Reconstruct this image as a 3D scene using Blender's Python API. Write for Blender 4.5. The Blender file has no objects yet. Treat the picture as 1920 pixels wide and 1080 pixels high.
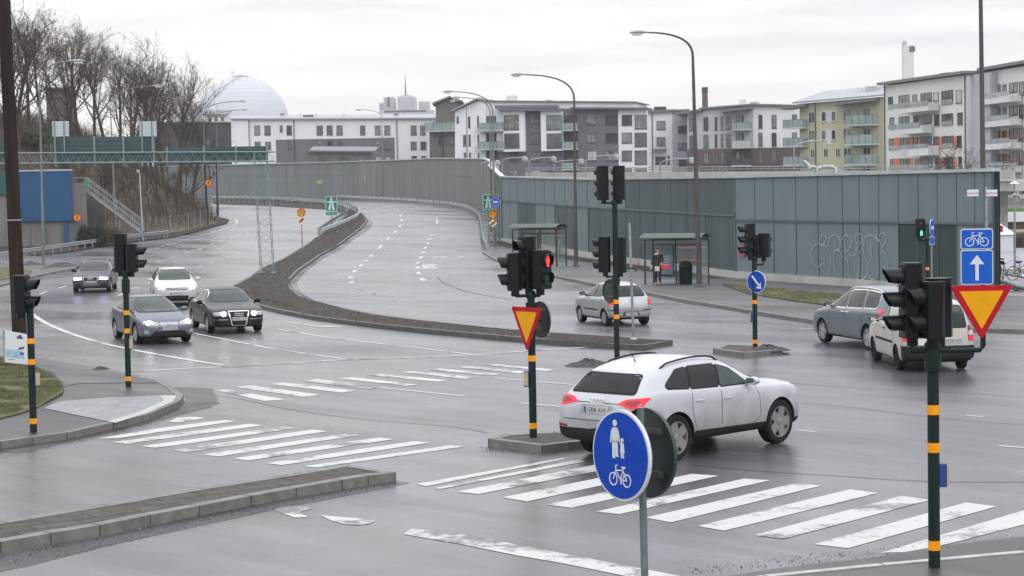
import bpy, bmesh, math, random
from mathutils import Vector, Matrix, noise
from mathutils.bvhtree import BVHTree
from mathutils.geometry import delaunay_2d_cdt
R = math.radians
rnd = random.Random(7)
SC = bpy.context.scene
COL = SC.collection
# ------------------------------------------------------------------ camera
F_PX, PITCH, ROLL, CAM_H = 3700.0, 0.04972, -0.01789, 4.606
_cp, _sp, _c, _s = math.cos(PITCH), math.sin(PITCH), math.cos(ROLL), math.sin(ROLL)
FWD = Vector((0, _cp, -_sp)); _up = Vector((0, _sp, _cp)); _rt = Vector((1, 0, 0))
RT = _c*_rt + _s*_up; UP = -_s*_rt + _c*_up
CAM = Vector((0, 0, CAM_H))
cd = bpy.data.cameras.new('camera'); cam = bpy.data.objects.new('camera', cd); COL.objects.link(cam)
cd.sensor_width = 36; cd.lens = F_PX/1920*36; cd.clip_start = 0.5; cd.clip_end = 9000
_m = Matrix.Identity(4)
for i in range(3):
    _m[i][0] = RT[i]; _m[i][1] = UP[i]; _m[i][2] = -FWD[i]; _m[i][3] = CAM[i]
cam.matrix_world = _m
SC.camera = cam
# ------------------------------------------------------------------ light
SC.view_settings.view_transform = 'Standard'; SC.view_settings.look = 'None'
SC.view_settings.gamma = 1.0; SC.view_settings.exposure = 0.15
W = bpy.data.worlds.new('World'); SC.world = W; W.use_nodes = True
nt = W.node_tree; nt.nodes.clear()
def wn(t, **k):
    n = nt.nodes.new(t)
    for a, b in k.items(): setattr(n, a, b)
    return n
sky = wn('ShaderNodeTexSky', sky_type='NISHITA'); sky.sun_disc = False
sky.sun_elevation = R(24); sky.sun_rotation = R(-28); sky.air_density = 1.2; sky.dust_density = 3
skm = wn('ShaderNodeVectorMath', operation='SCALE'); skm.inputs['Scale'].default_value = 0.10
nt.links.new(sky.outputs[0], skm.inputs[0])
tc = wn('ShaderNodeTexCoord'); sep = wn('ShaderNodeSeparateXYZ'); nt.links.new(tc.outputs['Generated'], sep.inputs[0])
# overcast deck: brighter towards the zenith, streaky cloud bands near the horizon
ramp = wn('ShaderNodeValToRGB')
e = ramp.color_ramp.elements
e[0].position = 0.0; e[0].color = (1.0, .99, .965, 1)
e[1].position = 1.0; e[1].color = (2.45, 2.5, 2.62, 1)
x = e.new(0.10); x.color = (.97, .975, 1.0, 1)
x = e.new(0.35); x.color = (1.30, 1.32, 1.38, 1)
nt.links.new(sep.outputs['Z'], ramp.inputs[0])
mp = wn('ShaderNodeMapping'); mp.inputs['Scale'].default_value = (2.2, 2.2, 24)
mp.inputs['Rotation'].default_value = (0.05, 0.1, 0)
nz = wn('ShaderNodeTexNoise'); nz.inputs['Scale'].default_value = 2.4; nz.inputs['Detail'].default_value = 6; nz.inputs['Roughness'].default_value = .55
nt.links.new(tc.outputs['Generated'], mp.inputs[0]); nt.links.new(mp.outputs[0], nz.inputs['Vector'])
cr = wn('ShaderNodeValToRGB'); c2 = cr.color_ramp.elements
c2[0].position = .36; c2[0].color = (.84, .85, .88, 1); c2[1].position = .62; c2[1].color = (1.07, 1.06, 1.04, 1)
nt.links.new(nz.outputs[0], cr.inputs[0])
mul = wn('ShaderNodeMix', data_type='RGBA', blend_type='MULTIPLY'); mul.inputs[0].default_value = 1
nt.links.new(ramp.outputs[0], mul.inputs[6]); nt.links.new(cr.outputs[0], mul.inputs[7])
mx = wn('ShaderNodeMix', data_type='RGBA'); mx.inputs[0].default_value = .93
nt.links.new(skm.outputs[0], mx.inputs[6]); nt.links.new(mul.outputs[2], mx.inputs[7])
bg = wn('ShaderNodeBackground'); bg.inputs[1].default_value = 1.0
nt.links.new(mx.outputs[2], bg.inputs[0])
wo = wn('ShaderNodeOutputWorld'); nt.links.new(bg.outputs[0], wo.inputs[0])
sd = bpy.data.lights.new('sun', 'SUN'); sd.energy = 0.6; sd.angle = R(25); sd.color = (1, .96, .9)
sun = bpy.data.objects.new('sun', sd); COL.objects.link(sun)
sun.rotation_euler = (R(58), 0, R(28)); sun.location = (0, 0, 60)   # veiled sun ahead and left
# ------------------------------------------------------------------ pixel -> ground helpers
PROF = [(-9999, 0), (135, 0), (155, .2), (185, 1.1), (215, 2.2), (260, 3.1), (342, 3.95), (450, 4.4), (99999, 4.4)]
def zt0(Y):
    for (a, b), (c, d) in zip(PROF, PROF[1:]):
        if Y <= c: return b+(d-b)*(Y-a)/(c-a)
    return 4.4
def zt(Y):                    # sampled on the 5 m rows the road sheet uses
    a = math.floor(Y/5)*5; t = (Y-a)/5
    return zt0(a)*(1-t)+zt0(a+5)*t
def ray(px, py):
    d = FWD + RT*((px-960)/F_PX) + UP*((540-py)/F_PX)
    return d/d.y
def P(px, py, Y): return CAM + ray(px, py)*Y
def G(px, py, h=0.0):         # point of the (raised by h) road surface behind a pixel
    d = ray(px, py); lo, Y = 3.0, 3.0
    while Y < 700:
        if CAM_H + d.z*Y <= zt(Y)+h: break
        lo = Y; Y += 1.0
    hi = Y
    for _ in range(18):
        m = (lo+hi)/2
        if CAM_H+d.z*m <= zt(m)+h: hi = m
        else: lo = m
    p = CAM+d*hi; p.z = zt(hi)+h
    return p
def proj(p):
    v = Vector(p)-CAM; k = v.dot(FWD)
    return 960+F_PX*v.dot(RT)/k, 540-F_PX*v.dot(UP)/k
# ------------------------------------------------------------------ objects
def tag(o, label=None, cat=None, group=None, kind=None):
    if label: o['label'] = label
    if cat: o['category'] = cat
    if group: o['group'] = group
    if kind: o['kind'] = kind
    return o
def thing(name, label, cat, loc=(0, 0, 0), rz=0.0, group=None):
    o = bpy.data.objects.new(name, None); COL.objects.link(o)
    o.location = loc; o.rotation_euler = (0, 0, rz); o.empty_display_size = .1
    return tag(o, label, cat, group)
def copy_tree(o, parent=None):
    c = o.copy(); COL.objects.link(c)
    if parent is not None: c.parent = parent
    for ch in list(o.children): copy_tree(ch, c)
    return c
class MB:
    def __init__(s): s.v = []; s.f = []; s.mi = []; s.M = None; s.k = 0
    def vert(s, p):
        p = Vector(p)
        if s.M is not None: p = s.M @ p
        s.v.append(p[:]); return len(s.v)-1
    def face(s, pts, k=None):
        s.f.append([s.vert(p) for p in pts]); s.mi.append(s.k if k is None else k)
    def obox(s, o, a, b, c, k=None):      # corner + three edge vectors
        o, a, b, c = map(Vector, (o, a, b, c)); k = s.k if k is None else k
        i = [s.vert(o+a*x+b*y+c*z) for x, y, z in ((0,0,0),(1,0,0),(1,1,0),(0,1,0),(0,0,1),(1,0,1),(1,1,1),(0,1,1))]
        for q in ((0,3,2,1),(4,5,6,7),(0,1,5,4),(1,2,6,5),(2,3,7,6),(3,0,4,7)):
            s.f.append([i[j] for j in q]); s.mi.append(k)
    def box(s, x0, x1, y0, y1, z0, z1, k=None):
        s.obox((x0, y0, z0), (x1-x0, 0, 0), (0, y1-y0, 0), (0, 0, z1-z0), k)
    def tube(s, pts, r, n=8, k=None, cap=True):
        pts = [Vector(p) for p in pts]; k = s.k if k is None else k
        rs = r if isinstance(r, (list, tuple)) else [r]*len(pts)
        rings = []; ref = None
        for i, p in enumerate(pts):
            d = (pts[min(i+1, len(pts)-1)]-pts[max(i-1, 0)])
            if d.length < 1e-9: d = Vector((0, 0, 1))
            d.normalize()
            if ref is None: ref = Vector((1, 0, 0)) if abs(d.x) < .8 else Vector((0, 1, 0))
            u = (ref-d*ref.dot(d)).normalized(); w = d.cross(u); ref = u
            rings.append([s.vert(p+(u*math.cos(2*math.pi*j/n)+w*math.sin(2*math.pi*j/n))*rs[i]) for j in range(n)])
        for a, b in zip(rings, rings[1:]):
            for j in range(n): s.f.append([a[j], a[(j+1) % n], b[(j+1) % n], b[j]]); s.mi.append(k)
        if cap:
            s.f.append(rings[0][::-1]); s.mi.append(k); s.f.append(rings[-1][:]); s.mi.append(k)
    def lathe(s, prof, n=24, k=None, o=(0,0,0), ax=(0,0,1)):   # prof (radius, height along ax)
        o = Vector(o); d = Vector(ax).normalized(); k = s.k if k is None else k
        ref = Vector((1,0,0)) if abs(d.x) < .8 else Vector((0,1,0))
        u = (ref-d*ref.dot(d)).normalized(); w = d.cross(u); rings = []
        for r, h in prof:
            rings.append([s.vert(o+d*h+(u*math.cos(2*math.pi*j/n)+w*math.sin(2*math.pi*j/n))*max(r, 1e-4)) for j in range(n)])
        for a, b in zip(rings, rings[1:]):
            for j in range(n): s.f.append([a[j], a[(j+1) % n], b[(j+1) % n], b[j]]); s.mi.append(k)
    def prism(s, poly, d0, d1, o=(0,0,0), u=(1,0,0), v=(0,0,1), n=(0,-1,0), k=None):
        o, u, v, n = map(Vector, (o, u, v, n)); k = s.k if k is None else k
        a = [s.vert(o+u*x+v*y+n*d0) for x, y in poly]; b = [s.vert(o+u*x+v*y+n*d1) for x, y in poly]
        s.f.append(a[::-1]); s.mi.append(k); s.f.append(b); s.mi.append(k); N = len(poly)
        for i in range(N): s.f.append([a[i], a[(i+1) % N], b[(i+1) % N], b[i]]); s.mi.append(k)
    def build(s, name, mats, parent=None, smooth=False, bevel=0, seg=2):
        me = bpy.data.meshes.new(name); me.from_pydata(s.v, [], s.f)
        if not isinstance(mats, (list, tuple)): mats = [mats]
        for m in mats: me.materials.append(m)
        me.polygons.foreach_set('material_index', s.mi)
        bm = bmesh.new(); bm.from_mesh(me); bmesh.ops.recalc_face_normals(bm, faces=bm.faces); bm.to_mesh(me); bm.free()
        if smooth:
            me.polygons.foreach_set('use_smooth', [True]*len(me.polygons))
            try: me.set_sharp_from_angle(angle=R(38))
            except Exception: pass
        me.update()
        o = bpy.data.objects.new(name, me); COL.objects.link(o)
        if parent is not None: o.parent = parent
        if bevel:
            b = o.modifiers.new('bevel', 'BEVEL'); b.width = bevel; b.segments = seg; b.limit_method = 'ANGLE'; b.angle_limit = R(40)
        return o
def circ(r, n=32, cx=0, cy=0, a0=0.0): return [(cx+r*math.cos(a0+2*math.pi*i/n), cy+r*math.sin(a0+2*math.pi*i/n)) for i in range(n)]
def rrect(w, h, r, n=5):
    out = []
    for cx, cy, a in ((w/2-r, h/2-r, 0), (-w/2+r, h/2-r, 90), (-w/2+r, -h/2+r, 180), (w/2-r, -h/2+r, 270)):
        for i in range(n+1):
            t = R(a+90*i/n); out.append((cx+r*math.cos(t), cy+r*math.sin(t)))
    return out
def round_poly(pts, r, n=4):
    out = []; N = len(pts)
    for i in range(N):
        p = Vector(pts[i]); a = (Vector(pts[i-1])-p); b = (Vector(pts[(i+1) % N])-p)
        q = min(r, a.length*.45, b.length*.45); a = p+a.normalized()*q; b = p+b.normalized()*q
        for j in range(n+1):
            t = j/n; out.append(tuple(a*(1-t)**2+p*2*t*(1-t)+b*t*t))
    return out
def chain(pts, w):                       # a 2D polyline as a closed outline of width w
    L, Rr = [], []
    for i, p in enumerate(pts):
        a = Vector(pts[max(i-1, 0)]); b = Vector(pts[min(i+1, len(pts)-1)]); d = (b-a).normalized()
        nn = Vector((-d.y, d.x))*w/2; p = Vector(p); L.append(tuple(p+nn)); Rr.append(tuple(p-nn))
    return L+Rr[::-1]
def ringface(mb, cx, cy, r0, r1, d, o, u, v, nrm, k, n=28, thick=.002):
    a = circ(r0, n, cx, cy); b = circ(r1, n, cx, cy)
    for i in range(n):
        j = (i+1) % n
        mb.prism([a[i], a[j], b[j], b[i]], d, d+thick, o, u, v, nrm, k)
# ------------------------------------------------------------------ materials
def mat(name, col, rough=.6, metal=0, var=0.0, vs=3.0, bump=0.0, bs=30.0, coat=0, emit=None, es=1.0, col2=None, spec=None, obj=True, stretch=None, trans=0, ior=1.45):
    m = bpy.data.materials.new(name); m.use_nodes = True; t = m.node_tree; b = t.nodes['Principled BSDF']
    b.inputs['Base Color'].default_value = (*col, 1); b.inputs['Roughness'].default_value = rough; b.inputs['Metallic'].default_value = metal
    if coat: b.inputs['Coat Weight'].default_value = coat; b.inputs['Coat Roughness'].default_value = .04
    if spec is not None: b.inputs['Specular IOR Level'].default_value = spec
    if trans: b.inputs['Transmission Weight'].default_value = trans; b.inputs['IOR'].default_value = ior
    if emit: b.inputs['Emission Color'].default_value = (*emit, 1); b.inputs['Emission Strength'].default_value = es
    tcn = None
    if var or bump:
        tcn = t.nodes.new('ShaderNodeTexCoord'); src = tcn.outputs['Object']
        if stretch:
            mpn = t.nodes.new('ShaderNodeMapping'); mpn.inputs['Scale'].default_value = stretch
            t.links.new(src, mpn.inputs[0]); src = mpn.outputs[0]
    if var:
        n = t.nodes.new('ShaderNodeTexNoise'); n.inputs['Scale'].default_value = vs; n.inputs['Detail'].default_value = 6; n.inputs['Roughness'].default_value = .62
        t.links.new(src, n.inputs['Vector'])
        r = t.nodes.new('ShaderNodeValToRGB'); r.color_ramp.elements[0].position = .3; r.color_ramp.elements[1].position = .7
        c0 = [max(0, c*(1-var)) for c in col]; c1 = [min(1, c*(1+var*.7)) for c in col] if col2 is None else col2
        r.color_ramp.elements[0].color = (*c0, 1); r.color_ramp.elements[1].color = (*c1, 1)
        t.links.new(n.outputs[0], r.inputs[0]); t.links.new(r.outputs[0], b.inputs['Base Color'])
    if bump:
        n = t.nodes.new('ShaderNodeTexNoise'); n.inputs['Scale'].default_value = bs; n.inputs['Detail'].default_value = 5
        t.links.new(tcn.outputs['Object'], n.inputs['Vector'])
        u = t.nodes.new('ShaderNodeBump'); u.inputs['Strength'].default_value = bump; u.inputs['Distance'].default_value = .02
        t.links.new(n.outputs[0], u.inputs['Height']); t.links.new(u.outputs[0], b.inputs['Normal'])
    return m
def asphalt(name, base, wet=.5, tint=None, rough=(.22, .62), agg=.25):
    """wet asphalt: aggregate speckle, tyre-worn streaks, damp and dry patches"""
    m = bpy.data.materials.new(name); m.use_nodes = True; t = m.node_tree; b = t.nodes['Principled BSDF']
    def N(ty, **k):
        n = t.nodes.new(ty)
        for a, c in k.items(): setattr(n, a, c)
        return n
    tcn = N('ShaderNodeTexCoord'); O = tcn.outputs['Object']
    def noi(sc, det=5, ro=.6, src=O, mpsc=None, rot=0):
        if mpsc:
            q = N('ShaderNodeMapping'); q.vector_type = 'TEXTURE'; q.inputs['Scale'].default_value = tuple(1/c for c in mpsc); q.inputs['Rotation'].default_value = (0, 0, rot); t.links.new(src, q.inputs[0]); src = q.outputs[0]
        n = N('ShaderNodeTexNoise'); n.inputs['Scale'].default_value = sc; n.inputs['Detail'].default_value = det; n.inputs['Roughness'].default_value = ro
        t.links.new(src, n.inputs['Vector']); return n.outputs[0]
    def rampn(src, p0, c0, p1, c1):
        r = N('ShaderNodeValToRGB'); r.color_ramp.elements[0].position = p0; r.color_ramp.elements[1].position = p1
        r.color_ramp.elements[0].color = (*c0, 1) if isinstance(c0, tuple) else (c0, c0, c0, 1)
        r.color_ramp.elements[1].color = (*c1, 1) if isinstance(c1, tuple) else (c1, c1, c1, 1)
        t.links.new(src, r.inputs[0]); return r.outputs[0]
    def mix(bl, f, a, c):
        x = N('ShaderNodeMix', data_type='RGBA', blend_type=bl)
        if isinstance(f, (int, float)): x.inputs[0].default_value = f
        else: t.links.new(f, x.inputs[0])
        for i, s_ in ((6, a), (7, c)):
            if isinstance(s_, tuple): x.inputs[i].default_value = (*s_, 1)
            else: t.links.new(s_, x.inputs[i])
        return x.outputs[2]
    big = noi(.09, 4, .6); mid = noi(.7, 5, .62, mpsc=(.45, 1, 1), rot=-.82); streak = noi(1.1, 4, .6, mpsc=(.07, 1, 1), rot=-.82); huge = noi(.055, 4, .6)
    spk = noi(26, 3, .8)
    lo = tuple(c*.76 for c in base); hi = tuple(min(1, c*1.22) for c in base)
    col = rampn(mid, .3, lo, .72, hi)
    if tint: col = mix('MIX', rampn(big, .42, 0.0, .6, .75), col, tint)
    col = mix('MULTIPLY', .95, col, rampn(streak, .36, .72, .60, 1.12))
    col = mix('MULTIPLY', .9, col, rampn(huge, .38, .70, .60, 1.15))
    col = mix('MULTIPLY', .9, col, rampn(spk, .3, 1-agg, .7, 1+agg))
    vor = N('ShaderNodeTexVoronoi'); vor.feature = 'DISTANCE_TO_EDGE'; vor.inputs['Scale'].default_value = .16
    wv = N('ShaderNodeMapping'); t.links.new(O, wv.inputs[0])
    wob = noi(1.2, 5, .6); vm = N('ShaderNodeVectorMath', operation='MULTIPLY_ADD')
    cx = N('ShaderNodeCombineXYZ'); t.links.new(wob, cx.inputs[0]); t.links.new(wob, cx.inputs[1])
    t.links.new(cx.outputs[0], vm.inputs[0]); vm.inputs[1].default_value = (2.5, 2.5, 0); t.links.new(O, vm.inputs[2]); t.links.new(vm.outputs[0], vor.inputs['Vector'])
    crack = rampn(vor.outputs['Distance'], .0, .5, .0045, 1.0)
    crm = rampn(noi(.13, 2), .50, 1.0, .56, 0.0)
    crk = mix('MIX', crm, crack, (1.0, 1.0, 1.0))
    col = mix('MULTIPLY', 1.0, col, crk)
    t.links.new(col, b.inputs['Base Color'])
    wetn = mix('MULTIPLY', .6, rampn(noi(.16, 5, .6, mpsc=(.5, 1, 1), rot=-.82), .36, 0.0, .62, 1.0), rampn(streak, .3, .75, .6, 1.0))
    rr = N('ShaderNodeMapRange'); rr.inputs['To Min'].default_value = rough[1]; rr.inputs['To Max'].default_value = rough[0]
    t.links.new(wetn, rr.inputs['Value']); t.links.new(rr.outputs[0], b.inputs['Roughness'])
    b.inputs['Specular IOR Level'].default_value = wet
    bp = N('ShaderNodeBump'); bp.inputs['Strength'].default_value = .35; bp.inputs['Distance'].default_value = .012
    t.links.new(spk, bp.inputs['Height']); t.links.new(bp.outputs[0], b.inputs['Normal'])
    return m
def paintmat(name, under=(.08, .08, .085), wear=.5):
    m = mat(name, (.62, .62, .62), .55); t = m.node_tree; b = t.nodes['Principled BSDF']
    tcn = t.nodes.new('ShaderNodeTexCoord')
    n = t.nodes.new('ShaderNodeTexNoise'); n.inputs['Scale'].default_value = 5; n.inputs['Detail'].default_value = 8; n.inputs['Roughness'].default_value = .75
    n2 = t.nodes.new('ShaderNodeTexNoise'); n2.inputs['Scale'].default_value = .8; n2.inputs['Detail'].default_value = 4
    t.links.new(tcn.outputs['Object'], n.inputs['Vector']); t.links.new(tcn.outputs['Object'], n2.inputs['Vector'])
    a = t.nodes.new('ShaderNodeMath'); a.operation = 'MULTIPLY_ADD'; a.inputs[1].default_value = 1.2; t.links.new(n2.outputs[0], a.inputs[0]); t.links.new(n.outputs[0], a.inputs[2])
    r = t.nodes.new('ShaderNodeValToRGB'); r.color_ramp.elements[0].position = 1.0; r.color_ramp.elements[1].position = 1.0; a2 = 1.43-.27*wear
    r.color_ramp.elements[0].color = (.43, .43, .42, 1); r.color_ramp.elements[1].color = (*under, 1)
    r.color_ramp.elements[0].position = .40; r.color_ramp.elements[1].position = .60
    mr = t.nodes.new('ShaderNodeMapRange'); mr.inputs['From Min'].default_value = a2-.35; mr.inputs['From Max'].default_value = a2+.35
    t.links.new(a.outputs[0], mr.inputs['Value']); t.links.new(mr.outputs[0], r.inputs[0]); t.links.new(r.outputs[0], b.inputs['Base Color'])
    return m
M = {}
M['road'] = asphalt('asphalt', (.090, .092, .102), .75, tint=(.100, .092, .102), rough=(.14, .42), agg=.4)
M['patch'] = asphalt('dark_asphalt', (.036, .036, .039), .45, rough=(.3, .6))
M['pave'] = asphalt('pavement_asphalt', (.092, .090, .094), .4, rough=(.35, .7))
M['paint'] = paintmat('road_paint', (.13, .13, .135), .78)
M['paint_worn'] = paintmat('worn_road_paint', (.13, .13, .135), 1.05)
M['kerb'] = mat('kerb_granite', (.155, .15, .14), .6, var=.35, vs=4, bump=.3, bs=40)
M['kerbl'] = mat('kerb_light', (.36, .36, .34), .6, var=.25, vs=5)
M['dirt'] = mat('gritty_dirt', (.055, .048, .044), .95, spec=.1, var=.5, vs=2.2, bump=.8, bs=14)
M['snowdirt'] = mat('dirty_snow', (.035, .033, .035), .8, var=.7, vs=9, bump=1, bs=14)
M['grass'] = mat('winter_grass', (.075, .085, .025), .9, var=.6, vs=2.5, bump=1, bs=30, col2=(.13, .12, .05))
M['earth'] = mat('hill_earth', (.085, .062, .045), .9, var=.6, vs=.35, bump=1, bs=3, col2=(.14, .11, .07))
M['conc'] = mat('concrete', (.30, .30, .29), .8, var=.25, vs=1.5)
M['concl'] = mat('pale_concrete', (.42, .41, .38), .8, var=.2, vs=.8, stretch=(1, 1, .2))
M['gsteel'] = mat('galvanised', (.30, .32, .33), .45, metal=.6, var=.3, vs=6)
M['pole'] = mat('dark_green_pole', (.006, .016, .014), .45, spec=.22)
M['black'] = mat('black_plastic', (.006, .007, .008), .4, spec=.25)
M['blackm'] = mat('matt_black', (.006, .006, .007), .7, spec=.15)
M['rubber'] = mat('rubber', (.012, .012, .013), .8, spec=.2)
M['orange'] = mat('orange_band', (.85, .32, .008), .55, spec=.15, var=.15, vs=8)
M['glassd'] = mat('dark_glass', (.018, .024, .026), .06, spec=.7)
M['chrome'] = mat('chrome', (.75, .75, .77), .15, metal=1)
M['lens'] = mat('dull_lens', (.03, .035, .035), .2)
M['redon'] = mat('lit_red', (.9, .05, .02), .4, emit=(1, .06, .02), es=4.5)
M['redcore'] = mat('lit_red_core', (.9, .02, .02), .4, emit=(1, .035, .02), es=2.2)
M['greenon'] = mat('lit_green', (.05, .9, .5), .4, emit=(.05, .95, .50), es=2.6)
M['sblue'] = mat('sign_blue', (.006, .055, .38), .45, spec=.15, var=.10, vs=7)
M['sblue2'] = mat('sign_blue_light', (.012, .105, .50), .45, spec=.15, var=.10, vs=7)
M['swhite'] = mat('sign_white', (.62, .64, .66), .45)
M['syel'] = mat('sign_yellow', (.74, .33, .004), .5, spec=.15, var=.10, vs=6)
M['sred'] = mat('sign_red', (.42, .006, .018), .5, spec=.15, var=.14, vs=6)
M['sgreen'] = mat('sign_green', (.003, .20, .14), .5, spec=.15)
M['sback'] = mat('sign_back', (.10, .11, .11), .5, metal=.3)
M['sblack'] = mat('sign_black', (.01, .01, .01), .5)
M['wood'] = mat('pole_wood', (.030, .021, .018), .9, spec=.1, var=.4, vs=1.5, stretch=(6, 6, .4), bump=.4)
M['woodg'] = mat('weathered_pole', (.11, .095, .085), .75, var=.4, vs=1.2, stretch=(4, 4, .3))
M['bark'] = mat('bark', (.070, .052, .042), .9, spec=.1, var=.4, vs=2)
# ================================================================== SETTING
M['arch0'] = mat('dark_joint_strip', (.04, .038, .035), .9)  # dark strips laid across the kerb stone joints
def struct(o, label): return tag(o, label, None, None, 'structure')
# base ground reaching the horizon
mb = MB()
xs = [-6000, -1500, -400, -150, -60, 0, 60, 150, 400, 1500, 6000]
ys = [-300, -20] + [i*20 for i in range(0, 24)] + [600, 900, 1500, 3000, 8000]
for i in range(len(xs)-1):
    for j in range(len(ys)-1):
        mb.face([(xs[a], ys[b], zt(ys[b])-.35) for a, b in ((i, j), (i+1, j), (i+1, j+1), (i, j+1))])
struct(mb.build('ground', M['dirt']), 'bare wintry ground reaching the horizon')
# one asphalt sheet following the rise of the motorway
mb = MB()
def sheet_strip(x0, x1, y0, y1):
    y = y0
    while y < y1:
        for xa in range(x0, x1, 20):
            mb.face([(xa, y, zt(y)), (xa+20, y, zt(y)), (xa+20, y+5, zt(y+5)), (xa, y+5, zt(y+5))])
        y += 5
sheet_strip(-120, 60, 0, 460)
road = struct(mb.build('road', M['road']), 'wet grey asphalt of the junction and the curving motorway')
def inside_poly(p, poly):
    c = False; j = len(poly)-1
    for i in range(len(poly)):
        a, b = poly[i], poly[j]
        if (a[1] > p[1]) != (b[1] > p[1]) and p[0] < (b[0]-a[0])*(p[1]-a[1])/(b[1]-a[1]+1e-12)+a[0]: c = not c
        j = i
    return c
def densify(pts, step=4.0, closed=True):
    out = []; n = len(pts)
    for i in range(n if closed else n-1):
        a, b = Vector(pts[i]), Vector(pts[(i+1) % n]); k = max(1, int((b-a).length/step))
        for j in range(k): out.append(a+(b-a)*j/k)
    if not closed: out.append(Vector(pts[-1]))
    return out
def smooth_line(pts, n=4):
    """Catmull-Rom through the points"""
    out = []
    for i in range(len(pts)-1):
        p0 = Vector(pts[max(i-1, 0)]); p1 = Vector(pts[i]); p2 = Vector(pts[i+1]); p3 = Vector(pts[min(i+2, len(pts)-1)])
        for j in range(n):
            t = j/n
            out.append(.5*((2*p1)+(p2-p0)*t+(2*p0-5*p1+4*p2-p3)*t*t+(3*p1-p0-3*p2+p3)*t**3))
    out.append(Vector(pts[-1])); return out
def area2(w): return sum(w[i-1][0]*w[i][1]-w[i][0]*w[i-1][1] for i in range(len(w)))
def slab(name, label, pts, h, material, kerb=None, kw=.16, step=5.0, bump=0.0, world=False, kind='structure', inner=2.5):
    """raised surface: pts are the outline of its TOP edge (pixels, or world xy)"""
    w = [Vector(p[:2]) for p in pts] if world else [G(x, y, h).to_2d() for x, y in pts]
    if area2(w) < 0: w = w[::-1]
    w = densify(w, min(step, 1.0) if (kerb and sum(p.y for p in w)/len(w) < 75) else step)
    x0, x1 = min(p.x for p in w), max(p.x for p in w); y0, y1 = min(p.y for p in w), max(p.y for p in w)
    pts2 = list(w)
    stp = max(inner, (x1-x0)/60, (y1-y0)/60); y = math.floor(y0/5)*5.0
    grid = []
    sy = 5.0 if stp > 2 else stp
    yy = y
    while yy < y1:
        xx = x0+.01
        while xx < x1:
            if inside_poly((xx, yy), w): grid.append(Vector((xx, yy)))
            xx += stp
        yy += sy
    res = delaunay_2d_cdt(pts2+grid, [], [list(range(len(w)))], 1, 1e-5)
    vs, fs = res[0], res[2]
    me = MB()
    edge = []
    def hh(p): return zt(p[1])+h+(bump*(noise.noise(Vector((p[0]*.5, p[1]*.5, 0)))+.5*noise.noise(Vector((p[0]*2, p[1]*2, 3)))) if bump else 0)
    for f in fs: me.face([(vs[i][0], vs[i][1], hh(vs[i])) for i in f])
    n = len(w)
    for i in range(n):
        a, b = w[i], w[(i+1) % n]
        me.face([(a.x, a.y, zt(a.y)-.4), (b.x, b.y, zt(b.y)-.4), (b.x, b.y, zt(b.y)+h-(.002 if kerb else 0)), (a.x, a.y, zt(a.y)+h-(.002 if kerb else 0))])
    o = me.build(name, material); tag(o, label, None, None, kind)
    if kerb:
        kb = MB(); O, I = [], []
        for i in range(n):
            a, b, c = w[i-1], w[i], w[(i+1) % n]
            d1 = (b-a).normalized(); d2 = (c-b).normalized(); nn = Vector((-(d1.y+d2.y), d1.x+d2.x))
            nn = nn.normalized() if nn.length > 1e-6 else Vector((-d1.y, d1.x))
            O.append(b-nn*.012); I.append(b+nn*kw)
        for i in range(n):
            j = (i+1) % n; zi, zj = zt(w[i].y)+h+.012, zt(w[j].y)+h+.012
            kb.face([(O[i].x, O[i].y, zi), (O[j].x, O[j].y, zj), (I[j].x, I[j].y, zj), (I[i].x, I[i].y, zi)])
            kb.face([(O[i].x, O[i].y, zi-.5), (O[j].x, O[j].y, zj-.5), (O[j].x, O[j].y, zj), (O[i].x, O[i].y, zi)])
            kb.face([(I[i].x, I[i].y, zi), (I[j].x, I[j].y, zj), (I[j].x, I[j].y, zj-.1), (I[i].x, I[i].y, zi-.1)])
            if w[i].y < 110:
                d = (w[j]-w[i]).normalized()*.009; nn = Vector((-d.y, d.x)).normalized()*.003
                for P0, P1, za, zb_ in ((O[i], I[i], zi+.002, zi+.002),): kb.face([(P0.x-d.x, P0.y-d.y, za), (P0.x+d.x, P0.y+d.y, za), (P1.x+d.x, P1.y+d.y, zb_), (P1.x-d.x, P1.y-d.y, zb_)], 1)
                q0 = O[i]-nn; kb.face([(q0.x-d.x, q0.y-d.y, zi-.3), (q0.x+d.x, q0.y+d.y, zi-.3), (q0.x+d.x, q0.y+d.y, zi+.002), (q0.x-d.x, q0.y-d.y, zi+.002)], 1)
        struct(kb.build('kerb', [kerb, M['arch0']]), 'stone kerb round the '+label)
    return o
def px2(ox, oy, s):
    return lambda *a: [(ox+a[i]/s, oy+a[i+1]/s) for i in range(0, len(a), 2)]
# kerb stone material with joints
def kerbmat(name, base):
    m = mat(name, base, .6, var=.35, vs=4, bump=.3, bs=40); t = m.node_tree; b = t.nodes['Principled BSDF']
    tcn = t.nodes.new('ShaderNodeTexCoord'); w = t.nodes.new('ShaderNodeTexVoronoi'); w.feature = 'DISTANCE_TO_EDGE'; w.inputs['Scale'].default_value = .9
    t.links.new(tcn.outputs['Object'], w.inputs['Vector'])
    r = t.nodes.new('ShaderNodeValToRGB'); r.color_ramp.elements[0].position = .0; r.color_ramp.elements[1].position = .03
    r.color_ramp.elements[0].color = (1, 1, 1, 1); t.links.new(w.outputs['Distance'], r.inputs[0])
    x = t.nodes.new('ShaderNodeMix'); x.data_type = 'RGBA'; x.blend_type = 'MULTIPLY'; x.inputs[0].default_value = 1
    src = b.inputs['Base Color'].links[0].from_socket
    t.links.new(src, x.inputs[6]); t.links.new(r.outputs[0], x.inputs[7]); t.links.new(x.outputs[2], b.inputs['Base Color'])
    return m
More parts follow.
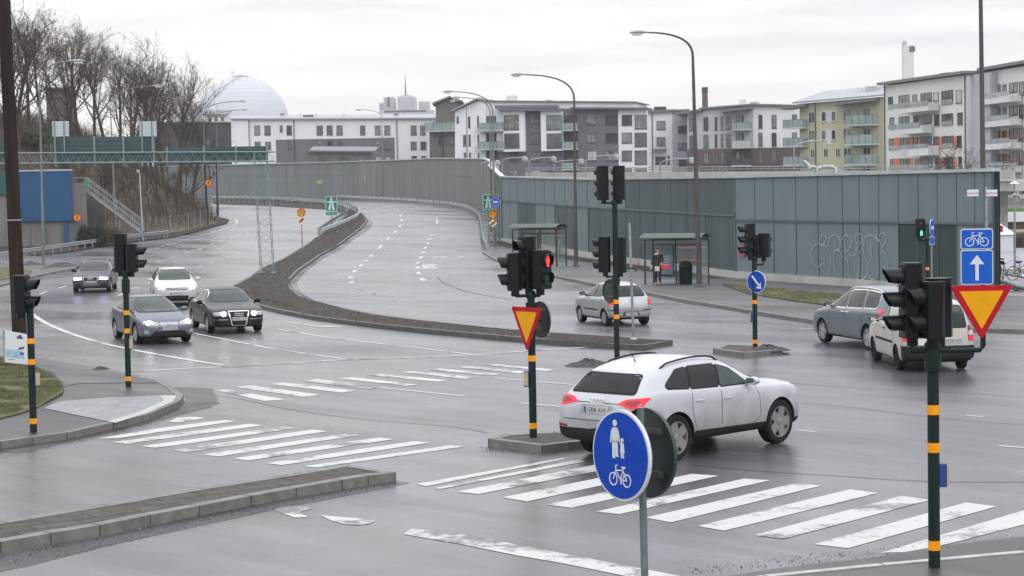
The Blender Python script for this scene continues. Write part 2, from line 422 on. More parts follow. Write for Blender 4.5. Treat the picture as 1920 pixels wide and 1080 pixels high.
M['kerbj'] = kerbmat('kerb_stones', (.15, .145, .135)); M['kerbd'] = kerbmat('grimy_kerb', (.085, .08, .075))
# ---- central median (its lower end runs along the near carriageway)
med = [(433,538),(455,556),(481,571),(522,581),(587,593),(676,604.5),(765,614),(940,630),(1100,643),(1207,648),(1260,639),(1170,632),(1027,623),
       (940,616),(795,601),(706,590),(617,572),(573,560),(549,542),(543,524),(560,506),(599,478),(650,448),(680,425),(690,412),(682,402),(670,396),
       (638,387),(528,375),(398,372.5),(398,381),(528,386),(611,391),(650,400),(640,412),(617,427),(599,441),(564,465),(528,486),(493,501),(469,518)]
slab('median', 'long gritty brown median strip between the two carriageways', med, .13, M['dirt'], M['kerbd'], bump=.04)
# paved end of the median
M['pavers'] = mat('concrete_pavers', (.088, .078, .072), .8, spec=.2, var=.3, vs=2)
def brickify(m, scale, mortar=.03, dark=.35, w=.5, h=.5, rot=0):
    t = m.node_tree; b = t.nodes['Principled BSDF']; tcn = t.nodes.new('ShaderNodeTexCoord')
    q = t.nodes.new('ShaderNodeMapping'); q.inputs['Rotation'].default_value = (0, 0, rot); t.links.new(tcn.outputs['Object'], q.inputs[0])
    k = t.nodes.new('ShaderNodeTexBrick'); k.inputs['Scale'].default_value = scale; k.inputs['Mortar Size'].default_value = mortar
    k.inputs['Brick Width'].default_value = w; k.inputs['Row Height'].default_value = h
    k.inputs['Color1'].default_value = (1, 1, 1, 1); k.inputs['Color2'].default_value = (.78, .78, .78, 1); k.inputs['Mortar'].default_value = (dark, dark, dark, 1)
    t.links.new(q.outputs[0], k.inputs['Vector'])
    x = t.nodes.new('ShaderNodeMix'); x.data_type = 'RGBA'; x.blend_type = 'MULTIPLY'; x.inputs[0].default_value = 1
    src = b.inputs['Base Color'].links[0].from_socket; t.links.new(src, x.inputs[6]); t.links.new(k.outputs['Color'], x.inputs[7]); t.links.new(x.outputs[2], b.inputs['Base Color'])
brickify(M['pavers'], 1.0, .02, .35, .7, .35, R(-38))
M['pavers2'] = mat('grey_setts', (.22, .23, .24), .5, var=.25, vs=3); brickify(M['pavers2'], 1.0, .012, .6, .25, .25, R(20))
# ---- right pavement with the two bus stops
kr = [(905,472),(930,487),(975,500),(1031,515),(1113,532),(1209,547.5),(1282,562),(1360,574),(1450,589),(1535,602),(1600,609),(1700,614),(1870,617),(1990,621)]
wallpts = [(19.6, 76.5), (10.9, 96.0), (5.0, 128.0), (-.7, 161.0)]
far = [(60, 70), (60, 100), (24, 100), (24, 76.8)] + wallpts + [(-1.9, 172), (-1.6, 168)]
pv = [G(x, y, .12).to_2d() for x, y in kr] + [Vector(p) for p in far]
slab('pavement', 'grey asphalt pavement with bus stops along the noise wall', [tuple(p) for p in pv], .12, M['pave'], M['kerb'], world=True)
def flat(name, label, pts, off, material, kind='structure', world=False, base=0.0, step=3.0):
    w = [Vector(p[:2]) for p in pts] if world else [G(x, y, base).to_2d() for x, y in pts]
    if area2(w) < 0: w = w[::-1]
    w = densify(w, step)
    res = delaunay_2d_cdt(w, [], [list(range(len(w)))], 1, 1e-6); me = MB()
    for f in res[2]: me.face([(res[0][i][0], res[0][i][1], zt(res[0][i][1])+base+off*(1+res[0][i][1]/60)) for i in f])
    return tag(me.build(name, material), label, None, None, kind)
# grass verge at the foot of the right wall: mounded mesh + blades
gv = [(1355,533),(1420,538),(1500,546),(1620,556),(1700,560),(1700,590),(1640,582),(1560,572),(1480,562),(1400,549)]
slab('grass_verge', 'patchy green grass strip at the foot of the noise wall', gv, .17, M['grass'], bump=.05, inner=.7)
flat('dirt_verge', 'bare brown soil at the foot of the noise wall behind the bus stops', [(5.0+-.35,127.5),(10.4,96),(9.2,95.2),(3.2,127),(-2.0,160),(-.9,160.5)], .004, M['dirt'], world=True, base=.12)
# ---- left corner pavement
lc = [(-420,905),(-150,862),(0,829),(60,820.5),(125,812),(212,793),(281,776),(335,753),(343,742),(330,732),(318,723),(300,713),(262,705),(219,694),(140,681),(66,668),(0,650),(-200,600),(-420,560)]
slab('pavement', 'asphalt corner pavement in front of the grass patch on the left', lc, .13, M['patch'], M['kerbj'], kw=.15)
flat('paving', 'triangle of pale grey paving setts on the corner pavement', [(82,766),(108,754),(200,746),(300,742),(326,742),(318,752),(262,772),(202,791)], .006, M['pavers2'], base=.13)
flat('paving', 'curved strip of pale kerb slabs beside the grey setts', [(300,742.6),(331,742.6),(325,754),(275,776),(217,794),(202,791.5),(262,772.6),(308,752)], .010, M['kerbl'], base=.13)
flat('pavement', 'lighter gritty asphalt path between the grass and the road', [(66,670),(140,683),(219,696),(300,714),(305,718),(150,719),(122,725),(100,700),(0,672),(-200,625),(-200,600),(0,652)], .006, M['pave'], base=.13)
gl = [(-200,640),(-60,655),(0,669),(50,681),(84,694),(110,710),(120,726),(117,738),(72,761),(40,773),(0,783),(-120,806),(-260,815)]
grassl = slab('grass_verge', 'mossy green grass patch behind the corner pavement', gl, .17, M['grass'], bump=.05, inner=.5)
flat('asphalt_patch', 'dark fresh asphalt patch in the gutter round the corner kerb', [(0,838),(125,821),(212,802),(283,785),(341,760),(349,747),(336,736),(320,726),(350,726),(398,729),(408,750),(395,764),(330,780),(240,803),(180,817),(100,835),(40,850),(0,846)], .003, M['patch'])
# ---- long island lower left, small island, islands by the posts
isl = [(-90,1035),(0,1017.5),(94,1001),(186,986),(280,967),(372,950),(470,931),(554,916),(640,901),(689,893),(740,887),(653,873),(554,888),(372,916),(186,948),(0,979),(-90,993)]
slab('traffic_island', 'long low island of brown concrete slabs between the two side roads', isl, .14, M['pavers'], M['kerbj'], kw=.2)
slab('traffic_island', 'small cracked kerbed island under the red pedestrian signal', [(917,824),(945,816),(1040,810),(1100,812),(1124,824),(1016,836)], .14, M['pavers'], M['kerbj'], kw=.2)
slab('traffic_island', 'short kerbed island under the blue keep right sign', [(1338,654),(1362,646.5),(1462,651),(1466,656),(1394,662)], .12, M['pavers'], M['kerbj'], kw=.18)
slab('pavement', 'dark corner pavement at the lower right', [(1330,1100),(1430,1080),(1650,1058),(1916,1034),(2050,1015),(2300,1200),(1300,1300)], .03, M['patch'], M['kerbl'], kw=.11)
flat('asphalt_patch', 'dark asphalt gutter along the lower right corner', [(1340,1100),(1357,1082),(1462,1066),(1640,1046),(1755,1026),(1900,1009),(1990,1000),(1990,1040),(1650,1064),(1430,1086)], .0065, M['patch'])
# ---- far left verge under the guardrail
vl = [(-300,585),(0,534),(67,516.5),(105,509),(140,502.5),(150,496),(110,487),(40,478),(-40,480),(-300,500)]
slab('pavement', 'pale wet pavement beside the lamp post on the far left', vl, .12, M['pave'], M['kerb'], kw=.15)
slab('grass_verge', 'small grass patch at the foot of the wooden pole', [(-200,520),(0,500),(30,501),(60,507),(55,515),(0,525),(-200,560)], .15, M['grass'], bump=.04, inner=.7)
flat('dirt_verge', 'brown roadside soil under the left guardrail', [(-100,520),(0,488),(60,480),(117,475),(190,464),(262,453),(316,447),(345,441),(385,430),(425,420),(430,413),(410,408),(330,412),(150,440),(0,462),(-150,470)], .02, M['dirt'], step=2.0)
# grassy ground right of the wall: frosty patches
M['frost'] = mat('frosty_ground', (.16, .155, .15), .8, var=.5, vs=1.6, col2=(.42, .43, .45))
flat('verge', 'frosty gravel ground beyond the end of the wall', [(19.9, 82), (60, 84), (70, 200), (12, 200), (20.2, 100)], .01, M['frost'], world=True, step=5)
# ------------------------------------------------------------------ painted markings
def marking(name, label, polys, m=None, off=.004):
    me = MB()
    for poly in polys:
        w = [G(x, y) if len(poly[0]) == 2 else Vector((x, y, 0)) for x, y in poly]
        me.face([(p.x, p.y, zt(p.y)+off*(1+p.y/60)) for p in w])
    return struct(me.build(name, m or M['paint']), label)
def stripline(me, wpts, width, off=.004):
    w = densify([p.to_2d() for p in wpts], 2.0, closed=False)
    for i in range(len(w)-1):
        a, b = w[i], w[i+1]; pa = w[max(i-1, 0)]; nb = w[min(i+2, len(w)-1)]
        da = (b-pa).normalized(); db = (nb-a).normalized()
        na = Vector((-da.y, da.x))*width/2; nbb = Vector((-db.y, db.x))*width/2
        q = [a+na, b+nbb, b-nbb, a-na]
        me.face([(p.x, p.y, zt(p.y)+off*(1+p.y/60)) for p in q])
def line_px(name, label, pts, width, m=None, sm=True):
    me = MB(); w = [G(x, y) for x, y in pts]
    if sm and len(w) > 2: w = smooth_line(w, 5)
    stripline(me, w, width); return struct(me.build(name, m or M['paint']), label)
def dashes_px(name, label, lanes, length, width, m=None, frac=None):
    me = MB()
    for pts in lanes:
        w = [G(x, y).to_2d() for x, y in pts]
        for i, p in enumerate(w):
            d = (w[min(i+1, len(w)-1)]-w[max(i-1, 0)]).normalized()
            if frac:
                o_ = w[i+1] if i+1 < len(w) else w[i-1]; length = min(5.5, (o_-p).length*frac)
            stripline(me, [(p-d*length/2).to_3d(), (p+d*length/2).to_3d()], width)
    return struct(me.build(name, m or M['paint']), label)
def quad(a, b, c, d): return [a, b, c, d]
marking('zebra_crossing', 'broad white zebra stripes across the near side road', [
 [(780,908),(1056,859),(1064,860.5),(800,912)], [(813,916),(1082,863),(1096,866),(826,917.5)],
 [(856,922.5),(1120,871),(1160,876),(897,927)], [(942,933),(1205,880),(1247,885),(987,941)],
 [(1023,947),(1297,889),(1348,892.5),(1072,952.5)], [(1117,960),(1395,898),(1445,901),(1162,964.5)],
 [(1211,971),(1490,907),(1541,911),(1258,980)], [(1308,987),(1594,918),(1646,925),(1357.5,995.6)],
 [(1414,1004),(1691,930),(1744,938),(1470,1011)], [(1526,1021),(1811,943),(1869,950),(1590,1028.6)],
 [(1652,1037),(1925,956),(1990,966),(1760,1025),(1700,1036)]])
marking('zebra_crossing', 'slanting white zebra stripes between the left corner and the long island', [
 [(316,792),(331,784),(360,782),(388,784),(340,792)], [(182,823),(222,822),(445,790),(419,788),(300,803)],
 [(208,829.5),(237.5,832.6),(495,798),(467,795)], [(265,837),(293,840.6),(558,803),(530.5,800.6)],
 [(322.6,844.5),(352,848.5),(615.6,809),(586,806)], [(379,852.4),(410,856.4),(675,816.4),(649,813.6)],
 [(436.6,860),(465,864),(740,824),(710.6,820.8)], [(499,869),(528.5,872.6),(807.5,830.4),(776,827.6)],
 [(568,875),(594,877),(875,837.5),(843,835.5)]])
mid = [[(404,731.5),(430,731),(536,749.6),(495,752.4)], [(439,726),(473,722.7),(600,740.5),(570,745)], [(507,720.7),(532,717.6),(667,733),(641,736.6)],
 [(566,714.8),(596,711),(710.6,726.7),(693,730.6)], [(633,709.7),(663,707.7),(784,721.5),(760,724)], [(687,703.7),(716.5,701),(841,713.6),(819.5,716)],
 [(748,698),(776,696),(894.7,707.7),(871,710.8)], [(803.6,693.8),(827,691.5),(942,702),(918,704.5)], [(855,688.7),(879,687),(997.6,698),(974,700.6)],
 [(906.5,684),(930,683),(1049,694),(1021,696)]]
marking('zebra_crossing', 'worn zebra stripes across the main carriageway behind the yield sign', mid, M['paint_worn'])
line_px('road_marking', 'thin white stop line across the main carriageway', [(212,699),(320,693),(423,688),(520,683),(641,675),(760,671),(883,666),(1010,657),(1132,649.5)], .22, M['paint_worn'])
line_px('road_marking', 'solid white edge line curving round the left corner', [(50,580),(61,590),(89.4,607.5),(135.5,626.5),(190,643),(244,655),(325,670),(423,686)], .2)
line_px('road_marking', 'solid white lane line ahead of the two dark cars', [(345,620),(363,625),(440,640),(518,655),(657,675)], .14)
line_px('road_marking', 'solid white lane line beside the median, left of the yield sign', [(516,617),(572,626),(633,635.6),(776,651.5),(883,665)], .14)
marking('road_marking', 'worn wide white wedge beside the median', [[(526,603),(545,604),(586,611),(643,612),(641,614.5),(586,612.5),(560,608)]], M['paint_worn'])
dashes = [[(118,538.6)], []]
M['pd'] = paintmat('dash_paint', (.16, .16, .17), .5)
dashes_px('road_marking', 'broken white lane lines of the oncoming carriageway', [
 [(53,561),(82,549),(117,538.6)], [(226,553),(253.6,541),(281,531)], [(173,513),(210,505),(240,502.5),(270,499),(300,490.5),(327,482),(351,474.5),(376,466.6),(396.5,459),(415.5,452.6),(433,446),(449,441),(463.6,436.6),(476,432)],
 [(340,513),(373,501),(398,492),(422,483),(445.5,475),(465,467),(482.5,460),(507,452),(528,441),(542,435.6),(553,430.5)]], 2.2, .16, M['paint'], frac=.45)
dashes_px('road_marking', 'short broken white edge line along the left roadside', [[(262,473),(281,469.5),(294,465.7),(304.7,462),(315.7,459),(326.5,455.5),(337.6,452.6),(348,449.7),(357,446.8),(368,444)]], 1.0, .2, M['paint'], frac=.4)
line_px('road_marking', 'white edge line round the tip of the wooded slope', [(376,442),(395,437.5),(410,433),(425,428.5),(437,424),(444,419),(443,413),(434,409.5),(420,407),(402,405)], .2)
dashes_px('road_marking', 'broken white lane lines of the carriageway leading away', [
 [(751,405),(753.6,413),(750,424),(741,435),(728,448),(713,464),(696,480),(686.6,489.5),(676.6,498.6),(665,509),(657.6,520.6),(659,530)],
 [(819,408),(819.7,412.5),(819.7,417),(809.6,441.5),(805.5,449.5),(802.5,456.6),(798,465),(794,474),(789,483),(783.6,493),(783,502),(785,512.6),(792.7,524.4)]], 1.15, .26, M['pd'], frac=.40)
dashes_px('road_marking', 'two long white lane dashes at the foot of the bend', [[(674,541.6),(676,542.2)], [(700,551),(703,552)], [(741,563),(744,564)]], 1.7, .15, M['pd'])
marking('road_marking', 'short white rectangles across the bus lane', [[(810,482),(822,481.5),(823,484),(811,484.5)], [(826,481.5),(838,482),(838,484),(826,484)], [(859,482),(870,482),(870,484),(859,484)], [(790,496),(818,495.5),(819,504),(793,504.5)]], M['paint_worn'])
line_px('road_marking', 'thin white dash on the carriageway behind the yield post', [(709,727),(871,743)], .12, M['pd'])
line_px('road_marking', 'thin white dash left of the white car', [(924,709),(1073,721.5)], .12, M['pd'])
line_px('road_marking', 'thin white dash beside the small island', [(976,756),(1065,764)], .12, M['pd'])
for a, b, l in (((1495,807),(1530,810),'short white dash in front of the white car'), ((1812,779.7),(1843,781.6),'short white dash right of the large signal post'), ((1873,836),(1930,840.6),'short white dash at the right edge'),
                ((1497.6,616),(1533,617),'short white dash left of the grey van'), ((1900,640),(1930,641),'far right white dash near the kerb'), ((1218,594),(1263,595),'white dash behind the silver hatchback'), ((1240,606),(1290,608),'second white dash behind the silver hatchback'), ((1040,576),(1078,577),'white dash in front of the silver hatchback')):
    line_px('road_marking', l, [a, b], .11, M['pd'])
marking('road_marking', 'long worn white band crossing the near road', [
 [(513,956),(530,952),(556,949),(586,954),(566,959),(561,963),(580,970),(552,971),(536,965)],
 [(598,966),(620,967.5),(638,970),(672,972.5),(704,977),(692,983),(668,985.5),(645,983),(625,978)],
 [(757,1002),(770,992),(852,999),(935,1015),(1017,1031),(1100,1047),(1205,1067),(1330,1092),(1240,1095),(1160,1078),(1051,1056),(969,1042),(860,1020)]], M['paint_worn'])
M['tar'] = mat('tar_seam', (.040, .040, .043), .5, var=.4, vs=4)
for l, pts, w_ in (('dark tar seam running past the zebra stripes into the junction', [(404,742),(460,750),(522,764),(617,779),(700,788),(776,794),(860,802),(915,812)], .028),
    ('dark tar seam right of the white car', [(1500,756),(1580,762),(1750,783),(1925,797)], .025), ('dark tar seam behind the large signal post', [(1420,712),(1500,720),(1620,728),(1752,734),(1925,745)], .03),
    ('dark wet seam below the white car', [(1300,872),(1400,882),(1560,892),(1740,903),(1925,904)], .035), ('dark seam curving across the bus lane', [(820,520),(835,532),(870,545),(920,556),(960,562)], .07)):
    if w_: line_px('tar_seam', l, pts, w_, M['tar'])
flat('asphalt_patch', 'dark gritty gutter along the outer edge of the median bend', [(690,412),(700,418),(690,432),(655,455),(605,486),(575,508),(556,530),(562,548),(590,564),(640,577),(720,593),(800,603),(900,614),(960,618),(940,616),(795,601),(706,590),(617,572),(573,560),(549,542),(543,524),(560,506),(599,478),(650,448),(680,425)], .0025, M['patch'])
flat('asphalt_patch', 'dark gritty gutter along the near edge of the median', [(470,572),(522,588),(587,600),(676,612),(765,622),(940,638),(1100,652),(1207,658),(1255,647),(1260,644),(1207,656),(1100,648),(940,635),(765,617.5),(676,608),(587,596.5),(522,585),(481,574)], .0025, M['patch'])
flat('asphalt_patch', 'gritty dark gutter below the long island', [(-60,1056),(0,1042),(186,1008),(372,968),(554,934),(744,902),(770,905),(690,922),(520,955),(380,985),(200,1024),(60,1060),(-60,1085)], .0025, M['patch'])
c_ = G(384, 757); mb = MB(); mb.lathe([(.001, .006), (.30, .006), (.33, .0055), (.33, -.02)], 28, o=(c_.x, c_.y, 0)); mb.build('drain_cover', mat('cast_iron', (.03, .03, .03), .5, metal=.6, var=.4, vs=20)); tag(bpy.data.objects['drain_cover'], 'round iron drain cover in the dark patch by the corner kerb', 'drain cover')
# loose grit heaps and dirty snow
def heap(label, px, py, sx, sy, h, base=0.0, m='snowdirt', n=26):
    c = G(px, py, base); me = MB()
    rows = 10
    def hz(i, j):
        a = 2*math.pi*j/n; r = i/rows
        nn = noise.noise(Vector((math.cos(a)*2+px, math.sin(a)*2, r*3)))*.5+noise.noise(Vector((math.cos(a)*7*r, math.sin(a)*7*r, px)))*.35
        rr = r*(1+.3*noise.noise(Vector((math.cos(a)*1.5, math.sin(a)*1.5, px))))
        return (c.x+sx*rr*math.cos(a), c.y+sy*rr*math.sin(a), c.z-.01+h*max(0, (1-r**1.5))*(1+nn))
    for i in range(rows):
        for j in range(n):
            me.face([hz(i, j), hz(i+1, j), hz(i+1, (j+1) % n), hz(i, (j+1) % n)])
    tag(me.build('snow_heap', M[m], smooth=True), label, 'snow heap')
heap('dirty melting snow heap left of the white car roof', 1104, 685, .60, .9, .15)
heap('dirty snow heap on the end of the keep right island', 1440, 655, .55, .8, .13, .10)
heap('low dirty snow heap at the kerb of the corner pavement', 190, 694, .30, .35, .10, .12)
for px, py, s, hgt, l in ((60, 497, 1.0, .22, 'dirty snow clods left of the grey lamp post foot'), (118, 500, 1.5, .26, 'long dirty snow ridge right of the grey lamp post foot')):
    heap(l, px, py, s, s*1.6, hgt, .10)
# ================================================================== WALLS, HILL, BUILDINGS
class Plane:
    """vertical plane through ground points a,b (world xy); u along a->b, out = towards the camera"""
    def __init__(s, a, b):
        s.a = Vector((a[0], a[1], 0)); s.b = Vector((b[0], b[1], 0)); s.L = (s.b-s.a).length
        s.u = (s.b-s.a).normalized(); n = Vector((s.u.y, -s.u.x, 0))
        if (CAM-s.a).dot(n) < 0: n = -n
        s.n = n
    def uz(s, px, py):
        d = ray(px, py); t = (s.a-CAM).dot(s.n)/d.dot(s.n); p = CAM+d*t
        return (p-s.a).dot(s.u), p.z
    def pt(s, u, z, o=0): return s.a+s.u*u+Vector((0, 0, z))+s.n*o
def at_px(px, Y):
    p = P(px, 356, Y); return (p.x, Y)
def pbox(mb, pl, u0, u1, z0, z1, o0, o1, k=None):
    mb.obox(pl.pt(u0, z0, o0), pl.u*(u1-u0), pl.n*(o1-o0), (0, 0, z1-z0), k)
# ---- noise barrier
M['wallA'] = mat('green_grey_panel', (.158, .200, .210), .6, spec=.2, var=.08, vs=.5, stretch=(1, 1, .25))
M['wallB'] = mat('dark_panel', (.076, .100, .103), .6, spec=.2, var=.28, vs=.5, stretch=(1, 1, .25))
M['wallD'] = mat('door_panel', (.040, .058, .058), .6, spec=.2, var=.15, vs=.6)
M['wallC'] = mat('concrete_grey_panel', (.165, .180, .176), .6, var=.2, vs=.4, stretch=(1, 1, .2))
M['joint'] = mat('panel_joint', (.085, .115, .12), .5)
M['cap'] = mat('wall_cap', (.42, .45, .44), .4, var=.2, vs=1)
def barrier(name, label, a, b, ja, z0a, z0b, za, zb, zma, zmb, upper, lower, plinth=.35, battens='joint', thick=.25):
    """wall from a to b; ja joints (fractions); z0 base, z top, zm middle rail; upper/lower: material index per panel"""
    pl = Plane(a, b); L = pl.L
    t = thing(name, label, 'noise barrier', (a[0], a[1], 0))
    inv = Matrix.Translation((-a[0], -a[1], 0))
    lerp = lambda p, q, f: p+(q-p)*f
    mb_ = MB(); mb_.M = inv; jb = MB(); jb.M = inv; cp = MB(); cp.M = inv; pb = MB(); pb.M = inv
    ms = [M['wallA'], M['wallB'], M['wallC'], M['wallD']]
    for i in range(len(ja)-1):
        f0, f1 = ja[i], ja[i+1]; u0, u1 = f0*L, f1*L
        for (za0, za1, zb0, zb1, kk, dd) in ((lerp(zma, zmb, f0), lerp(zma, zmb, f1), lerp(za, zb, f0), lerp(za, zb, f1), upper(i), 0),
                                         (lerp(z0a, z0b, f0), lerp(z0a, z0b, f1), lerp(zma, zmb, f0), lerp(zma, zmb, f1), lower(i), -.012)):
            A, B, C, D = pl.pt(u0, za0, dd), pl.pt(u1, za1, dd), pl.pt(u1, zb1, dd), pl.pt(u0, zb0, dd)
            mb_.face([A, B, C, D], kk)
            o = pl.n*-thick; mb_.face([A+o, B+o, C+o, D+o], kk)
    mb_.build('panel_sheet', ms, t)
    for i, f in enumerate(ja):
        u = f*L; w = .02 if 0 < i < len(ja)-1 else .08
        jb.obox(pl.pt(u-w, lerp(z0a, z0b, f), .0), pl.u*2*w, pl.n*.02, (0, 0, lerp(za, zb, f)-lerp(z0a, z0b, f)), 0)
    jb.obox(pl.pt(0, zma-.05, .036), pl.u*L+Vector((0, 0, zmb-zma)), pl.n*.03, (0, 0, .10), 0)
    jb.build('batten', M[battens], t)
    cp.obox(pl.pt(-.05, za, -thick-.06), pl.u*(L+.1)+Vector((0, 0, zb-za)), pl.n*(thick+.16), (0, 0, .13), 0)
    cp.build('coping', M['cap'], t)
    if plinth:
        pb.obox(pl.pt(0, z0a-.6, -thick), pl.u*L+Vector((0, 0, z0b-z0a)), pl.n*(thick+.10), (0, 0, .6+plinth), 0)
        pb.build('plinth', M['concl'], t)
    return t, pl, inv
WR, WM, WN, WL = (18.7, 76.5), (10.9, 96.0), (5.0, 128.0), (-.7, 161.0)
# right section, joints read off the photograph
pl = Plane(WM, WR)
jr = [0.0]+[min(1, max(0, pl.uz(x, 460)[0]/pl.L)) for x in (1416,1451,1493,1534,1580,1612,1648,1685,1722,1758,1794,1828,1846)]+[1.0]
wr, plR, invR = barrier('noise_barrier', 'right section of the grey green noise wall with the white scrawled graffiti', WM, WR, jr, .10, .10, 4.98, 4.98, 2.95, 2.95,
        lambda i: 0, lambda i: 3 if i in (8, 9, 10) else 0)
jm = [i/19 for i in range(20)]
w2, plM, invM = barrier('noise_barrier', 'middle section of noise wall behind the two bus shelters', WN, WM, [i/9.5 for i in range(9)]+[1.0], .12, .10, 5.15, 4.98, 3.4, 3.15,
        lambda i: 0 if i < 3 else 1, lambda i: 1)
w3, plL, invL = barrier('noise_barrier', 'section of grey green noise wall at the inner bend behind the first bus shelter', WL, WN, [i/9 for i in range(10)], .35, .12, 5.62, 5.15, 3.75, 3.4,
        lambda i: 0, lambda i: 1 if i in (2, 3, 6, 7) else 0)
barrier('noise_barrier', 'end panel of the noise wall turning away behind the sign pole', WR, (21.6, 91), [0, .3, .6, 1], .1, .1, 4.98, 4.98, 2.95, 2.95, lambda i: 0, lambda i: 0)
# curved motorway wall on the far side
cw = [(-.7, 161.0), (-1.8, 180), (-1.9, 200), (-2.9, 217), (-5.6, 236), (-11.5, 266), (-20.5, 293), (-31, 314), (-42, 329), (-54, 341), (-72, 352), (-95, 360)]
cws = [Vector((p[0], p[1], 0)) for p in cw]; cws = smooth_line(cws[1:], 6)
t = thing('noise_barrier', 'tall curved grey concrete noise wall behind the motorway bend', 'noise barrier', (0, 0, 0))
pn = MB(); jb = MB(); cp = MB()
line = densify([p.to_2d() for p in cws], 1.7, closed=False)
def ztop(Y): return max(5.65, min(10.3, 5.65+(Y-161)*.0)) if Y < 170 else zt(Y)+5.75
for i in range(len(line)-1):
    a, b = line[i], line[i+1]; za, zb = zt(a.y), zt(b.y)
    for (lo, hi, k) in ((-.5, 3.75, 0), (3.75, 0, 0)):
        a1 = za+lo if lo < 3 else za+3.75; b1 = zb+lo if lo < 3 else zb+3.75
        a2 = za+hi if hi else ztop(a.y); b2 = zb+hi if hi else ztop(b.y)
        pn.face([(a.x, a.y, a1), (b.x, b.y, b1), (b.x, b.y, b2), (a.x, a.y, a2)], 0)
    d = (b-a).normalized(); n = Vector((d.y, -d.x)); n = n if n.dot(Vector((0, -1))) > 0 or a.y < 215 and n.x < 0 else -n
    if a.y < 215: n = Vector((-abs(n.x), n.y))
    if i % 1 == 0: jb.obox((a.x-d.x*.02, a.y-d.y*.02, za-.3), (d.x*.04, d.y*.04, 0), (n.x*.02, n.y*.02, 0), (0, 0, ztop(a.y)-za+.3))
    jb.obox((a.x, a.y, za+3.70), (b.x-a.x, b.y-a.y, zb-za), (n.x*.03, n.y*.03, 0), (0, 0, .07))
    cp.obox((a.x-n.x*.15, a.y-n.y*.15, ztop(a.y)), (b.x-a.x, b.y-a.y, ztop(b.y)-ztop(a.y)), (n.x*.35, n.y*.35, 0), (0, 0, .14))
pn.build('panel_sheet', M['wallC'], t); jb.build('batten', M['joint'], t); cp.build('coping', M['cap'], t)
# the stepped return joining the two heights
mb = MB(); a = Vector((-1.8, 180)); b = Vector((-.7, 161))
t = thing('noise_barrier', 'short sloping return of the wall at the inner bend', 'noise barrier', (-.7, 161, 0)); inv = Matrix.Translation((.7, -161, 0))
mb.M = inv; jb = MB(); jb.M = inv; cp = MB(); cp.M = inv
for i in range(6):
    f0, f1 = i/6, (i+1)/6; p, q = b.lerp(a, f0), b.lerp(a, f1); tp = lambda f: 5.62+(zt(180)+5.75-5.62)*f
    mb.face([(p.x, p.y, zt(p.y)-.4), (q.x, q.y, zt(q.y)-.4), (q.x, q.y, tp(f1)), (p.x, p.y, tp(f0))])
    jb.obox((p.x-.07, p.y, zt(p.y)-.3), (.07, 0, 0), (0, .08, 0), (0, 0, tp(f0)-zt(p.y)+.3))
    jb.obox((p.x-.09, p.y, zt(p.y)+3.55), (q.x-p.x, q.y-p.y, zt(q.y)-zt(p.y)), (.09, 0, 0), (0, 0, .1))
    cp.obox((p.x-.12, p.y, tp(f0)), (q.x-p.x, q.y-p.y, tp(f1)-tp(f0)), (.4, 0, 0), (0, 0, .14))
mb.build('panel_sheet', M['wallC'], t); jb.build('batten', M['joint'], t); cp.build('coping', M['cap'], t)
# graffiti strokes on the right section
M['graf'] = mat('white_spray', (.34, .39, .40), .7, var=.4, vs=2.5, col2=(.50, .55, .56)); M['grafr'] = mat('red_spray', (.45, .05, .08), .7)
g4 = px2(1360, 420, 5.647)
strokes = [(1050,200,1075,150,1050,115,1015,130,1000,180,1010,215,1060,215),(985,205,940,240,912,300,915,360,945,420,990,450,1045,415),
 (990,460,985,540,1000,610,1060,600),(1020,235,1080,240,1115,320,1125,420,1105,500,1105,570,1160,605,1215,590,1235,540),
 (1100,235,1105,160,1150,120,1200,130,1225,180,1215,260,1160,290,1150,350,1160,450,1172,515),(1165,150,1170,230),
 (1185,280,1225,290,1240,350),(1240,170,1280,120,1330,140,1345,210,1320,260,1280,300),(1270,170,1282,280),(1265,345,1300,385,1315,460,1310,530,1345,585,1400,585,1420,520,1428,400,1420,300),
 (1250,560,1270,600,1300,580),(1325,290,1320,325,1345,335,1390,315,1400,260,1420,215,1395,190,1385,140,1410,105,1455,115,1460,170,1430,215),
 (1440,310,1390,250),(1480,215,1480,150,1520,120,1580,125,1620,160,1640,190),(1475,180,1465,250,1480,340,1510,400,1520,480,1500,550,1450,590),(1550,230,1557,350),
 (1520,540,1560,585,1610,560,1625,480),(1635,130,1655,100,1700,105,1715,150,1700,200,1672,245,1650,190,1630,165),(1645,330,1665,285,1700,320,1720,400,1712,520,1670,570)]
gm = MB(); gm.M = invR
for s in strokes:
    uv = [Vector((*plR.uz(x, y), 0)) for x, y in g4(*s)]; uv = smooth_line(uv, 5)
    for a, b in zip(uv, uv[1:]):
        d = (b-a).normalized(); n = Vector((-d.y, d.x, 0))*.020
        gm.face([plR.pt((q).x, (q).y, .04) for q in (a+n, b+n+d*.01, b-n+d*.01, a-n)])
gm.build('graffiti', M['graf'], wr)
gm = MB(); gm.M = invR; rr = random.Random(3)
cu, cz = plR.uz(1390, 470)
for i in range(11):
    a = Vector((cu+rr.uniform(-.45, .45), cz+rr.uniform(-.28, .28), 0)); d = Vector((rr.uniform(-.3, .3), rr.uniform(-.3, .3), 0)); n = Vector((-d.y, d.x, 0)).normalized()*.03
    gm.face([plR.pt(q.x, q.y, .04+.001*i) for q in (a+n, a+d+n, a+d-n, a-n)])
gm.build('graffiti', M['grafr'], wr)['label'] = 'red scribble near the left edge of the wall'
gm = MB(); gm.M = invM
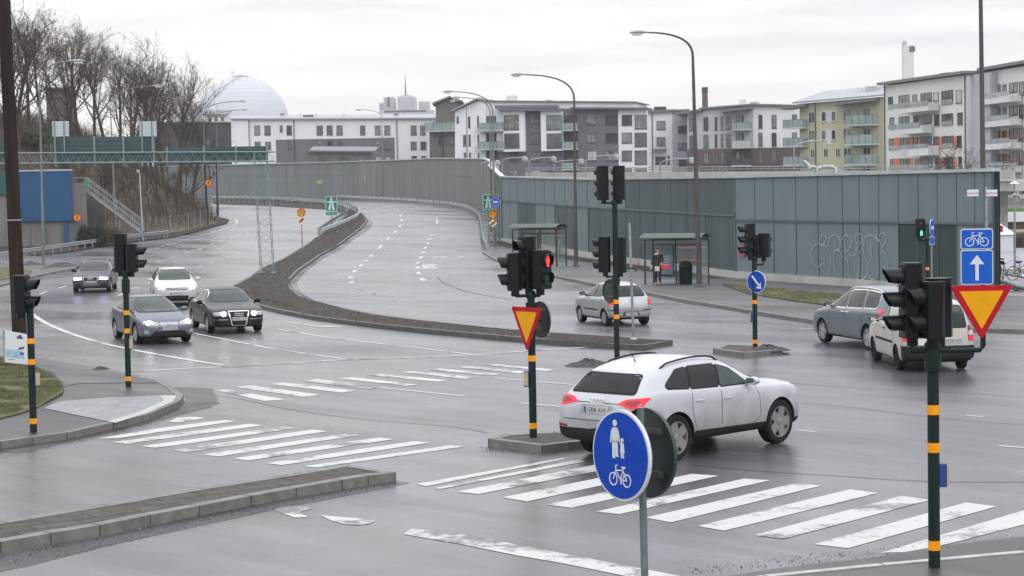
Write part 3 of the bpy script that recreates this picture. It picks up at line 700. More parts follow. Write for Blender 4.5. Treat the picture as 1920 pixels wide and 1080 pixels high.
for k in range(5):
    u, z = plM.uz(1200, 498-k*0); a = Vector((u-.1+.06*k, z-.15+.05*(k % 3))); gm.face([plM.pt(a.x, a.y, .12+.001*k), plM.pt(a.x+.05, a.y+.05, .12+.001*k), plM.pt(a.x+.05, a.y+.35, .12+.001*k), plM.pt(a.x, a.y+.3, .12+.001*k)])
gm.build('graffiti', M['grafr'], w2)['label'] = 'small red tag low on the wall'
# small notice and yellow sticker on the curved wall
t = thing('notice', 'small white notice board on the curved concrete wall', 'notice', P(689, 333, 296)); mb = MB(); mb.prism(rrect(1.0, .85, .02), 0, .05)
mb.build('board', M['swhite'], t); mb = MB()
for k in range(3): mb.prism([(-.36, .25-k*.25), (.36, .25-k*.25), (.36, .33-k*.25), (-.36, .33-k*.25)], .052, .056)
mb.build('lettering', M['sback'], t)
t = thing('graffiti_sign', 'small yellow green painted leaf shaped plate on the curved wall', 'plate', P(597, 341, 305)); mb = MB()
mb.prism([(-.5,.2),(-.2,.15),(.1,.3),(.5,.32),(.55,0),(.2,-.35),(-.1,-.2),(-.4,-.1)], 0, .03); mb.build('plate', mat('lime', (.32, .42, .10), .5), t)
mb = MB(); mb.prism(chain([(-.3, .1), (0, .0), (.2, .15), (.4, .1)], .08), .032, .036); mb.build('scrawl', M['sblack'], t)
# ---- wooded slope
foot = [(-60, 118), (-45, 150), (-43.5, 166), (-38.5, 171), (-35.5, 178), (-31.6, 184), (-30.4, 192), (-29.6, 201), (-30.6, 208), (-33, 217), (-38, 232), (-52, 256), (-75, 278), (-110, 296), (-150, 300), (-150, 118)]
def seg_d(p, a, b):
    ab = b-a; t = max(0, min(1, (p-a).dot(ab)/ab.length_squared)); return (p-(a+ab*t)).length
fv = [Vector(p) for p in foot]
def hill_h(x, y):
    p = Vector((x, y)); d = min(seg_d(p, fv[i], fv[i+1]) for i in range(len(fv)-2))
    if not inside_poly(p, fv): return -.3-d*.1
    n = noise.noise(Vector((x*.12, y*.12, 1)))*1.0+noise.noise(Vector((x*.4, y*.4, 4)))*.4
    k = min(1, d/15); h = 9.2*(k*k*(3-2*k)*.5+k*.5)+max(0, d-15)*.16
    return h+n*min(1, d/4)
def hill_z(x, y): return zt(y)+hill_h(x, y)
mb = MB(); st = 2.0; nx, ny = 62, 96
zz = {}
for i in range(nx):
    for j in range(ny):
        x, y = -146+i*st, 116+j*st; zz[i, j] = (x, y, hill_z(x, y))
for i in range(nx-1):
    for j in range(ny-1):
        q = [zz[i, j], zz[i+1, j], zz[i+1, j+1], zz[i, j+1]]
        if max(p[2]-zt(p[1]) for p in q) > -.35: mb.face(q)
struct(mb.build('hillside', M['earth'], smooth=True), 'steep brown wooded slope on the left')
# ---- blue wall / retaining walls at its foot
M['bluew'] = mat('blue_sheet', (.020, .080, .18), .6, spec=.2, var=.12, vs=.5)
M['greenw'] = mat('green_sheet', (.012, .075, .07), .45)
def wallbox(name, label, px0, px1, ytop, ybot, Y, m, cat='wall', thick=.5, Y2=None):
    a, b = at_px(px0, Y), at_px(px1, Y2 or Y); pl = Plane(a, b)
    z1 = pl.uz((px0+px1)/2, ytop)[1]; z0 = pl.uz((px0+px1)/2, ybot)[1]
    t = thing(name, label, cat, (a[0], a[1], 0)); return t, pl, Matrix.Translation((-a[0], -a[1], 0)), z0, z1
t, pl, inv, z0, z1 = wallbox('retaining_wall', 'pale retaining wall carrying the big blue panel on the left', -60, 160, 345, 470, 166, None)
mb = MB(); mb.M = inv; pbox(mb, pl, 0, pl.L, z0-.5, z1, -.5, 0); mb.build('wall', mat('stained_concrete', (.17, .165, .15), .85, var=.3, vs=.8, stretch=(1, 1, .2)), t)
ua = pl.uz(30, 400)[0]; ub = pl.uz(137, 400)[0]; za = pl.uz(80, 415)[1]; zb = pl.uz(80, 321)[1]
mb = MB(); mb.M = inv; pbox(mb, pl, ua, ub, za, zb, .003, .25); mb.build('blue_panel', M['bluew'], t)
mb = MB(); mb.M = inv; pbox(mb, pl, ua-.05, ub+.05, zb+.002, zb+.12, .0, .3); mb.build('flashing', M['cap'], t)
mb = MB(); mb.M = inv; u3 = pl.uz(-50, 400)[0]; pbox(mb, pl, u3, ua-.02, pl.uz(10, 365)[1], zb-.1, .003, .22); mb.build('green_panel', M['greenw'], t)
mb = MB(); mb.M = inv
for x in (58, 86, 117, 140): u = pl.uz(x, 440)[0]; pbox(mb, pl, u-.04, u+.04, z0, za-.01, 0, .04)
mb.build('joint', M['joint'], t)
mb = MB(); mb.M = inv; u = pl.uz(125, 440)[0]; pbox(mb, pl, u-.18, u+.18, z0, za-.005, .003, .12); mb.build('blue_strip', M['bluew'], t)
t2, pl2, inv2, z02, z12 = wallbox('retaining_wall', 'dark concrete wall under the steel stairs', 160, 196, 372, 460, 169, None)
mb = MB(); mb.M = inv2; pbox(mb, pl2, 0, pl2.L, z02-.5, z12, -.4, 0); mb.build('wall', mat('grimy_concrete', (.10, .095, .085), .85, var=.3, vs=.8), t2)
# orange warning discs by the wall
def disc_sign(label, px, py, Y, r, fig=True, post_to=None):
    p = P(px, py, Y); t = thing('warning_sign', label, 'road sign', p); mb = MB(); mb.prism(circ(r, 28), 0, .03); mb.build('rim', M['sred'], t)
    mb = MB(); mb.prism(circ(r*.78, 28), .032, .038); mb.build('face', M['syel'], t)
    if fig:
        mb = MB(); s = r
        mb.prism(chain([(-.05*s, .4*s), (0, .05*s), (-.3*s, -.45*s)], .17*s), .04, .046); mb.prism(chain([(0, .05*s), (.25*s, -.45*s)], .15*s), .046, .05)
        mb.prism(circ(.13*s, 12, .05*s, .55*s), .04, .046); mb.prism(chain([(-.05*s, .3*s), (.35*s, .1*s)], .12*s), .051, .054); mb.build('symbol', M['sblack'], t)
    if post_to is not None:
        mb = MB(); mb.tube([(0, .05, r*.8), (0, .05, post_to-p.z)], .04, 8); mb.build('post', M['gsteel'], t)
disc_sign('orange roadworks disc on the pale wall beside the stairs', 145, 408, 165.4, .34)
disc_sign('orange roadworks disc on a post in front of the curved wall', 391, 343, 196, .36, post_to=1.2)
# ---- steel stairs
Ys = 167.2
t = thing('staircase', 'galvanised steel staircase with railings climbing the wooded slope', 'staircase', P(265, 437, Ys))
b0 = P(268, 437, Ys); top = P(163, 357, Ys); inv = Matrix.Translation(-b0); land = P(140, 357, Ys); t.location = b0
d = top-b0
for nm, dy in (('stringer', -.5), ('stringer', .5)):
    mb = MB(); mb.M = inv; o = b0+Vector((0, dy, -.1)); mb.obox(o, d, (0, .06, 0), (0, 0, .26)); mb.obox(land+Vector((0, dy, -.1)), Vector((top.x-land.x, 0, 0)), (0, .06, 0), (0, 0, .26)); mb.build(nm, M['gsteel'], t)
mb = MB(); mb.M = inv
for i in range(20):
    q = b0+d*((i+.5)/20); mb.box(q.x-.14, q.x+.14, q.y-.44, q.y+.5, q.z+.06, q.z+.10)
mb.box(land.x, top.x, top.y-.44, top.y+.5, top.z+.05, top.z+.1); mb.build('tread', M['gsteel'], t)
for dy in (-.5, .55):
    mb = MB(); mb.M = inv
    for k in (.55, 1.05):
        mb.tube([b0+Vector((0, dy, k)), top+Vector((0, dy, k)), land+Vector((0, dy, k))], .028, 6)
    for i in range(7): q = b0+d*(i/6); mb.tube([q+Vector((0, dy, 0)), q+Vector((0, dy, 1.05))], .025, 6)
    mb.tube([land+Vector((0, dy, -.1)), land+Vector((0, dy, 1.05))], .025, 6)
    mb.build('railing', M['gsteel'], t)
mb = MB(); mb.M = inv; mb.box(land.x+.6, top.x+.3, top.y+.7, top.y+.74, top.z+.2, top.z+.9); mb.build('panel', mat('green_net', (.03, .22, .10), .6), t)
# ---- guardrails
def guardrail(label, pts, h=.72, post=2.0, world=False, m='gsteel', face=.3, offs=0.0, zbase=0.0, group=None):
    w = [Vector(p) for p in pts] if world else [G(x, y, zbase).to_2d() for x, y in pts]
    w = [p.to_2d() for p in smooth_line([Vector((p[0], p[1], 0)) for p in w], 5)]
    w = densify(w, post, closed=False)
    t = thing('guardrail', label, 'guardrail', (w[0].x, w[0].y, zt(w[0].y)), group=group); inv = Matrix.Translation((-w[0].x, -w[0].y, -zt(w[0].y)))
    b = MB(); b.M = inv; prof = [(0, 0), (.045, .03), (.045, .10), (0, .14), (0, .17), (.045, .21), (.045, .28), (0, .31)]
    for i in range(len(w)-1):
        a, c = w[i], w[i+1]
        d0 = (w[min(i+1, len(w)-1)]-w[max(i-1, 0)]).normalized(); d1 = (w[min(i+2, len(w)-1)]-w[i]).normalized()
        n0, n1 = Vector((d0.y, -d0.x)), Vector((d1.y, -d1.x)); za, zc = zt(a.y)+zbase+h-.31, zt(c.y)+zbase+h-.31
        for (o0, h0), (o1, h1) in zip(prof, prof[1:]):
            b.face([(a.x+n0.x*o0, a.y+n0.y*o0, za+h0), (c.x+n1.x*o0, c.y+n1.y*o0, zc+h0), (c.x+n1.x*o1, c.y+n1.y*o1, zc+h1), (a.x+n0.x*o1, a.y+n0.y*o1, za+h1)])
            b.face([(a.x-n0.x*.012+n0.x*o0, a.y-n0.y*.012+n0.y*o0, za+h0), (c.x-n1.x*.012+n1.x*o0, c.y-n1.y*.012+n1.y*o0, zc+h0), (c.x-n1.x*.012+n1.x*o1, c.y-n1.y*.012+n1.y*o1, zc+h1), (a.x-n0.x*.012+n0.x*o1, a.y-n0.y*.012+n0.y*o1, za+h1)])
    b.build('rail', M[m], t)
    for i, a in enumerate(w[:100]):
        d0 = (w[min(i+1, len(w)-1)]-w[max(i-1, 0)]).normalized(); n = Vector((d0.y, -d0.x))
        if i == 0:
            q = MB(); q.box(-.05, .05, -.05, .05, -.3, h-.02)
            po = q.build('post', M['gsteel'], t)
        else:
            po = po0.copy(); COL.objects.link(po); po.parent = t
        if i == 0: po0 = po
        po.location = (a.x-w[0].x-n.x*.09, a.y-w[0].y-n.y*.09, zt(a.y)+zbase-zt(w[0].y))
guardrail('long pale guardrail below the blue wall on the left roadside', [(-60,500),(0,492),(38,485.5),(117,474),(190,463),(262,453),(316,447)], post=3.5)
M['railb'] = mat('brownish_rail', (.10, .09, .085), .6, var=.3, vs=3)
guardrail('near guardrail of the median curving off to the left', [(599,441.5),(617,428),(640,413),(653,404),(640,397),(611,391.5),(528,386),(398,381)], m='railb', post=2.4)
guardrail('far guardrail of the median that loops round to the outer carriageway', [(602,443.5),(632,432),(668,414),(673,404),(664,398),(638,389),(528,378),(398,375)], m='cap', post=2.4)
guardrail('guardrail in front of the curved wall down to the green motorway sign', [(912,472),(905,455),(903,440),(901,425),(896,410),(880,398),(850,390),(800,385),(700,378),(600,372.5),(500,370.5),(400,370)], m='cap', post=3.2)
# ------------------------------------------------------------------ buildings behind
def bwall(c, var=.08, r=.75): return mat('render_%d' % len(bpy.data.materials), c, r, var=var, vs=.4)
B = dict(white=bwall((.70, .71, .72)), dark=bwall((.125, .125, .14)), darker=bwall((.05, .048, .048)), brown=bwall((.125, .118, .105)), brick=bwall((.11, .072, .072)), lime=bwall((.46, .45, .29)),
         cream=bwall((.66, .66, .63)), roof=mat('metal_roof', (.27, .28, .30), .45, var=.15, vs=.6), roofd=mat('dark_roof', (.14, .14, .16), .5), grey=bwall((.42, .44, .46)), greyblue=bwall((.40, .42, .44)),
         orange=bwall((.58, .16, .05)), maroon=bwall((.12, .03, .035)), tower=bwall((.50, .51, .53)), frame=mat('white_frame', (.55, .55, .55), .5), framed=mat('dark_frame', (.05, .05, .055), .5),
         pane=mat('window_pane', (.075, .085, .09), .12, spec=.8, var=.7, vs=.5, col2=(.17, .19, .19)), paneb=mat('balcony_glass', (.25, .31, .295), .2, var=.3, vs=.4), greyglass=mat('grey_balcony_glass', (.30, .34, .34), .2, var=.4, vs=.6), paneL=mat('window_pane_painted_sky', (.20, .23, .24), .15, var=.5, vs=.8), paneD=mat('window_pane_dark', (.03, .036, .04), .1, var=.6, vs=.8), paneC=mat('window_pane_curtain', (.10, .11, .11), .2, var=.8, vs=1.6, col2=(.34, .34, .32)), panel=mat('pale_pane', (.42, .45, .44), .2))  # pane tones carry sky reflections in their colour; last entry is a paler pane
brk = B['brick']; 
class Bld:
    def __init__(s, label, px0, Y0, px1, Y1, zb=-1.0, name='apartment_building', cat='building', group=None):
        a, b = at_px(px0, Y0), at_px(px1, Y1); s.pl = Plane(a, b)
        s.t = thing(name, label, cat, (a[0], a[1], 0), group=group); s.inv = Matrix.Translation((-a[0], -a[1], 0)); s.zb = zb
    def mb(s): m = MB(); m.M = s.inv; return m
    def r(s, x0, y0, x1, y1):
        xc, yc = (x0+x1)/2, (y0+y1)/2
        return s.pl.uz(x0, yc)[0], s.pl.uz(x1, yc)[0], s.pl.uz(xc, y1)[1], s.pl.uz(xc, y0)[1]
    def wall(s, x0, ytop, x1, ytop1=None, depth=12, m='white', ybot=None, o=0.0, name='wall'):
        """wall block whose top follows ytop at x0 to ytop1 at x1"""
        ytop1 = ytop if ytop1 is None else ytop1
        u0, za = s.pl.uz(x0, ytop); u1, zb = s.pl.uz(x1, ytop1); z0 = s.zb if ybot is None else s.pl.uz((x0+x1)/2, ybot)[1]
        q = s.mb(); A = [s.pl.pt(u0, z0, o), s.pl.pt(u1, z0, o), s.pl.pt(u1, zb, o), s.pl.pt(u0, za, o)]; dv = s.pl.n*-(depth+o if depth > 1 else depth)
        Bk = [p+dv for p in A]; q.face(A); q.face(Bk)
        for i in range(4): q.face([A[i], A[(i+1) % 4], Bk[(i+1) % 4], Bk[i]])
        return q.build(name, B[m], s.t)
    def win(s, x0, y0, x1, y1, o=0.0, frame='framed', pane='pane', bars=1, fw=.07):
        if pane == 'pane': pane = rnd.choice(('pane', 'pane', 'paneL', 'paneD', 'paneC'))
        u0, u1, z0, z1 = s.r(x0, y0, x1, y1); q = s.mb()
        pbox(q, s.pl, u0, u1, z0, z0+fw, o+.002, o+.07); pbox(q, s.pl, u0, u1, z1-fw, z1, o+.002, o+.07)
        pbox(q, s.pl, u0, u0+fw, z0+fw, z1-fw, o+.002, o+.07); pbox(q, s.pl, u1-fw, u1, z0+fw, z1-fw, o+.002, o+.07)
        for k in range(1, bars+1):
            uc = u0+(u1-u0)*k/(bars+1)
            if bars: pbox(q, s.pl, uc-.03, uc+.03, z0+fw, z1-fw, o+.004, o+.06)
        pbox(q, s.pl, u0-.06, u1+.06, z0-.07, z0-.003, o+.002, o+.12)
        w = q.build('window', B[frame], s.t); g = s.mb(); pbox(g, s.pl, u0+fw, u1-fw, z0+fw, z1-fw, o-.05, o+.022); g.build('pane', B[pane], w)
        return w
    def box(s, name, m, x0, y0, x1, y1, o0, o1, mm=None):
        u0, u1, z0, z1 = s.r(x0, y0, x1, y1); q = s.mb(); pbox(q, s.pl, u0, u1, z0, z1, o0, o1); return q.build(name, mm or B[m], s.t)
    def balcony(s, x0, y0, x1, y1, d=1.5, rail='paneb', slab='grey'):
        """y0 rail top, y1 slab bottom"""
        u0, u1, z0, z1 = s.r(x0, y0, x1, y1); q = s.mb(); pbox(q, s.pl, u0, u1, z0, z0+.2, .003, d); w = q.build('balcony', B[slab], s.t)
        g = s.mb(); pbox(g, s.pl, u0+.02, u1-.02, z0+.22, z1, d-.08, d-.04); pbox(g, s.pl, u0+.02, u0+.05, z0+.22, z1, .01, d-.09); pbox(g, s.pl, u1-.05, u1-.02, z0+.22, z1, .01, d-.09)
        g.build('balustrade', B[rail], w)
        h = s.mb(); pbox(h, s.pl, u0, u1, z1+.002, z1+.05, d-.1, d-.02)
        for k in range(5): uk = u0+(u1-u0-.05)*k/4; pbox(h, s.pl, uk, uk+.05, z0+.22, z1, d-.038, d-.005)
        h.build('handrail', B['framed'], w)
    def pipe(s, x, y0, y1, o=.1):
        u, z1 = s.pl.uz(x, y0); z0 = s.pl.uz(x, y1)[1]; q = s.mb(); q.tube([s.pl.pt(u, z0, o), s.pl.pt(u, z1, o)], .08, 6); q.build('drainpipe', B['framed'], s.t)
    def roofslab(s, x0, y0, x1, y1, over=.6, depth=12, th=.3, m='roofd', rise=0, name='roof'):
        u0, za = s.pl.uz(x0, y0); u1, zb = s.pl.uz(x1, y1); q = s.mb(); o = s.pl.pt(u0, za, over)
        a = s.pl.u*(u1-u0)+Vector((0, 0, zb-za)); d = s.pl.n*-(depth+over)+Vector((0, 0, rise)); q.obox(o+Vector((0, 0, .003)), a, d, (0, 0, th)); return q.build(name, B[m], s.t)
def box_thing(parent_b, name, m, x0, y0, x1, y1, o0, o1): return parent_b.box(name, m, x0, y0, x1, y1, o0, o1)
# -- A long white low block
A = Bld('long low white apartment block with dark panel and grey metal roof, left behind the wall', 433, 377, 862, 377, 2)
A.wall(433, 224, 862, 222, depth=11, m='white'); A.roofslab(431, 224, 864, 222, m='roof', rise=1.1, th=.15, depth=11, over=.7)
A.wall(433, 216, 466, 223.5, depth=9, m='white', o=.25, name='gable_wall')
A.box('grey_panel', 'dark', 518, 260, 740, 310, .01, .12)
K = px2(380, 130, 4)
for y0, y1, xs_ in ((421,492,((388,432),(463,510),(630,668),(855,902),(930,975),(1004,1050),(1181,1219),(1291,1335),(1363,1408),(1560,1605),(1631,1673))),
                   (542,602,((390,435),(470,513),(1561,1605),(1634,1677))), (650,700,((1566,1608),(1638,1680)))):
    for a, b in xs_: (p, q) = K(a, y0, b, y1); A.win(*p, *q)
(p, q) = K(578,420,600,470); A.win(*p, *q, bars=0)
for a, b in ((638,665),(862,900),(935,975),(1008,1050),(1296,1333),(1368,1408)): (p, q) = K(a, 535, b, 598); A.win(*p, *q, o=.12)
for a, b in ((1298,1338),(1370,1410)): (p, q) = K(a, 655, b, 690); A.win(*p, *q, o=.12, pane='panel')
for x in (466.5, 551, 744): A.pipe(x, 224, 305, o=.25)
A.box('roof_hatch', 'roofd', 565, 214, 584, 219, -4, -3); A.box('roof_hatch', 'roofd', 519, 211, 527, 214, -6, -5); A.box('roof_hatch', 'roofd', 736, 211, 744, 214, -6, -5)
for x in (557, 587, 640, 754): A.box('roof_vent', 'grey', x, 210, x+1.5, 216, -5, -4.8)
L_ = Bld('low dark annex with a shallow lean-to roof in front of the long white block', 566, 352, 703, 352, 2)
L_.wall(568, 285, 697, 286, depth=8, m='brown'); L_.roofslab(580, 284, 704, 285, over=.8, depth=8, m='roofd', rise=.9, th=.2)
for a, b in ((597,613),(617,627),(637,655),(672,687)): L_.win(a, 293, b, 302)
# dark gabled block and grey annex with roof terrace
D_ = Bld('dark brown gabled block behind the grey annex', 815, 360, 860, 360, 3)
q = D_.mb(); poly = [D_.pl.uz(x, y) for x, y in ((817,197),(842,184),(866,192),(866,260),(817,260))]; A0 = [D_.pl.pt(u, z, 0) for u, z in poly]; B0 = [p-D_.pl.n*10 for p in A0]
q.face(A0); q.face(B0)
for i in range(5): q.face([A0[i], A0[(i+1) % 5], B0[(i+1) % 5], B0[i]])
q.build('wall', B['brown'], D_.t)
for a, b in (((811,196.5),(843,183.5)), ((842,183.5),(868,192.5))): D_.roofslab(*a, *b, over=.8, depth=10, th=.35)
D_.win(847, 202, 850, 212, bars=0)
E_ = Bld('grey brown annex with a glass railed roof terrace left of the white complex', 804, 338, 867, 335, 2)
E_.wall(805, 245, 866, 244, depth=10, m='brown'); E_.balcony(803, 230, 868, 247, d=1.2)
K = px2(800, 130, 4)
for x0, x1 in ((90,108),(122,143),(175,205)):
    (p, q) = K(x0, 490, x1, 570); E_.win(*p, *q, bars=0)
for x0, x1 in ((28,40),(95,115),(122,145)): (p, q) = K(x0, 630, x1, 690); E_.win(*p, *q, bars=0)
E_.pipe(830, 246, 303)
# -- C white and dark grey complex
C_ = Bld('white and dark grey apartment complex with framed bay windows in the centre', 853, 316, 1217, 309, 1)
C_.wall(900, 190, 1190, 192, depth=12, m='white'); C_.roofslab(897, 190, 1194, 192, over=.5, depth=13, th=.14)
q = C_.mb(); poly = [C_.pl.uz(x, y) for x, y in ((854,209),(899,188),(912,191),(912,330),(854,330))]; A0 = [C_.pl.pt(u, z, .3) for u, z in poly]; B0 = [p-C_.pl.n*12 for p in A0]
q.face(A0); q.face(B0)
for i in range(5): q.face([A0[i], A0[(i+1) % 5], B0[(i+1) % 5], B0[i]])
q.build('gable_wall', B['white'], C_.t); C_.roofslab(850, 209, 899, 186, over=1, depth=12, th=.25, m='roof')
def CW(x0, y0, x1, y1, **k): (p, q) = K(x0, y0, x1, y1); C_.win(*p, *q, **k)
for r_ in ((228,355,245,400),(315,355,330,438),(383,350,395,435),(278,493,300,575),(318,490,333,572),(386,490,397,572),(283,625,300,690),(322,625,336,690),(388,625,398,690)): CW(*r_, o=.3, bars=0)
CW(448,350,527,430); CW(555,345,572,405, bars=0)
def CB(n, m, x0, y0, x1, y1, o0, o1): (p, q) = K(x0, y0, x1, y1); return C_.box(n, m, *p, *q, o0, o1)
CB('recess_shade', 'darker', 418, 480, 545, 690, .01, .05)  # flat dark sheet on the wall; the recess's shade is put into its colour
CB('grey_wall', 'dark', 545, 300, 1140, 800, .02, .5); CB('bay_frame', 'white', 592, 305, 752, 618, .51, 1.6); CB('bay_frame', 'white', 872, 305, 1032, 613, .51, 1.6)
CB('white_wall', 'white', 530, 300, 592, 620, .501, .56)
for r_ in ((597,345,708,455),(600,482,712,592)): CW(*r_, o=1.6, bars=3, pane='pane')
for r_ in ((913,345,1030,455),(916,482,1030,592)): CW(*r_, o=1.6, bars=3)
for r_ in ((785,345,845,405),(785,478,850,560),(800,620,860,690),(630,625,700,690),(625,755,690,800),(905,650,980,700),(905,755,975,785)): CW(*r_, o=.5)
CW(792,757,860,800, o=.5, pane='panel')
C_.roofslab(934, 204, 1048, 203, over=2.3, depth=3, th=.45, m='roofd', name='bay_roof'); C_.roofslab(940, 208.5, 1058, 208.5, over=2.4, depth=3, th=.35, m='roofd', name='bay_roof')
CB('grey_wall', 'dark', 1138, 300, 1450, 800, .01, .8); CB('white_wall', 'white', 1447, 305, 1662, 800, .01, 1.0)
C_.roofslab(1074, 205, 1217, 205.5, over=2.0, depth=4, th=.3, m='roofd', name='bay_roof')
CB('recess_shade', 'darker', 1032, 345, 1136, 800, .505, .53)  # dark sheet behind the balconies, shade put into its colour
for y0, y1 in ((340,415),(478,550)):
    CW(1205,y0,1278,y1, o=.8); CW(1347,y0,1440,y1, o=.8)
CW(1212,612,1285,685, o=.8, pane='panel'); CW(1350,610,1445,685, o=.8)
for k in range(4):
    y = 343+133*k; CW(1472, y, 1548, y+78, o=1.0, bars=1); CW(1568, y, 1660, y+104, o=1.0, bars=3, pane='pane')
for y in (405, 545, 700): (p, q) = K(1030, y, 1150, y+60); C_.balcony(*p, *q, d=2.0)
for y in (405, 545): (p, q) = K(403, y, 595, y+62); C_.balcony(*p, *q, d=1.8)
C_.box('chimney', 'cream', 944, 178, 960, 189, -4, -2); C_.box('chimney', 'grey', 1016, 186, 1027, 190, -4, -3)
# -- D narrow white block
Dn = Bld('narrow white block with a small canopy right of the grey complex', 1217, 328, 1290, 328, 1)
K = px2(1180, 130, 5.047)
Dn.wall(1217, 211, 1260, 209.5, m='white', depth=10); Dn.wall(1260, 209.5, 1290, 208, m='greyblue', depth=10, name='side_wall'); Dn.roofslab(1214, 211, 1292, 208, over=.8, depth=10, th=.3)
for r_, f in (((258,488,342,570),0),((258,643,342,725),0),((245,825,345,900),0),((460,695,548,765),0),((465,855,545,920),0),((360,818,383,900),0)): (p, q) = K(*r_); Dn.win(*p, *q)
(p, q) = K(460,535,548,605); Dn.box('blind_box', 'darker', *p, *q, .01, .5); (p, q) = K(232,752,348,775); Dn.box('canopy', 'roofd', *p, *q, .01, 1.3); Dn.pipe(1222.5, 212, 322)
Dn.box('roof_box', 'darker', 1229, 199, 1251, 209, -4, -2); Dn.box('roof_box', 'grey', 1252, 203, 1270, 208, -5, -3)
# -- E white over brick
Eb = Bld('white block with dark red brick lower floors and round balconies', 1288, 322, 1503, 318, 1)
Eb.wall(1288, 212, 1318, 210, m='greyblue', depth=10, name='side_wall'); Eb.wall(1318, 206, 1412, 199, m='grey', depth=10); Eb.wall(1412, 199, 1502, 201, m='white', depth=10)
Eb.roofslab(1268, 216, 1316, 209, over=1.2, depth=8, th=.4); Eb.roofslab(1312, 205.5, 1412, 198, over=.7, depth=10, th=.3); Eb.roofslab(1410, 198, 1492, 200, over=.7, depth=10, th=.3)
Eb.box('brick_wall', 'brick', 1288, 278, 1502, 330, .003, .10)
def EW(x0, y0, x1, y1, **k): (p, q) = K(x0, y0, x1, y1); Eb.win(*p, *q, **k)
for a, b, dy in ((568,613,8),(702,748,3),(808,832,0),(864,889,-3),(911,958,-6)):
    EW(a, 450+dy, b, 575+dy, bars=0 if b-a < 30 else 1); EW(a+1, 617+dy, b+1, 740+dy, bars=0 if b-a < 30 else 1); EW(a+4, 783+dy*.5, b+4, 893+dy*.5, bars=0 if b-a < 30 else 1, o=.1); EW(a+5, 945, b+5, 990, bars=0, o=.1)
for a, b in ((1222,1260),(1347,1393)):
    for y0, y1, o in ((430,558,0),(600,728,0),(768,892,.1)): EW(a, y0, b, y1, bars=0, o=o)
for y0, y1 in ((428,480),(598,650)): EW(1540, y0, 1587, y1, bars=0)
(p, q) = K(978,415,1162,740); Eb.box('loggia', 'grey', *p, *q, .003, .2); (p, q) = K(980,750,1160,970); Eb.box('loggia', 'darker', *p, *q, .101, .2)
for y0 in (435, 605, 780): EW(1010, y0, 1048, y0+80, o=.2, bars=0); EW(1062, y0, 1085, y0+75, o=.2, bars=0)
for y0, y1, rr_ in ((505,580,'paneb'),(675,750,'panel'),(850,920,'framed')): (p, q) = K(978,y0,1162,y1); Eb.balcony(*p, *q, d=2.0, rail=rr_)
Eb.roofslab(1355, 212, 1412, 205, over=2.6, depth=1, th=.4, m='roofd', name='balcony_roof')
Eb.box('chimney', 'cream', 1384, 185, 1395, 197, -4, -2); Eb.box('roof_box', 'grey', 1402, 189.5, 1418, 197, -5, -3)
for x in (1350, 1366, 1434, 1450, 1470): Eb.box('roof_vent', 'roofd', x, 197, x+7, 201, -4, -3)
# -- F yellow green block
Fb = Bld('yellow green apartment block with green glass balconies', 1499, 300, 1660, 291, 0)
c6 = px2(1460, 60, 3.789)
Fb.wall(1499, 194.5, 1660, 181, m='lime', depth=11)
Fb.roofslab(1492, 195, 1661, 180.5, over=1, depth=9, m='roof', rise=2.0, th=.25)
def FW(x0, y0, x1, y1, **k): (p, q) = c6(x0, y0, x1, y1); Fb.win(*p, *q, **k)
for r_ in ((213,568,255,648),(458,548,517,628),(213,697,255,768),(458,685,517,768),(225,832,257,893),(320,828,352,890),(405,826,438,888),(462,822,518,898),(463,955,515,1010),(600,545,655,598),(600,683,655,735),(600,818,655,875),(600,955,655,1010)): FW(*r_, frame='frame')
for y0 in (560, 692): (p, q) = c6(295, y0, 415, y0+82); Fb.box('white_panel', 'frame', *p, *q, .003, .05, B['frame']); FW(305, y0+6, 338, y0+76, o=.05, frame='frame', bars=0); FW(377, y0+4, 408, y0+74, o=.05, frame='frame', bars=0)
for y0 in (592, 730, 870): (p, q) = c6(512, y0, 710, y0+76); Fb.balcony(*p, *q, d=1.8, slab='grey')
for y0 in (625, 755, 885): (p, q) = c6(68, y0, 212, y0+64); Fb.balcony(*p, *q, d=1.6, slab='grey')
Fb.roofslab(1574, 199, 1650, 190, over=2.4, depth=1, th=.4, m='roofd', name='balcony_roof'); Fb.roofslab(1478, 206, 1516, 200, over=2.2, depth=1, th=.4, m='roofd', name='balcony_roof'); Fb.pipe(1529, 192, 320)
Fb.box('chimney', 'cream', 1577, 163, 1587, 180, -7, -5); Fb.box('roof_box', 'grey', 1598, 160, 1618, 172, -7, -4)
# -- G, H white blocks with orange panels
Gb = Bld('white apartment block with orange panels and long balconies', 1659, 272, 1813, 246, -1)
Gb.wall(1659, 161, 1813, 140, m='cream', depth=12); Gb.roofslab(1654, 160, 1816, 138, over=.8, depth=12, th=.35)
Gb.wall(1813, 140, 1848, 136, m='grey', depth=10, o=-.6, name='link_wall')
def GW(b, x0, y0, x1, y1, **k): (p, q) = c6(x0, y0, x1, y1); b.win(*p, *q, **k)
rows = [((780,460,812,545),(855,448,930,520),(952,445,985,500),(1010,432,1088,495),(1098,430,1138,490),(1158,415,1240,485),(1262,412,1302,505)),
        ((790,607,822,690),(855,600,930,665),(960,595,995,650),(1003,586,1090,650),(1108,585,1142,665),(1160,580,1240,640),(1272,572,1308,657)),
        ((785,757,818,835),(865,750,930,810),(958,748,990,800),(1010,742,1090,800),(1100,742,1138,800),(1165,738,1245,795),(1268,735,1300,818)),
        ((793,900,826,980),(865,898,930,960),(968,898,992,960),(1010,890,1092,960),(1112,890,1140,970),(1170,888,1245,950),(1278,885,1303,975))]
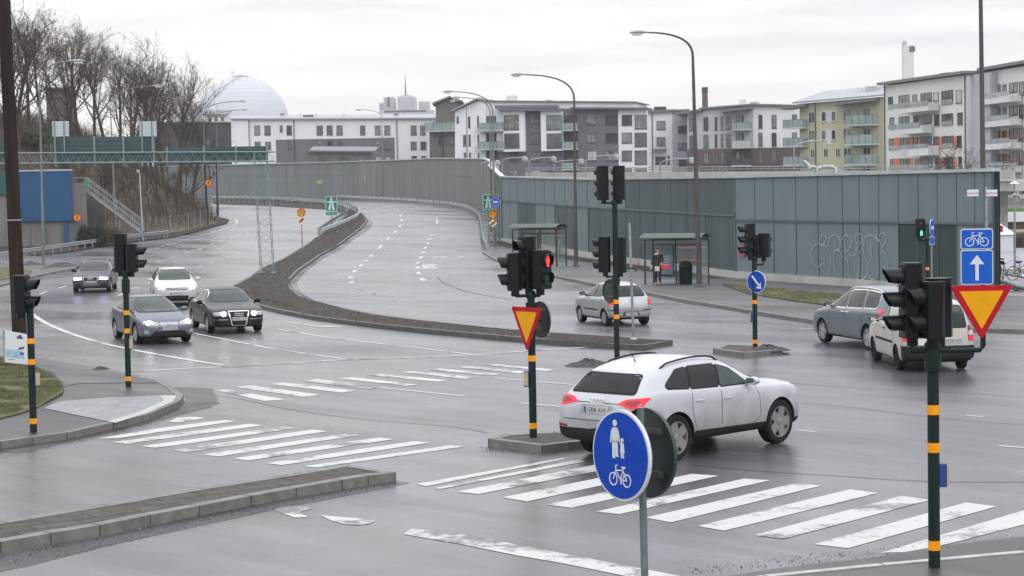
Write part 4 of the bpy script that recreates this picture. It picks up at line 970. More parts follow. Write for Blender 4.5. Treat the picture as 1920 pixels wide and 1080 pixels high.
for i, row in enumerate(rows):
    for j, r_ in enumerate(row): GW(Gb, *r_, bars=0 if j in (0, 2, 4, 6) else 2, pane='panel' if (i == 0 and j in (4, 6)) else 'pane')
for yy, y2 in ((750, 838), (898, 982)):
    for a, b in ((819,860),(933,957),(992,1009),(1141,1163),(1246,1267)): (p, q) = c6(a, yy-(a-819)*.02, b, y2-(a-819)*.02); Gb.box('orange_panel', 'orange', *p, *q, .003, .06)
for x0, y0, x1, y1 in ((940,515,1145,568),(930,668,1100,722),(1000,825,1145,878)): (p, q) = c6(x0, y0, x1, y1); Gb.box('balcony', 'cream', *p, *q, .13, 1.6)
for x0, y0, x1, y1 in ((858,500,1145,535),(858,650,1090,685),(865,800,1145,828),(865,952,1145,978),(1158,480,1240,512),(1160,632,1240,662),(1165,790,1245,820),(1170,950,1245,972)):
    (p, q) = c6(x0, y0, x1, y1); Gb.box('balustrade', 'greyglass', *p, *q, .14 if x1-x0 < 100 else 1.62, .18 if x1-x0 < 100 else 1.66)
Gb.pipe(1811, 142, 320, o=.15); Gb.pipe(1660, 160, 330, o=.15)
Gb.box('chimney', 'darker', 1734, 137, 1749, 144, -4, -2)
q = Gb.mb()
for x in range(1662, 1812, 6): u, z = Gb.pl.uz(x, 158-(x-1659)*.136); q.tube([Gb.pl.pt(u, z+.2, -.5), Gb.pl.pt(u, z+.5, -.5)], .025, 4)
q.build('snow_guard', B['framed'], Gb.t)
Hb = Bld('white apartment block with orange panels at the right edge', 1845, 246, 1960, 226, -1)
Hb.wall(1845, 136, 1960, 117, m='cream', depth=12); Hb.roofslab(1843, 133, 1962, 113, over=.8, depth=12, th=.35)
K7 = px2(1460, 60, 3.789)
for i, y in enumerate((388, 552, 715, 880)):
    pn_ = 'panel' if i == 0 else 'pane'
    GW(Hb, 1470, y, 1502, y+95, bars=0, pane=pn_); GW(Hb, 1528, y-14, 1578, y+55); GW(Hb, 1592, y-16, 1620, y+45, bars=0); GW(Hb, 1640, y-30, 1700, y+40, bars=1); GW(Hb, 1710, y-35, 1742, y+60, bars=0); GW(Hb, 1760, y-40, 1830, y+40)
    (p, q) = c6(1525, y+75, 1735, y+118); Hb.box('balcony', 'cream', *p, *q, .13, 1.6); (p, q) = c6(1525, y+42, 1735, y+72); Hb.box('balustrade', 'greyglass', *p, *q, 1.62, 1.66)
    if i > 1:
        for a, b in ((1503,1527),(1579,1591),(1621,1639),(1701,1709)): (p, q) = c6(a, y-10, b, y+85); Hb.box('orange_panel', 'orange', *p, *q, .003, .06)
for x in (1868, 1888, 1912): Hb.win(x, 340, x+14, 362); Hb.win(x, 385, x+14, 410); Hb.box('orange_panel', 'orange', x+15, 340, x+19, 362, .003, .06); Hb.box('orange_panel', 'orange', x-5, 385, x-1, 412, .003, .06)
Hb.box('chimney', 'darker', 1910, 104, 1925, 117, -3, -1)
# chimneys rising behind
t = thing('chimney', 'slim brown factory chimney behind the brick block', 'chimney', (*at_px(1324, 420), 3)); mb = MB(); z1 = P(1324, 164, 420).z-3; mb.lathe([(.75, 0), (.6, z1), (.45, z1), (.4, z1-1)], 16); mb.build('shaft', mat('sooty_brick', (.10, .08, .065), .8), t)
mb = MB(); mb.lathe([(.62, z1-1.2), (.66, z1-.6), (.66, z1+.05), (.5, z1+.05)], 16); mb.build('rim', B['darker'], t)
t = thing('chimney', 'square white chimney tower behind the white block', 'chimney', (*at_px(1704, 330), 3)); zc = P(1704, 86, 330).z-3
mb = MB(); mb.box(-.85, .85, -.8, .8, -3, zc); mb.build('shaft', B['cream'], t); mb = MB(); mb.box(-.8, -.25, -.4, .4, zc+.002, zc+.8); mb.build('flue', B['greyblue'], t)
mb = MB(); mb.box(.15, 1.05, -.95, .3, zc-1.0, zc-.1); mb.build('equipment_box', B['roofd'], t)
# distant towers
tp = P(757, 180, 950)
for x0, x1, y, l, Yt in ((711,723,193,'low pale far tower on the left of the cluster',960),(719,739,182,'pale far tower block with dark glass strip',950),(745,778,181,'widest pale far tower block carrying the tall mast',940),(785,804,190,'pale far tower block right of the mast tower',955)):
    b = Bld(l, x0, Yt, x1, Yt, 4, name='tower_block', group='distant tower blocks'); b.wall(x0, y, x1, y, m='tower', depth=18)
    for k in range(5):
        yy = y+4+k*6; b.box('window_band', 'greyblue', x0+1, yy, x1-1, yy+2.2, .01, .1)
    if '719' in str(x0): b.box('glass_strip', 'roofd', 726, y, 731, y+18, .12, .3)
    if x0 == 745:
        b.box('mast_base', 'orange', 757, 176, 763, 181, -5, -4); q = b.mb(); u, z = b.pl.uz(759.5, 177)
        q.tube([b.pl.pt(u, z-2, -4.5), b.pl.pt(u, z+9, -4.5)], [.35, .12], 6)
        for k in range(4): q.tube([b.pl.pt(u-.8+.1*k, z+1.5+k*1.2, -4.5), b.pl.pt(u+.8-.1*k, z+1.5+k*1.2, -4.5)], .08, 4)
        q.build('mast', B['framed'], b.t); b.box('penthouse', 'tower', 750, 178, 772, 182, -8, -3)
b = Bld('broad low pale block under the far towers', 700, 900, 815, 900, 4, name='tower_block', group='distant tower blocks'); b.wall(712, 206, 813, 206, m='tower', depth=10); b.win(720, 207, 800, 210, bars=12)
# great white dome
Yd = 2430.0; c = P(454, 232, Yd); Rr_ = 87.5*Yd/F_PX
t = thing('arena_dome', 'huge white spherical arena rising behind the bare trees', 'dome', (c.x, c.y, c.z-Rr_))
M['dome'] = mat('dome_panels', (.47, .485, .51), .5); brickify_ok = True
mb = MB(); prof = [(Rr_*math.sin(R(a)), Rr_-Rr_*math.cos(R(a))) for a in range(30, 181, 3)]; mb.lathe(prof, 72); dm = mb.build('shell', M['dome'], t, smooth=True)
mb = MB()
for a in range(33, 177, 6): r_ = Rr_*math.sin(R(a))+.15; h = Rr_-Rr_*math.cos(R(a)); mb.lathe([(r_, h-.12), (r_+.1, h), (r_, h+.12)], 72)
for k in range(48):
    a = 2*math.pi*k/48; mb.tube([((Rr_+.1)*math.sin(R(q))*math.cos(a), (Rr_+.1)*math.sin(R(q))*math.sin(a), Rr_-Rr_*math.cos(R(q))) for q in range(60, 178, 6)], .07, 3)
mb.build('panel_seams', mat('dome_seam', (.43, .445, .475), .5), t)
mb = MB(); mb.lathe([(9, Rr_*2-.8), (9.5, Rr_*2+.4), (8, Rr_*2+.4), (8, Rr_*2-.2)], 40); mb.lathe([(3, Rr_*2), (3, Rr_*2+1.6), (.1, Rr_*2+1.8)], 16)
for k in range(10): a = 2*math.pi*k/10; mb.tube([(7*math.cos(a), 7*math.sin(a), Rr_*2-.5), (7*math.cos(a), 7*math.sin(a), Rr_*2+1.6)], .2, 4)
mb.build('roof_ring', B['roofd'], t)
# dark sheet building on the slope and a far house beyond
b = Bld('dark sheet clad shed on the slope left of the white block', 372, 392, 436, 392, 6, name='shed'); b.wall(290, 232, 437, 231, m='darker', depth=12); b.roofslab(289, 231.5, 438, 230.5, over=.4, depth=12, th=.25)
b.box('door', 'roofd', 380, 262, 392, 290, .01, .1); b.pipe(434.5, 233, 300)
b = Bld('small pale house with a brown roof on the hilltop below the dome', 378, 420, 428, 420, 10, name='house', cat='house'); b.wall(385, 217, 424, 217, m='cream', depth=8); b.roofslab(381, 217, 428, 217, over=.5, depth=5, th=.3, m='roofd', rise=1.0)
for x in (390, 402, 414): b.win(x, 220, x+6, 226)
b = Bld('dark green portable hut among the trees on the hilltop', 80, 215, 132, 215, 9, name='hut'); b.wall(86, 168, 120, 168, m='brown', depth=6); b.win(92, 174, 100, 184); b.win(106, 174, 114, 184); b.roofslab(84, 167.5, 122, 167.5, over=.4, depth=6, th=.2)
# elevated roadway behind the wall
t = thing('viaduct', 'pale concrete viaduct parapet running behind the noise wall', 'viaduct', (*at_px(1000, 186), 0)); a, b2 = at_px(985, 186), at_px(1900, 150); pl = Plane(a, b2)
inv = Matrix.Translation((-t.location.x, -t.location.y, 0)); za = pl.uz(1000, 323)[1]; zb2 = pl.uz(1850, 320)[1]
mb = MB(); mb.M = inv; mb.obox(pl.pt(0, za-.75, 0), pl.u*pl.L+Vector((0, 0, zb2-za)), pl.n*-.3, (0, 0, .75)); mb.obox(pl.pt(0, za-1.6, -.31), pl.u*pl.L+Vector((0, 0, zb2-za)), pl.n*-7, (0, 0, .8)); mb.build('parapet', M['concl'], t)
mb = MB(); mb.M = inv
for k in (.2, .4): mb.tube([pl.pt(0, za+k, -.1), pl.pt(pl.L, zb2+k, -.1)], .03, 4)
for i in range(70): u = pl.L*i/69; z = za+(zb2-za)*i/69; mb.tube([pl.pt(u, z, -.1), pl.pt(u, z+.4, -.1)], .018, 4)
mb.build('railing', M['gsteel'], t)
for i in range(6):
    mb = MB(); mb.M = inv; u = pl.L*(i+.5)/6; mb.obox(pl.pt(u, -1, -2.5), pl.u*.9, pl.n*-2.5, (0, 0, za-.62+(zb2-za)*(i+.5)/6)); mb.build('pier', M['conc'], t)
# silver duct pipes
t = thing('duct', 'fat silver ventilation pipes on the roof behind the wall', 'duct', P(1545, 318, 140)); inv = Matrix.Translation(-t.location)
Y = 140
def q_(x, y, dy=0): p = P(x, y, Y); p.y += dy; return p
mb = MB(); mb.M = inv; mb.tube([q_(1512,302,1), q_(1516,306,.6), q_(1519,312,.2), q_(1520,318)], .11, 10, 0); mb.tube([q_(1520,314.5), q_(1526,312), q_(1531,315), q_(1532,330)], .13, 12); mb.tube([q_(1536,316,.5), q_(1548,312.5,.5), q_(1562,312.5,.5), q_(1568,316,.4), q_(1569,330,.3)], .14, 12)
mb.build('pipe', mat('dull_aluminium', (.34, .36, .38), .45, metal=.5), t, smooth=True); mb = MB(); mb.M = inv
for x, y in ((1521,316),(1545,313),(1555,312.6)): mb.lathe([(.15, -.04), (.17, 0), (.15, .04)], 14, o=q_(x, y, .5), ax=(1, 0, 0))
mb.build('clamp', M['gsteel'], t)
# ================================================================== VEHICLES
def carpaint(name, col, metal=.0, dirt=.3, ct=.5, sp_=.5):
    m = mat(name, col, .36, metal=metal, coat=ct, spec=sp_); t = m.node_tree; b = t.nodes['Principled BSDF']
    b.inputs['Coat Roughness'].default_value = .06
    tcn = t.nodes.new('ShaderNodeTexCoord'); sp = t.nodes.new('ShaderNodeSeparateXYZ'); t.links.new(tcn.outputs['Object'], sp.inputs[0])
    n = t.nodes.new('ShaderNodeTexNoise'); n.inputs['Scale'].default_value = 3.5; n.inputs['Detail'].default_value = 7; t.links.new(tcn.outputs['Object'], n.inputs['Vector'])
    # road grime splashed up from the wheels: wear belonging to the body itself
    ma = t.nodes.new('ShaderNodeMath'); ma.operation = 'MULTIPLY_ADD'; t.links.new(n.outputs[0], ma.inputs[0]); ma.inputs[1].default_value = .9; ma.inputs[2].default_value = -.05
    sb = t.nodes.new('ShaderNodeMath'); sb.operation = 'SUBTRACT'; t.links.new(ma.outputs[0], sb.inputs[0]); t.links.new(sp.outputs['Z'], sb.inputs[1])
    r = t.nodes.new('ShaderNodeMapRange'); r.inputs['From Min'].default_value = -.60; r.inputs['From Max'].default_value = .15; r.inputs['To Min'].default_value = 0; r.inputs['To Max'].default_value = dirt
    t.links.new(sb.outputs[0], r.inputs['Value'])
    x = t.nodes.new('ShaderNodeMix'); x.data_type = 'RGBA'; x.inputs[6].default_value = (*col, 1); x.inputs[7].default_value = (.16, .145, .13, 1); t.links.new(r.outputs[0], x.inputs[0]); t.links.new(x.outputs[2], b.inputs['Base Color'])
    mr = t.nodes.new('ShaderNodeMapRange'); mr.inputs['To Min'].default_value = ct; mr.inputs['To Max'].default_value = .1; t.links.new(r.outputs[0], mr.inputs['Value']); t.links.new(mr.outputs[0], b.inputs['Coat Weight'])
    return m
M['trim'] = mat('car_trim', (.010, .010, .011), .6, spec=.25); M['arch'] = mat('wheel_arch_liner', (.006, .006, .006), .9)
M['cglass'] = mat('car_glass', (.018, .028, .027), .08, spec=.22, var=.5, vs=1.6, col2=(.05, .068, .064)); M['cglassd'] = mat('tinted_car_glass', (.008, .010, .012), .07, spec=.22)
M['rim'] = mat('alloy', (.40, .40, .41), .35, metal=.6); M['rimd'] = mat('dirty_alloy', (.24, .235, .23), .45, metal=.4)
M['tail'] = mat('tail_lamp', (.25, .004, .012), .2); M['tailon'] = mat('lit_tail_lamp', (.35, .004, .012), .2, emit=(1, .015, .04), es=.45)
M['tailw'] = mat('clear_lamp', (.5, .45, .45), .2, coat=1); M['amber'] = mat('lit_indicator', (.9, .3, .02), .2, emit=(1, .45, .05), es=5)
M['headg'] = mat('headlamp_glass', (.32, .34, .37), .08, coat=1); M['headw'] = mat('lit_headlamp', (1, .9, .8), .2, emit=(1, .86, .78), es=7); M['headp'] = mat('lit_xenon', (.8, .75, 1), .2, emit=(.60, .50, 1), es=3.2)
M['plate'] = mat('licence_plate', (.45, .45, .44), .4); M['platet'] = mat('plate_text', (.04, .045, .06), .5); M['plateb'] = mat('plate_blue', (.02, .05, .3), .4)
def text_mesh(txt, size, name, material, parent, Mx, ext=.001, align='CENTER'):
    cu = bpy.data.curves.new('txt', 'FONT'); cu.body = txt; cu.size = size; cu.extrude = ext; cu.align_x = align; cu.align_y = 'CENTER'; cu.resolution_u = 2
    to = bpy.data.objects.new('txt', cu); COL.objects.link(to); dg = bpy.context.evaluated_depsgraph_get(); dg.update()
    me = bpy.data.meshes.new_from_object(to.evaluated_get(dg)); bpy.data.objects.remove(to); me.name = name
    me.transform(Mx); me.materials.clear(); me.materials.append(material)
    o = bpy.data.objects.new(name, me); COL.objects.link(o)
    if parent is not None: o.parent = parent
    return o
def frameM(o, u, v):
    u, v = Vector(u), Vector(v); n = u.cross(v); m = Matrix.Identity(4)
    for i in range(3): m[i][0] = u[i]; m[i][1] = v[i]; m[i][2] = n[i]; m[i][3] = Vector(o)[i]
    return m
def interp(tab, x):
    if x >= tab[0][0]: return tab[0][1:]
    for a, b in zip(tab, tab[1:]):
        if x >= b[0]:
            f = (a[0]-x)/(a[0]-b[0]+1e-9); return tuple(p+(q-p)*f for p, q in zip(a[1:], b[1:]))
    return tab[-1][1:]
def make_car(label, cat, pos, th, spec, name='car', group=None, scale=1.0):
    s = spec; wb, W, H, r = s['wb'], s['W'], s['H'], s['r']; xf = wb/2+s['fo']; xr = -(wb/2+s['ro']); hw = W/2
    t = thing(name, label, cat, (pos[0], pos[1], zt(pos[1])+.004), R(th), group); t.scale = (scale,)*3
    zl0 = s.get('zl', .24)
    st = s['st']          # rows: x, zlow, zbelt, ztop, w factor, roof half width factor
    rows = []
    for x, zl, zb, zt_, wf, rf in st: rows.append((x, zl, zb, zt_, hw*wf, hw*rf))
    def ring(x, zl, zb, zt_, w, wr):
        tt = zt_-zb; e = min(.055, .35*tt); pts = [(0, zl), (.62*w, zl), (.92*w, zl+.015), (.985*w, zl+.11), (w, zl+(zb-zl)*.36), (w*.998, zl+(zb-zl)*.62), (.985*w, zl+(zb-zl)*.84), (.955*w, zb-.012), (.915*w, zb+min(.02, tt*.2))]
        bx = .915*w; pts += [(bx+(wr-bx)*.30+.012, zb+tt*.32), (bx+(wr-bx)*.66+.016, zb+tt*.66), (wr, zt_-e*1.1), (wr-.075, zt_-e*.25), (wr*.55, zt_), (0, zt_+.008)]
        return pts
    me = bpy.data.meshes.new('body'); V = []; F = []; N = 0
    for x, zl, zb, zt_, w, wr in rows:
        p = ring(x, zl, zb, zt_, w, wr); full = [(x+(0), y, z) for y, z in p]+[(x, -y, z) for y, z in p[-2:0:-1]]
        N = len(full); V += full
    # round the nose / tail in plan: pull the sides back
    for ri in range(len(rows)-1):
        for j in range(N): F.append([ri*N+j, ri*N+(j+1) % N, (ri+1)*N+(j+1) % N, (ri+1)*N+j])
    for ri, rev in ((0, 1), (len(rows)-1, 0)):
        ce = len(V); x = rows[ri][0]; zc = (rows[ri][1]+rows[ri][2])/2; V.append((x, 0, zc))
        # inner ring for a flat cap
        base = len(V)
        for j in range(N): vx, vy, vz = V[ri*N+j]; V.append((x+(.012 if rev else -.012), vy*.6, zc+(vz-zc)*.6))
        for j in range(N):
            F.append([ri*N+j, ri*N+(j+1) % N, base+(j+1) % N, base+j]); F.append([base+j, base+(j+1) % N, ce])
    me.from_pydata(V, [], F); bm = bmesh.new(); bm.from_mesh(me); bmesh.ops.recalc_face_normals(bm, faces=bm.faces)
    cl = bm.edges.layers.float.get('crease_edge') or bm.edges.layers.float.new('crease_edge')
    bm.verts.ensure_lookup_table()
    for e_ in bm.edges:
        i, j = e_.verts[0].index, e_.verts[1].index
        if max(i, j) < len(rows)*N and (i % N) == (j % N) and (i % N) in (8, N-8): e_[cl] = .35
        if max(i, j) < len(rows)*N and (i//N) == (j//N) and (i//N) in (1, len(rows)-2): e_[cl] = .2
    bm.to_mesh(me); bm.free()
    tmp = bpy.data.objects.new('tmp', me); COL.objects.link(tmp); ss = tmp.modifiers.new('s', 'SUBSURF'); ss.levels = 2; ss.render_levels = 2
    ra = r+.045; cuts = []
    for sx in (wb/2, -wb/2):
        for sy in (1, -1):
            cm = MB(); cm.lathe([(0, 0), (ra, 0), (ra, .42), (0, .42)], 40, o=(sx, sy*(hw+.08), r), ax=(0, -sy, 0)); c = cm.build('cut', M['arch']); cuts.append(c)
            b = tmp.modifiers.new('b', 'BOOLEAN'); b.object = c; b.operation = 'DIFFERENCE'; b.solver = 'EXACT'
    dg = bpy.context.evaluated_depsgraph_get(); dg.update(); me2 = bpy.data.meshes.new_from_object(tmp.evaluated_get(dg)); bpy.data.objects.remove(tmp)
    for c in cuts: bpy.data.objects.remove(c)
    me2.materials.clear()
    for m_ in (s['paint'], M['trim'], M['arch']): me2.materials.append(m_)
    dark = s.get('clad', zl0+.07)
    for p in me2.polygons:
        c = p.center; k = 0
        for sx in (wb/2, -wb/2):
            d2 = math.hypot(c.x-sx, c.z-r)
            if d2 < ra+.004 and abs(abs(c.y)-hw) < .6 and (p.normal.y*c.y < .35*abs(c.y)) and d2 > ra*.0 and (abs(d2-ra) < .02 or abs(abs(c.y)-(hw-.34)) < .02): k = 2
        if k == 0 and (c.z < dark or p.normal.z < -.75): k = 1
        if k == 0 and s.get('bumper') and c.z < s['bumper'] and c.x < xr+.25: k = 1
        p.material_index = k; p.use_smooth = True
    try: me2.set_sharp_from_angle(angle=R(35))
    except Exception: pass
    me2.name = 'body'; body = bpy.data.objects.new('body', me2); COL.objects.link(body); body.parent = t
    bm = bmesh.new(); bm.from_mesh(me2); bvh = BVHTree.FromBMesh(bm); bm.free()
    def patch(nm, poly, axis, off, mats, rr=.03, step=.05, parent=t, mirror=False, edge=.006, build=True, mbo=None):
        """project a closed 2D outline on the body; axis: 'L','R' side (x,z), 'F','B' ends (y,z), 'T' top (x,y)"""
        poly = round_poly(poly, rr) if rr else poly
        w = densify([Vector(p) for p in poly], step)
        if area2(w) < 0: w = w[::-1]
        x0, x1 = min(p.x for p in w), max(p.x for p in w); y0, y1 = min(p.y for p in w), max(p.y for p in w); g = []
        if min(x1-x0, y1-y0) > step*1.3:
            yy = y0+step/2
            while yy < y1:
                xx = x0+step/2
                while xx < x1:
                    if inside_poly((xx, yy), w): g.append(Vector((xx, yy)))
                    xx += step
                yy += step
        res = delaunay_2d_cdt(w+g, [], [list(range(len(w)))], 1, 1e-5); out = []
        D = {'L': (Vector((0, -1, 0)), lambda a, b: (a, 3, b)), 'R': (Vector((0, 1, 0)), lambda a, b: (a, -3, b)), 'F': (Vector((-1, 0, 0)), lambda a, b: (5, a, b)), 'B': (Vector((1, 0, 0)), lambda a, b: (-5, a, b)), 'T': (Vector((0, 0, -1)), lambda a, b: (a, b, 4))}[axis]
        for v in res[0]:
            h = bvh.ray_cast(Vector(D[1](v[0], v[1])), D[0])
            out.append((h[0]+h[1]*off, h[1]) if h[0] is not None else None)
        m_ = mbo or MB()
        for f in res[2]:
            if all(out[i] for i in f): m_.face([out[i][0] for i in f], 0 if mbo is None else None)
        if mbo is not None: return None
        # rim wall so that the patch has thickness
        n = len(w)
        inv_ = [None]*n
        for i in range(n): inv_[i] = i
        for i in range(n):
            a, b = out[i], out[(i+1) % n]
            if a and b: m_.face([a[0], b[0], b[0]-b[1]*(off+edge), a[0]-a[1]*(off+edge)])
        return m_.build(nm, mats, parent, smooth=True) if m_.f else None
    def side(nm, poly, mats, off=.005, **k):
        return [patch(nm, poly, 'L', off, mats, **k), patch(nm, poly, 'R', off, mats, **k)]
    def ends(nm, poly, ax, mats, off=.005, both=True, **k):
        o = [patch(nm, poly, ax, off, mats, **k)]
        if both: o.append(patch(nm, [(-y, z) for y, z in poly], ax, off, mats, **k))
        return o
    def grow(poly, d):
        c = sum((Vector(p) for p in poly), Vector((0, 0)))/len(poly); out = []
        for p in poly:
            v = Vector(p)-c; out.append((p[0]+math.copysign(d, v.x), p[1]+math.copysign(d, v.y)))
        return out
    for nm, poly, tint in s['side_win']:
        side('window_trim', grow(poly, .022), s.get('wintrim', M['trim']), off=.003, rr=.05)
        side(nm, poly, M['cglassd'] if tint else M['cglass'], off=.0075, rr=.04)
    if s.get('dlo'): side('window_surround', s['dlo'], M['trim'], off=.0018, rr=.06)
    for nm, poly, ax in s['end_win']:
        patch('window_trim', grow(poly, .025), ax, .003, M['trim'], rr=.08); patch(nm, poly, ax, .0075, M['cglass'] if ax == 'F' or not s.get('tintrear') else M['cglassd'], rr=.07)
    gp_ = MB()
    for ln in s['gaps']:
        patch('', chain(ln, .011), 'L', .0022, None, rr=0, step=.06, mbo=gp_); patch('', chain(ln, .011), 'R', .0022, None, rr=0, step=.06, mbo=gp_)
    for ln, ax in s.get('egaps', ()): patch('', chain(ln, .011), ax, .0022, None, rr=0, step=.06, mbo=gp_)
    gp_.build('panel_gap', M['arch'], t)
    for nm, poly, ax, m_, off in s['end_parts']: ends(nm, poly, ax, M[m_] if isinstance(m_, str) else m_, off=off, rr=s.get('lr', .03), step=.035)
    for nm, poly, ax, m_, off in s['mid_parts']: ends(nm, poly, ax, M[m_] if isinstance(m_, str) else m_, off=off, both=False, rr=.03, step=.035)
    for nm, poly, m_, off in s.get('side_parts', ()): side(nm, poly, M[m_] if isinstance(m_, str) else m_, off=off, rr=.015, step=.05)
    # handles
    for x, z in s['handles']:
        for sy in (1, -1):
            h = bvh.ray_cast(Vector((x, sy*3, z)), Vector((0, -sy, 0)))
            if h[0] is not None:
                q = MB(); y = h[0].y; q.tube([(x-.09, y, z), (x-.07, y+sy*.028, z+.004), (x+.07, y+sy*.028, z+.004), (x+.09, y, z)], .014, 8); q.build('door_handle', s.get('handle', s['paint']), t, smooth=True)
    # mirrors
    mxx, mz = s['mirror']
    for sy in (1, -1):
        h = bvh.ray_cast(Vector((mxx, sy*3, mz)), Vector((0, -sy, 0)))
        y = h[0].y if h[0] is not None else sy*hw*.9
        q = MB(); q.tube([(mxx, y-sy*.03, mz), (mxx-.01, y+sy*.07, mz+.02)], .03, 8)
        n = 12; prof = [(.0, .02), (.03, .85), (.09, 1), (.15, .93), (.18, .5)]
        rings = []
        for dx, k in prof:
            rings.append([q.vert((mxx+.10-dx, y+sy*(.14)+.115*k*math.cos(2*math.pi*j/n), mz+.065+.075*k*math.sin(2*math.pi*j/n))) for j in range(n)])
        for a, b in zip(rings, rings[1:]):
            for j in range(n): q.f.append([a[j], a[(j+1) % n], b[(j+1) % n], b[j]]); q.mi.append(0)
        q.f.append(rings[-1][:]); q.mi.append(0)
        w_ = q.build('wing_mirror', s.get('mirrorm', s['paint']), t, smooth=True)
        g = MB(); g.prism(rrect(.17, .11, .03), 0, .004, o=(mxx-.082, y+sy*.14, mz+.065), u=(0, 1, 0), v=(0, 0, 1), n=(-1, 0, 0)); g.build('mirror_glass', M['chrome'], w_)
    # wheels
    proto = None
    for sx in (wb/2, -wb/2):
        for sy in (1, -1):
            wx = MB(); tw = s.get('tw', .22)
            prof = [(r*.68, -tw/2+.01), (r*.74, -tw/2), (r*.93, -tw/2+.005), (r*.99, -tw/2+.03), (r, -tw/2+.05), (r, tw/2-.05), (r*.99, tw/2-.03), (r*.93, tw/2-.005), (r*.74, tw/2), (r*.68, tw/2-.01), (r*.65, 0), (r*.68, -tw/2+.01)]
            wx.lathe(prof, 40, ax=(0, 1, 0)); w_ = wx.build('wheel', M['rubber'], t, smooth=True)
            w_.location = (sx, sy*(hw-.02-tw/2), r); rr_ = MB(); R1 = r*.71
            yo = sy*(tw/2-.012)
            rr_.lathe([(R1, yo), (R1*1.02, yo+sy*.006), (R1*.93, yo+sy*.004), (R1*.90, yo-sy*.03), (R1*.88, yo-sy*.12)], 40, ax=(0, 1, 0), k=0)
            rr_.lathe([(R1*.89, yo-sy*.11), (.001, yo-sy*.11)], 32, ax=(0, 1, 0), k=1)
            ns = s.get('spokes', 5); nsp = ns
            for k in range(nsp):
                a = 2*math.pi*k/nsp+s.get('spin', .3)*(1+.7*sx*sy); ca, sa = math.cos(a), math.sin(a); wd = s.get('sw', .05)
                u = Vector((ca, 0, sa)); v = Vector((-sa, 0, ca))
                for (h0, h1) in (((0, .5) if s.get('split') else (0, 0)),):
                    o0 = u*.02+Vector((0, yo-sy*.012, 0)); o1 = u*R1*.93+Vector((0, yo-sy*.002, 0)); back = Vector((0, -sy*.03, 0))
                    w0, w1 = v*wd*.62, v*wd*.5
                    A = [o0-w0, o0+w0, o1+w1*1.25, o1-w1*1.25]; Bk = [p+back for p in A]
                    rr_.face(A, 0); rr_.face(Bk, 0)
                    for i in range(4): rr_.face([A[i], A[(i+1) % 4], Bk[(i+1) % 4], Bk[i]], 0)
            rr_.lathe([(.001, yo+sy*.004), (.05, yo+sy*.004), (.06, yo-sy*.004), (.062, yo-sy*.03)], 20, ax=(0, 1, 0), k=0)
            if s.get('cap'): rr_.lathe([(.001, yo+sy*.0), (R1*.5, yo+sy*.003), (R1*.9, yo-sy*.012)], 30, ax=(0, 1, 0), k=0)
            rr_.build('rim', [s.get('rimm', M['rim']), M['blackm']], w_, smooth=True)
    # roof rails / antenna
    if s.get('rails'):
        xa, xb, yy = s['rails']
        for sy in (1, -1):
            pts = []
            for i in range(11):
                f = i/10; x = xa+(xb-xa)*f; h = bvh.ray_cast(Vector((x, sy*yy, 4)), Vector((0, 0, -1))); z = h[0].z if h[0] is not None else H
                pts.append((x, sy*yy, z+(.0 if i in (0, 10) else .045)))
            q = MB(); q.tube(pts, .016, 8); q.build('roof_rail', s.get('railm', M['trim']), t, smooth=True)
    q = MB(); ax_ = s.get('ant', xr+1.0); h = bvh.ray_cast(Vector((ax_, 0, 4)), Vector((0, 0, -1)))
    if h[0] is not None: q.tube([h[0], h[0]+Vector((-.03, 0, .05)), h[0]+Vector((-.10, 0, .16))], [.012, .006, .003], 6); q.build('antenna', M['trim'], t)
    # plates
    for ax, y, z, txt, wid in s['plates']:
        sg = 1 if ax == 'F' else -1; h = bvh.ray_cast(Vector((sg*5, y, z)), Vector((-sg, 0, 0)))
        if h[0] is None: continue
        X = h[0].x+sg*.014; q = MB(); u = Vector((0, sg, 0)); q.prism(rrect(wid, .11, .012), -.03, .004, o=(X, y, z), u=u, v=(0, 0, 1), n=(sg, 0, 0)); pl_ = q.build('licence_plate', M['plate'], t)
        q = MB(); q.prism([(-wid/2+.004, -.05), (-wid/2+.045, -.05), (-wid/2+.045, .05), (-wid/2+.004, .05)], .005, .006, o=(X, y, z), u=u, v=(0, 0, 1), n=(sg, 0, 0)); q.build('country_strip', M['plateb'], pl_)
        text_mesh(txt, .105, 'plate_characters', M['platet'], pl_, frameM((X+sg*.006, y+sg*.02, z), u, (0, 0, 1)))
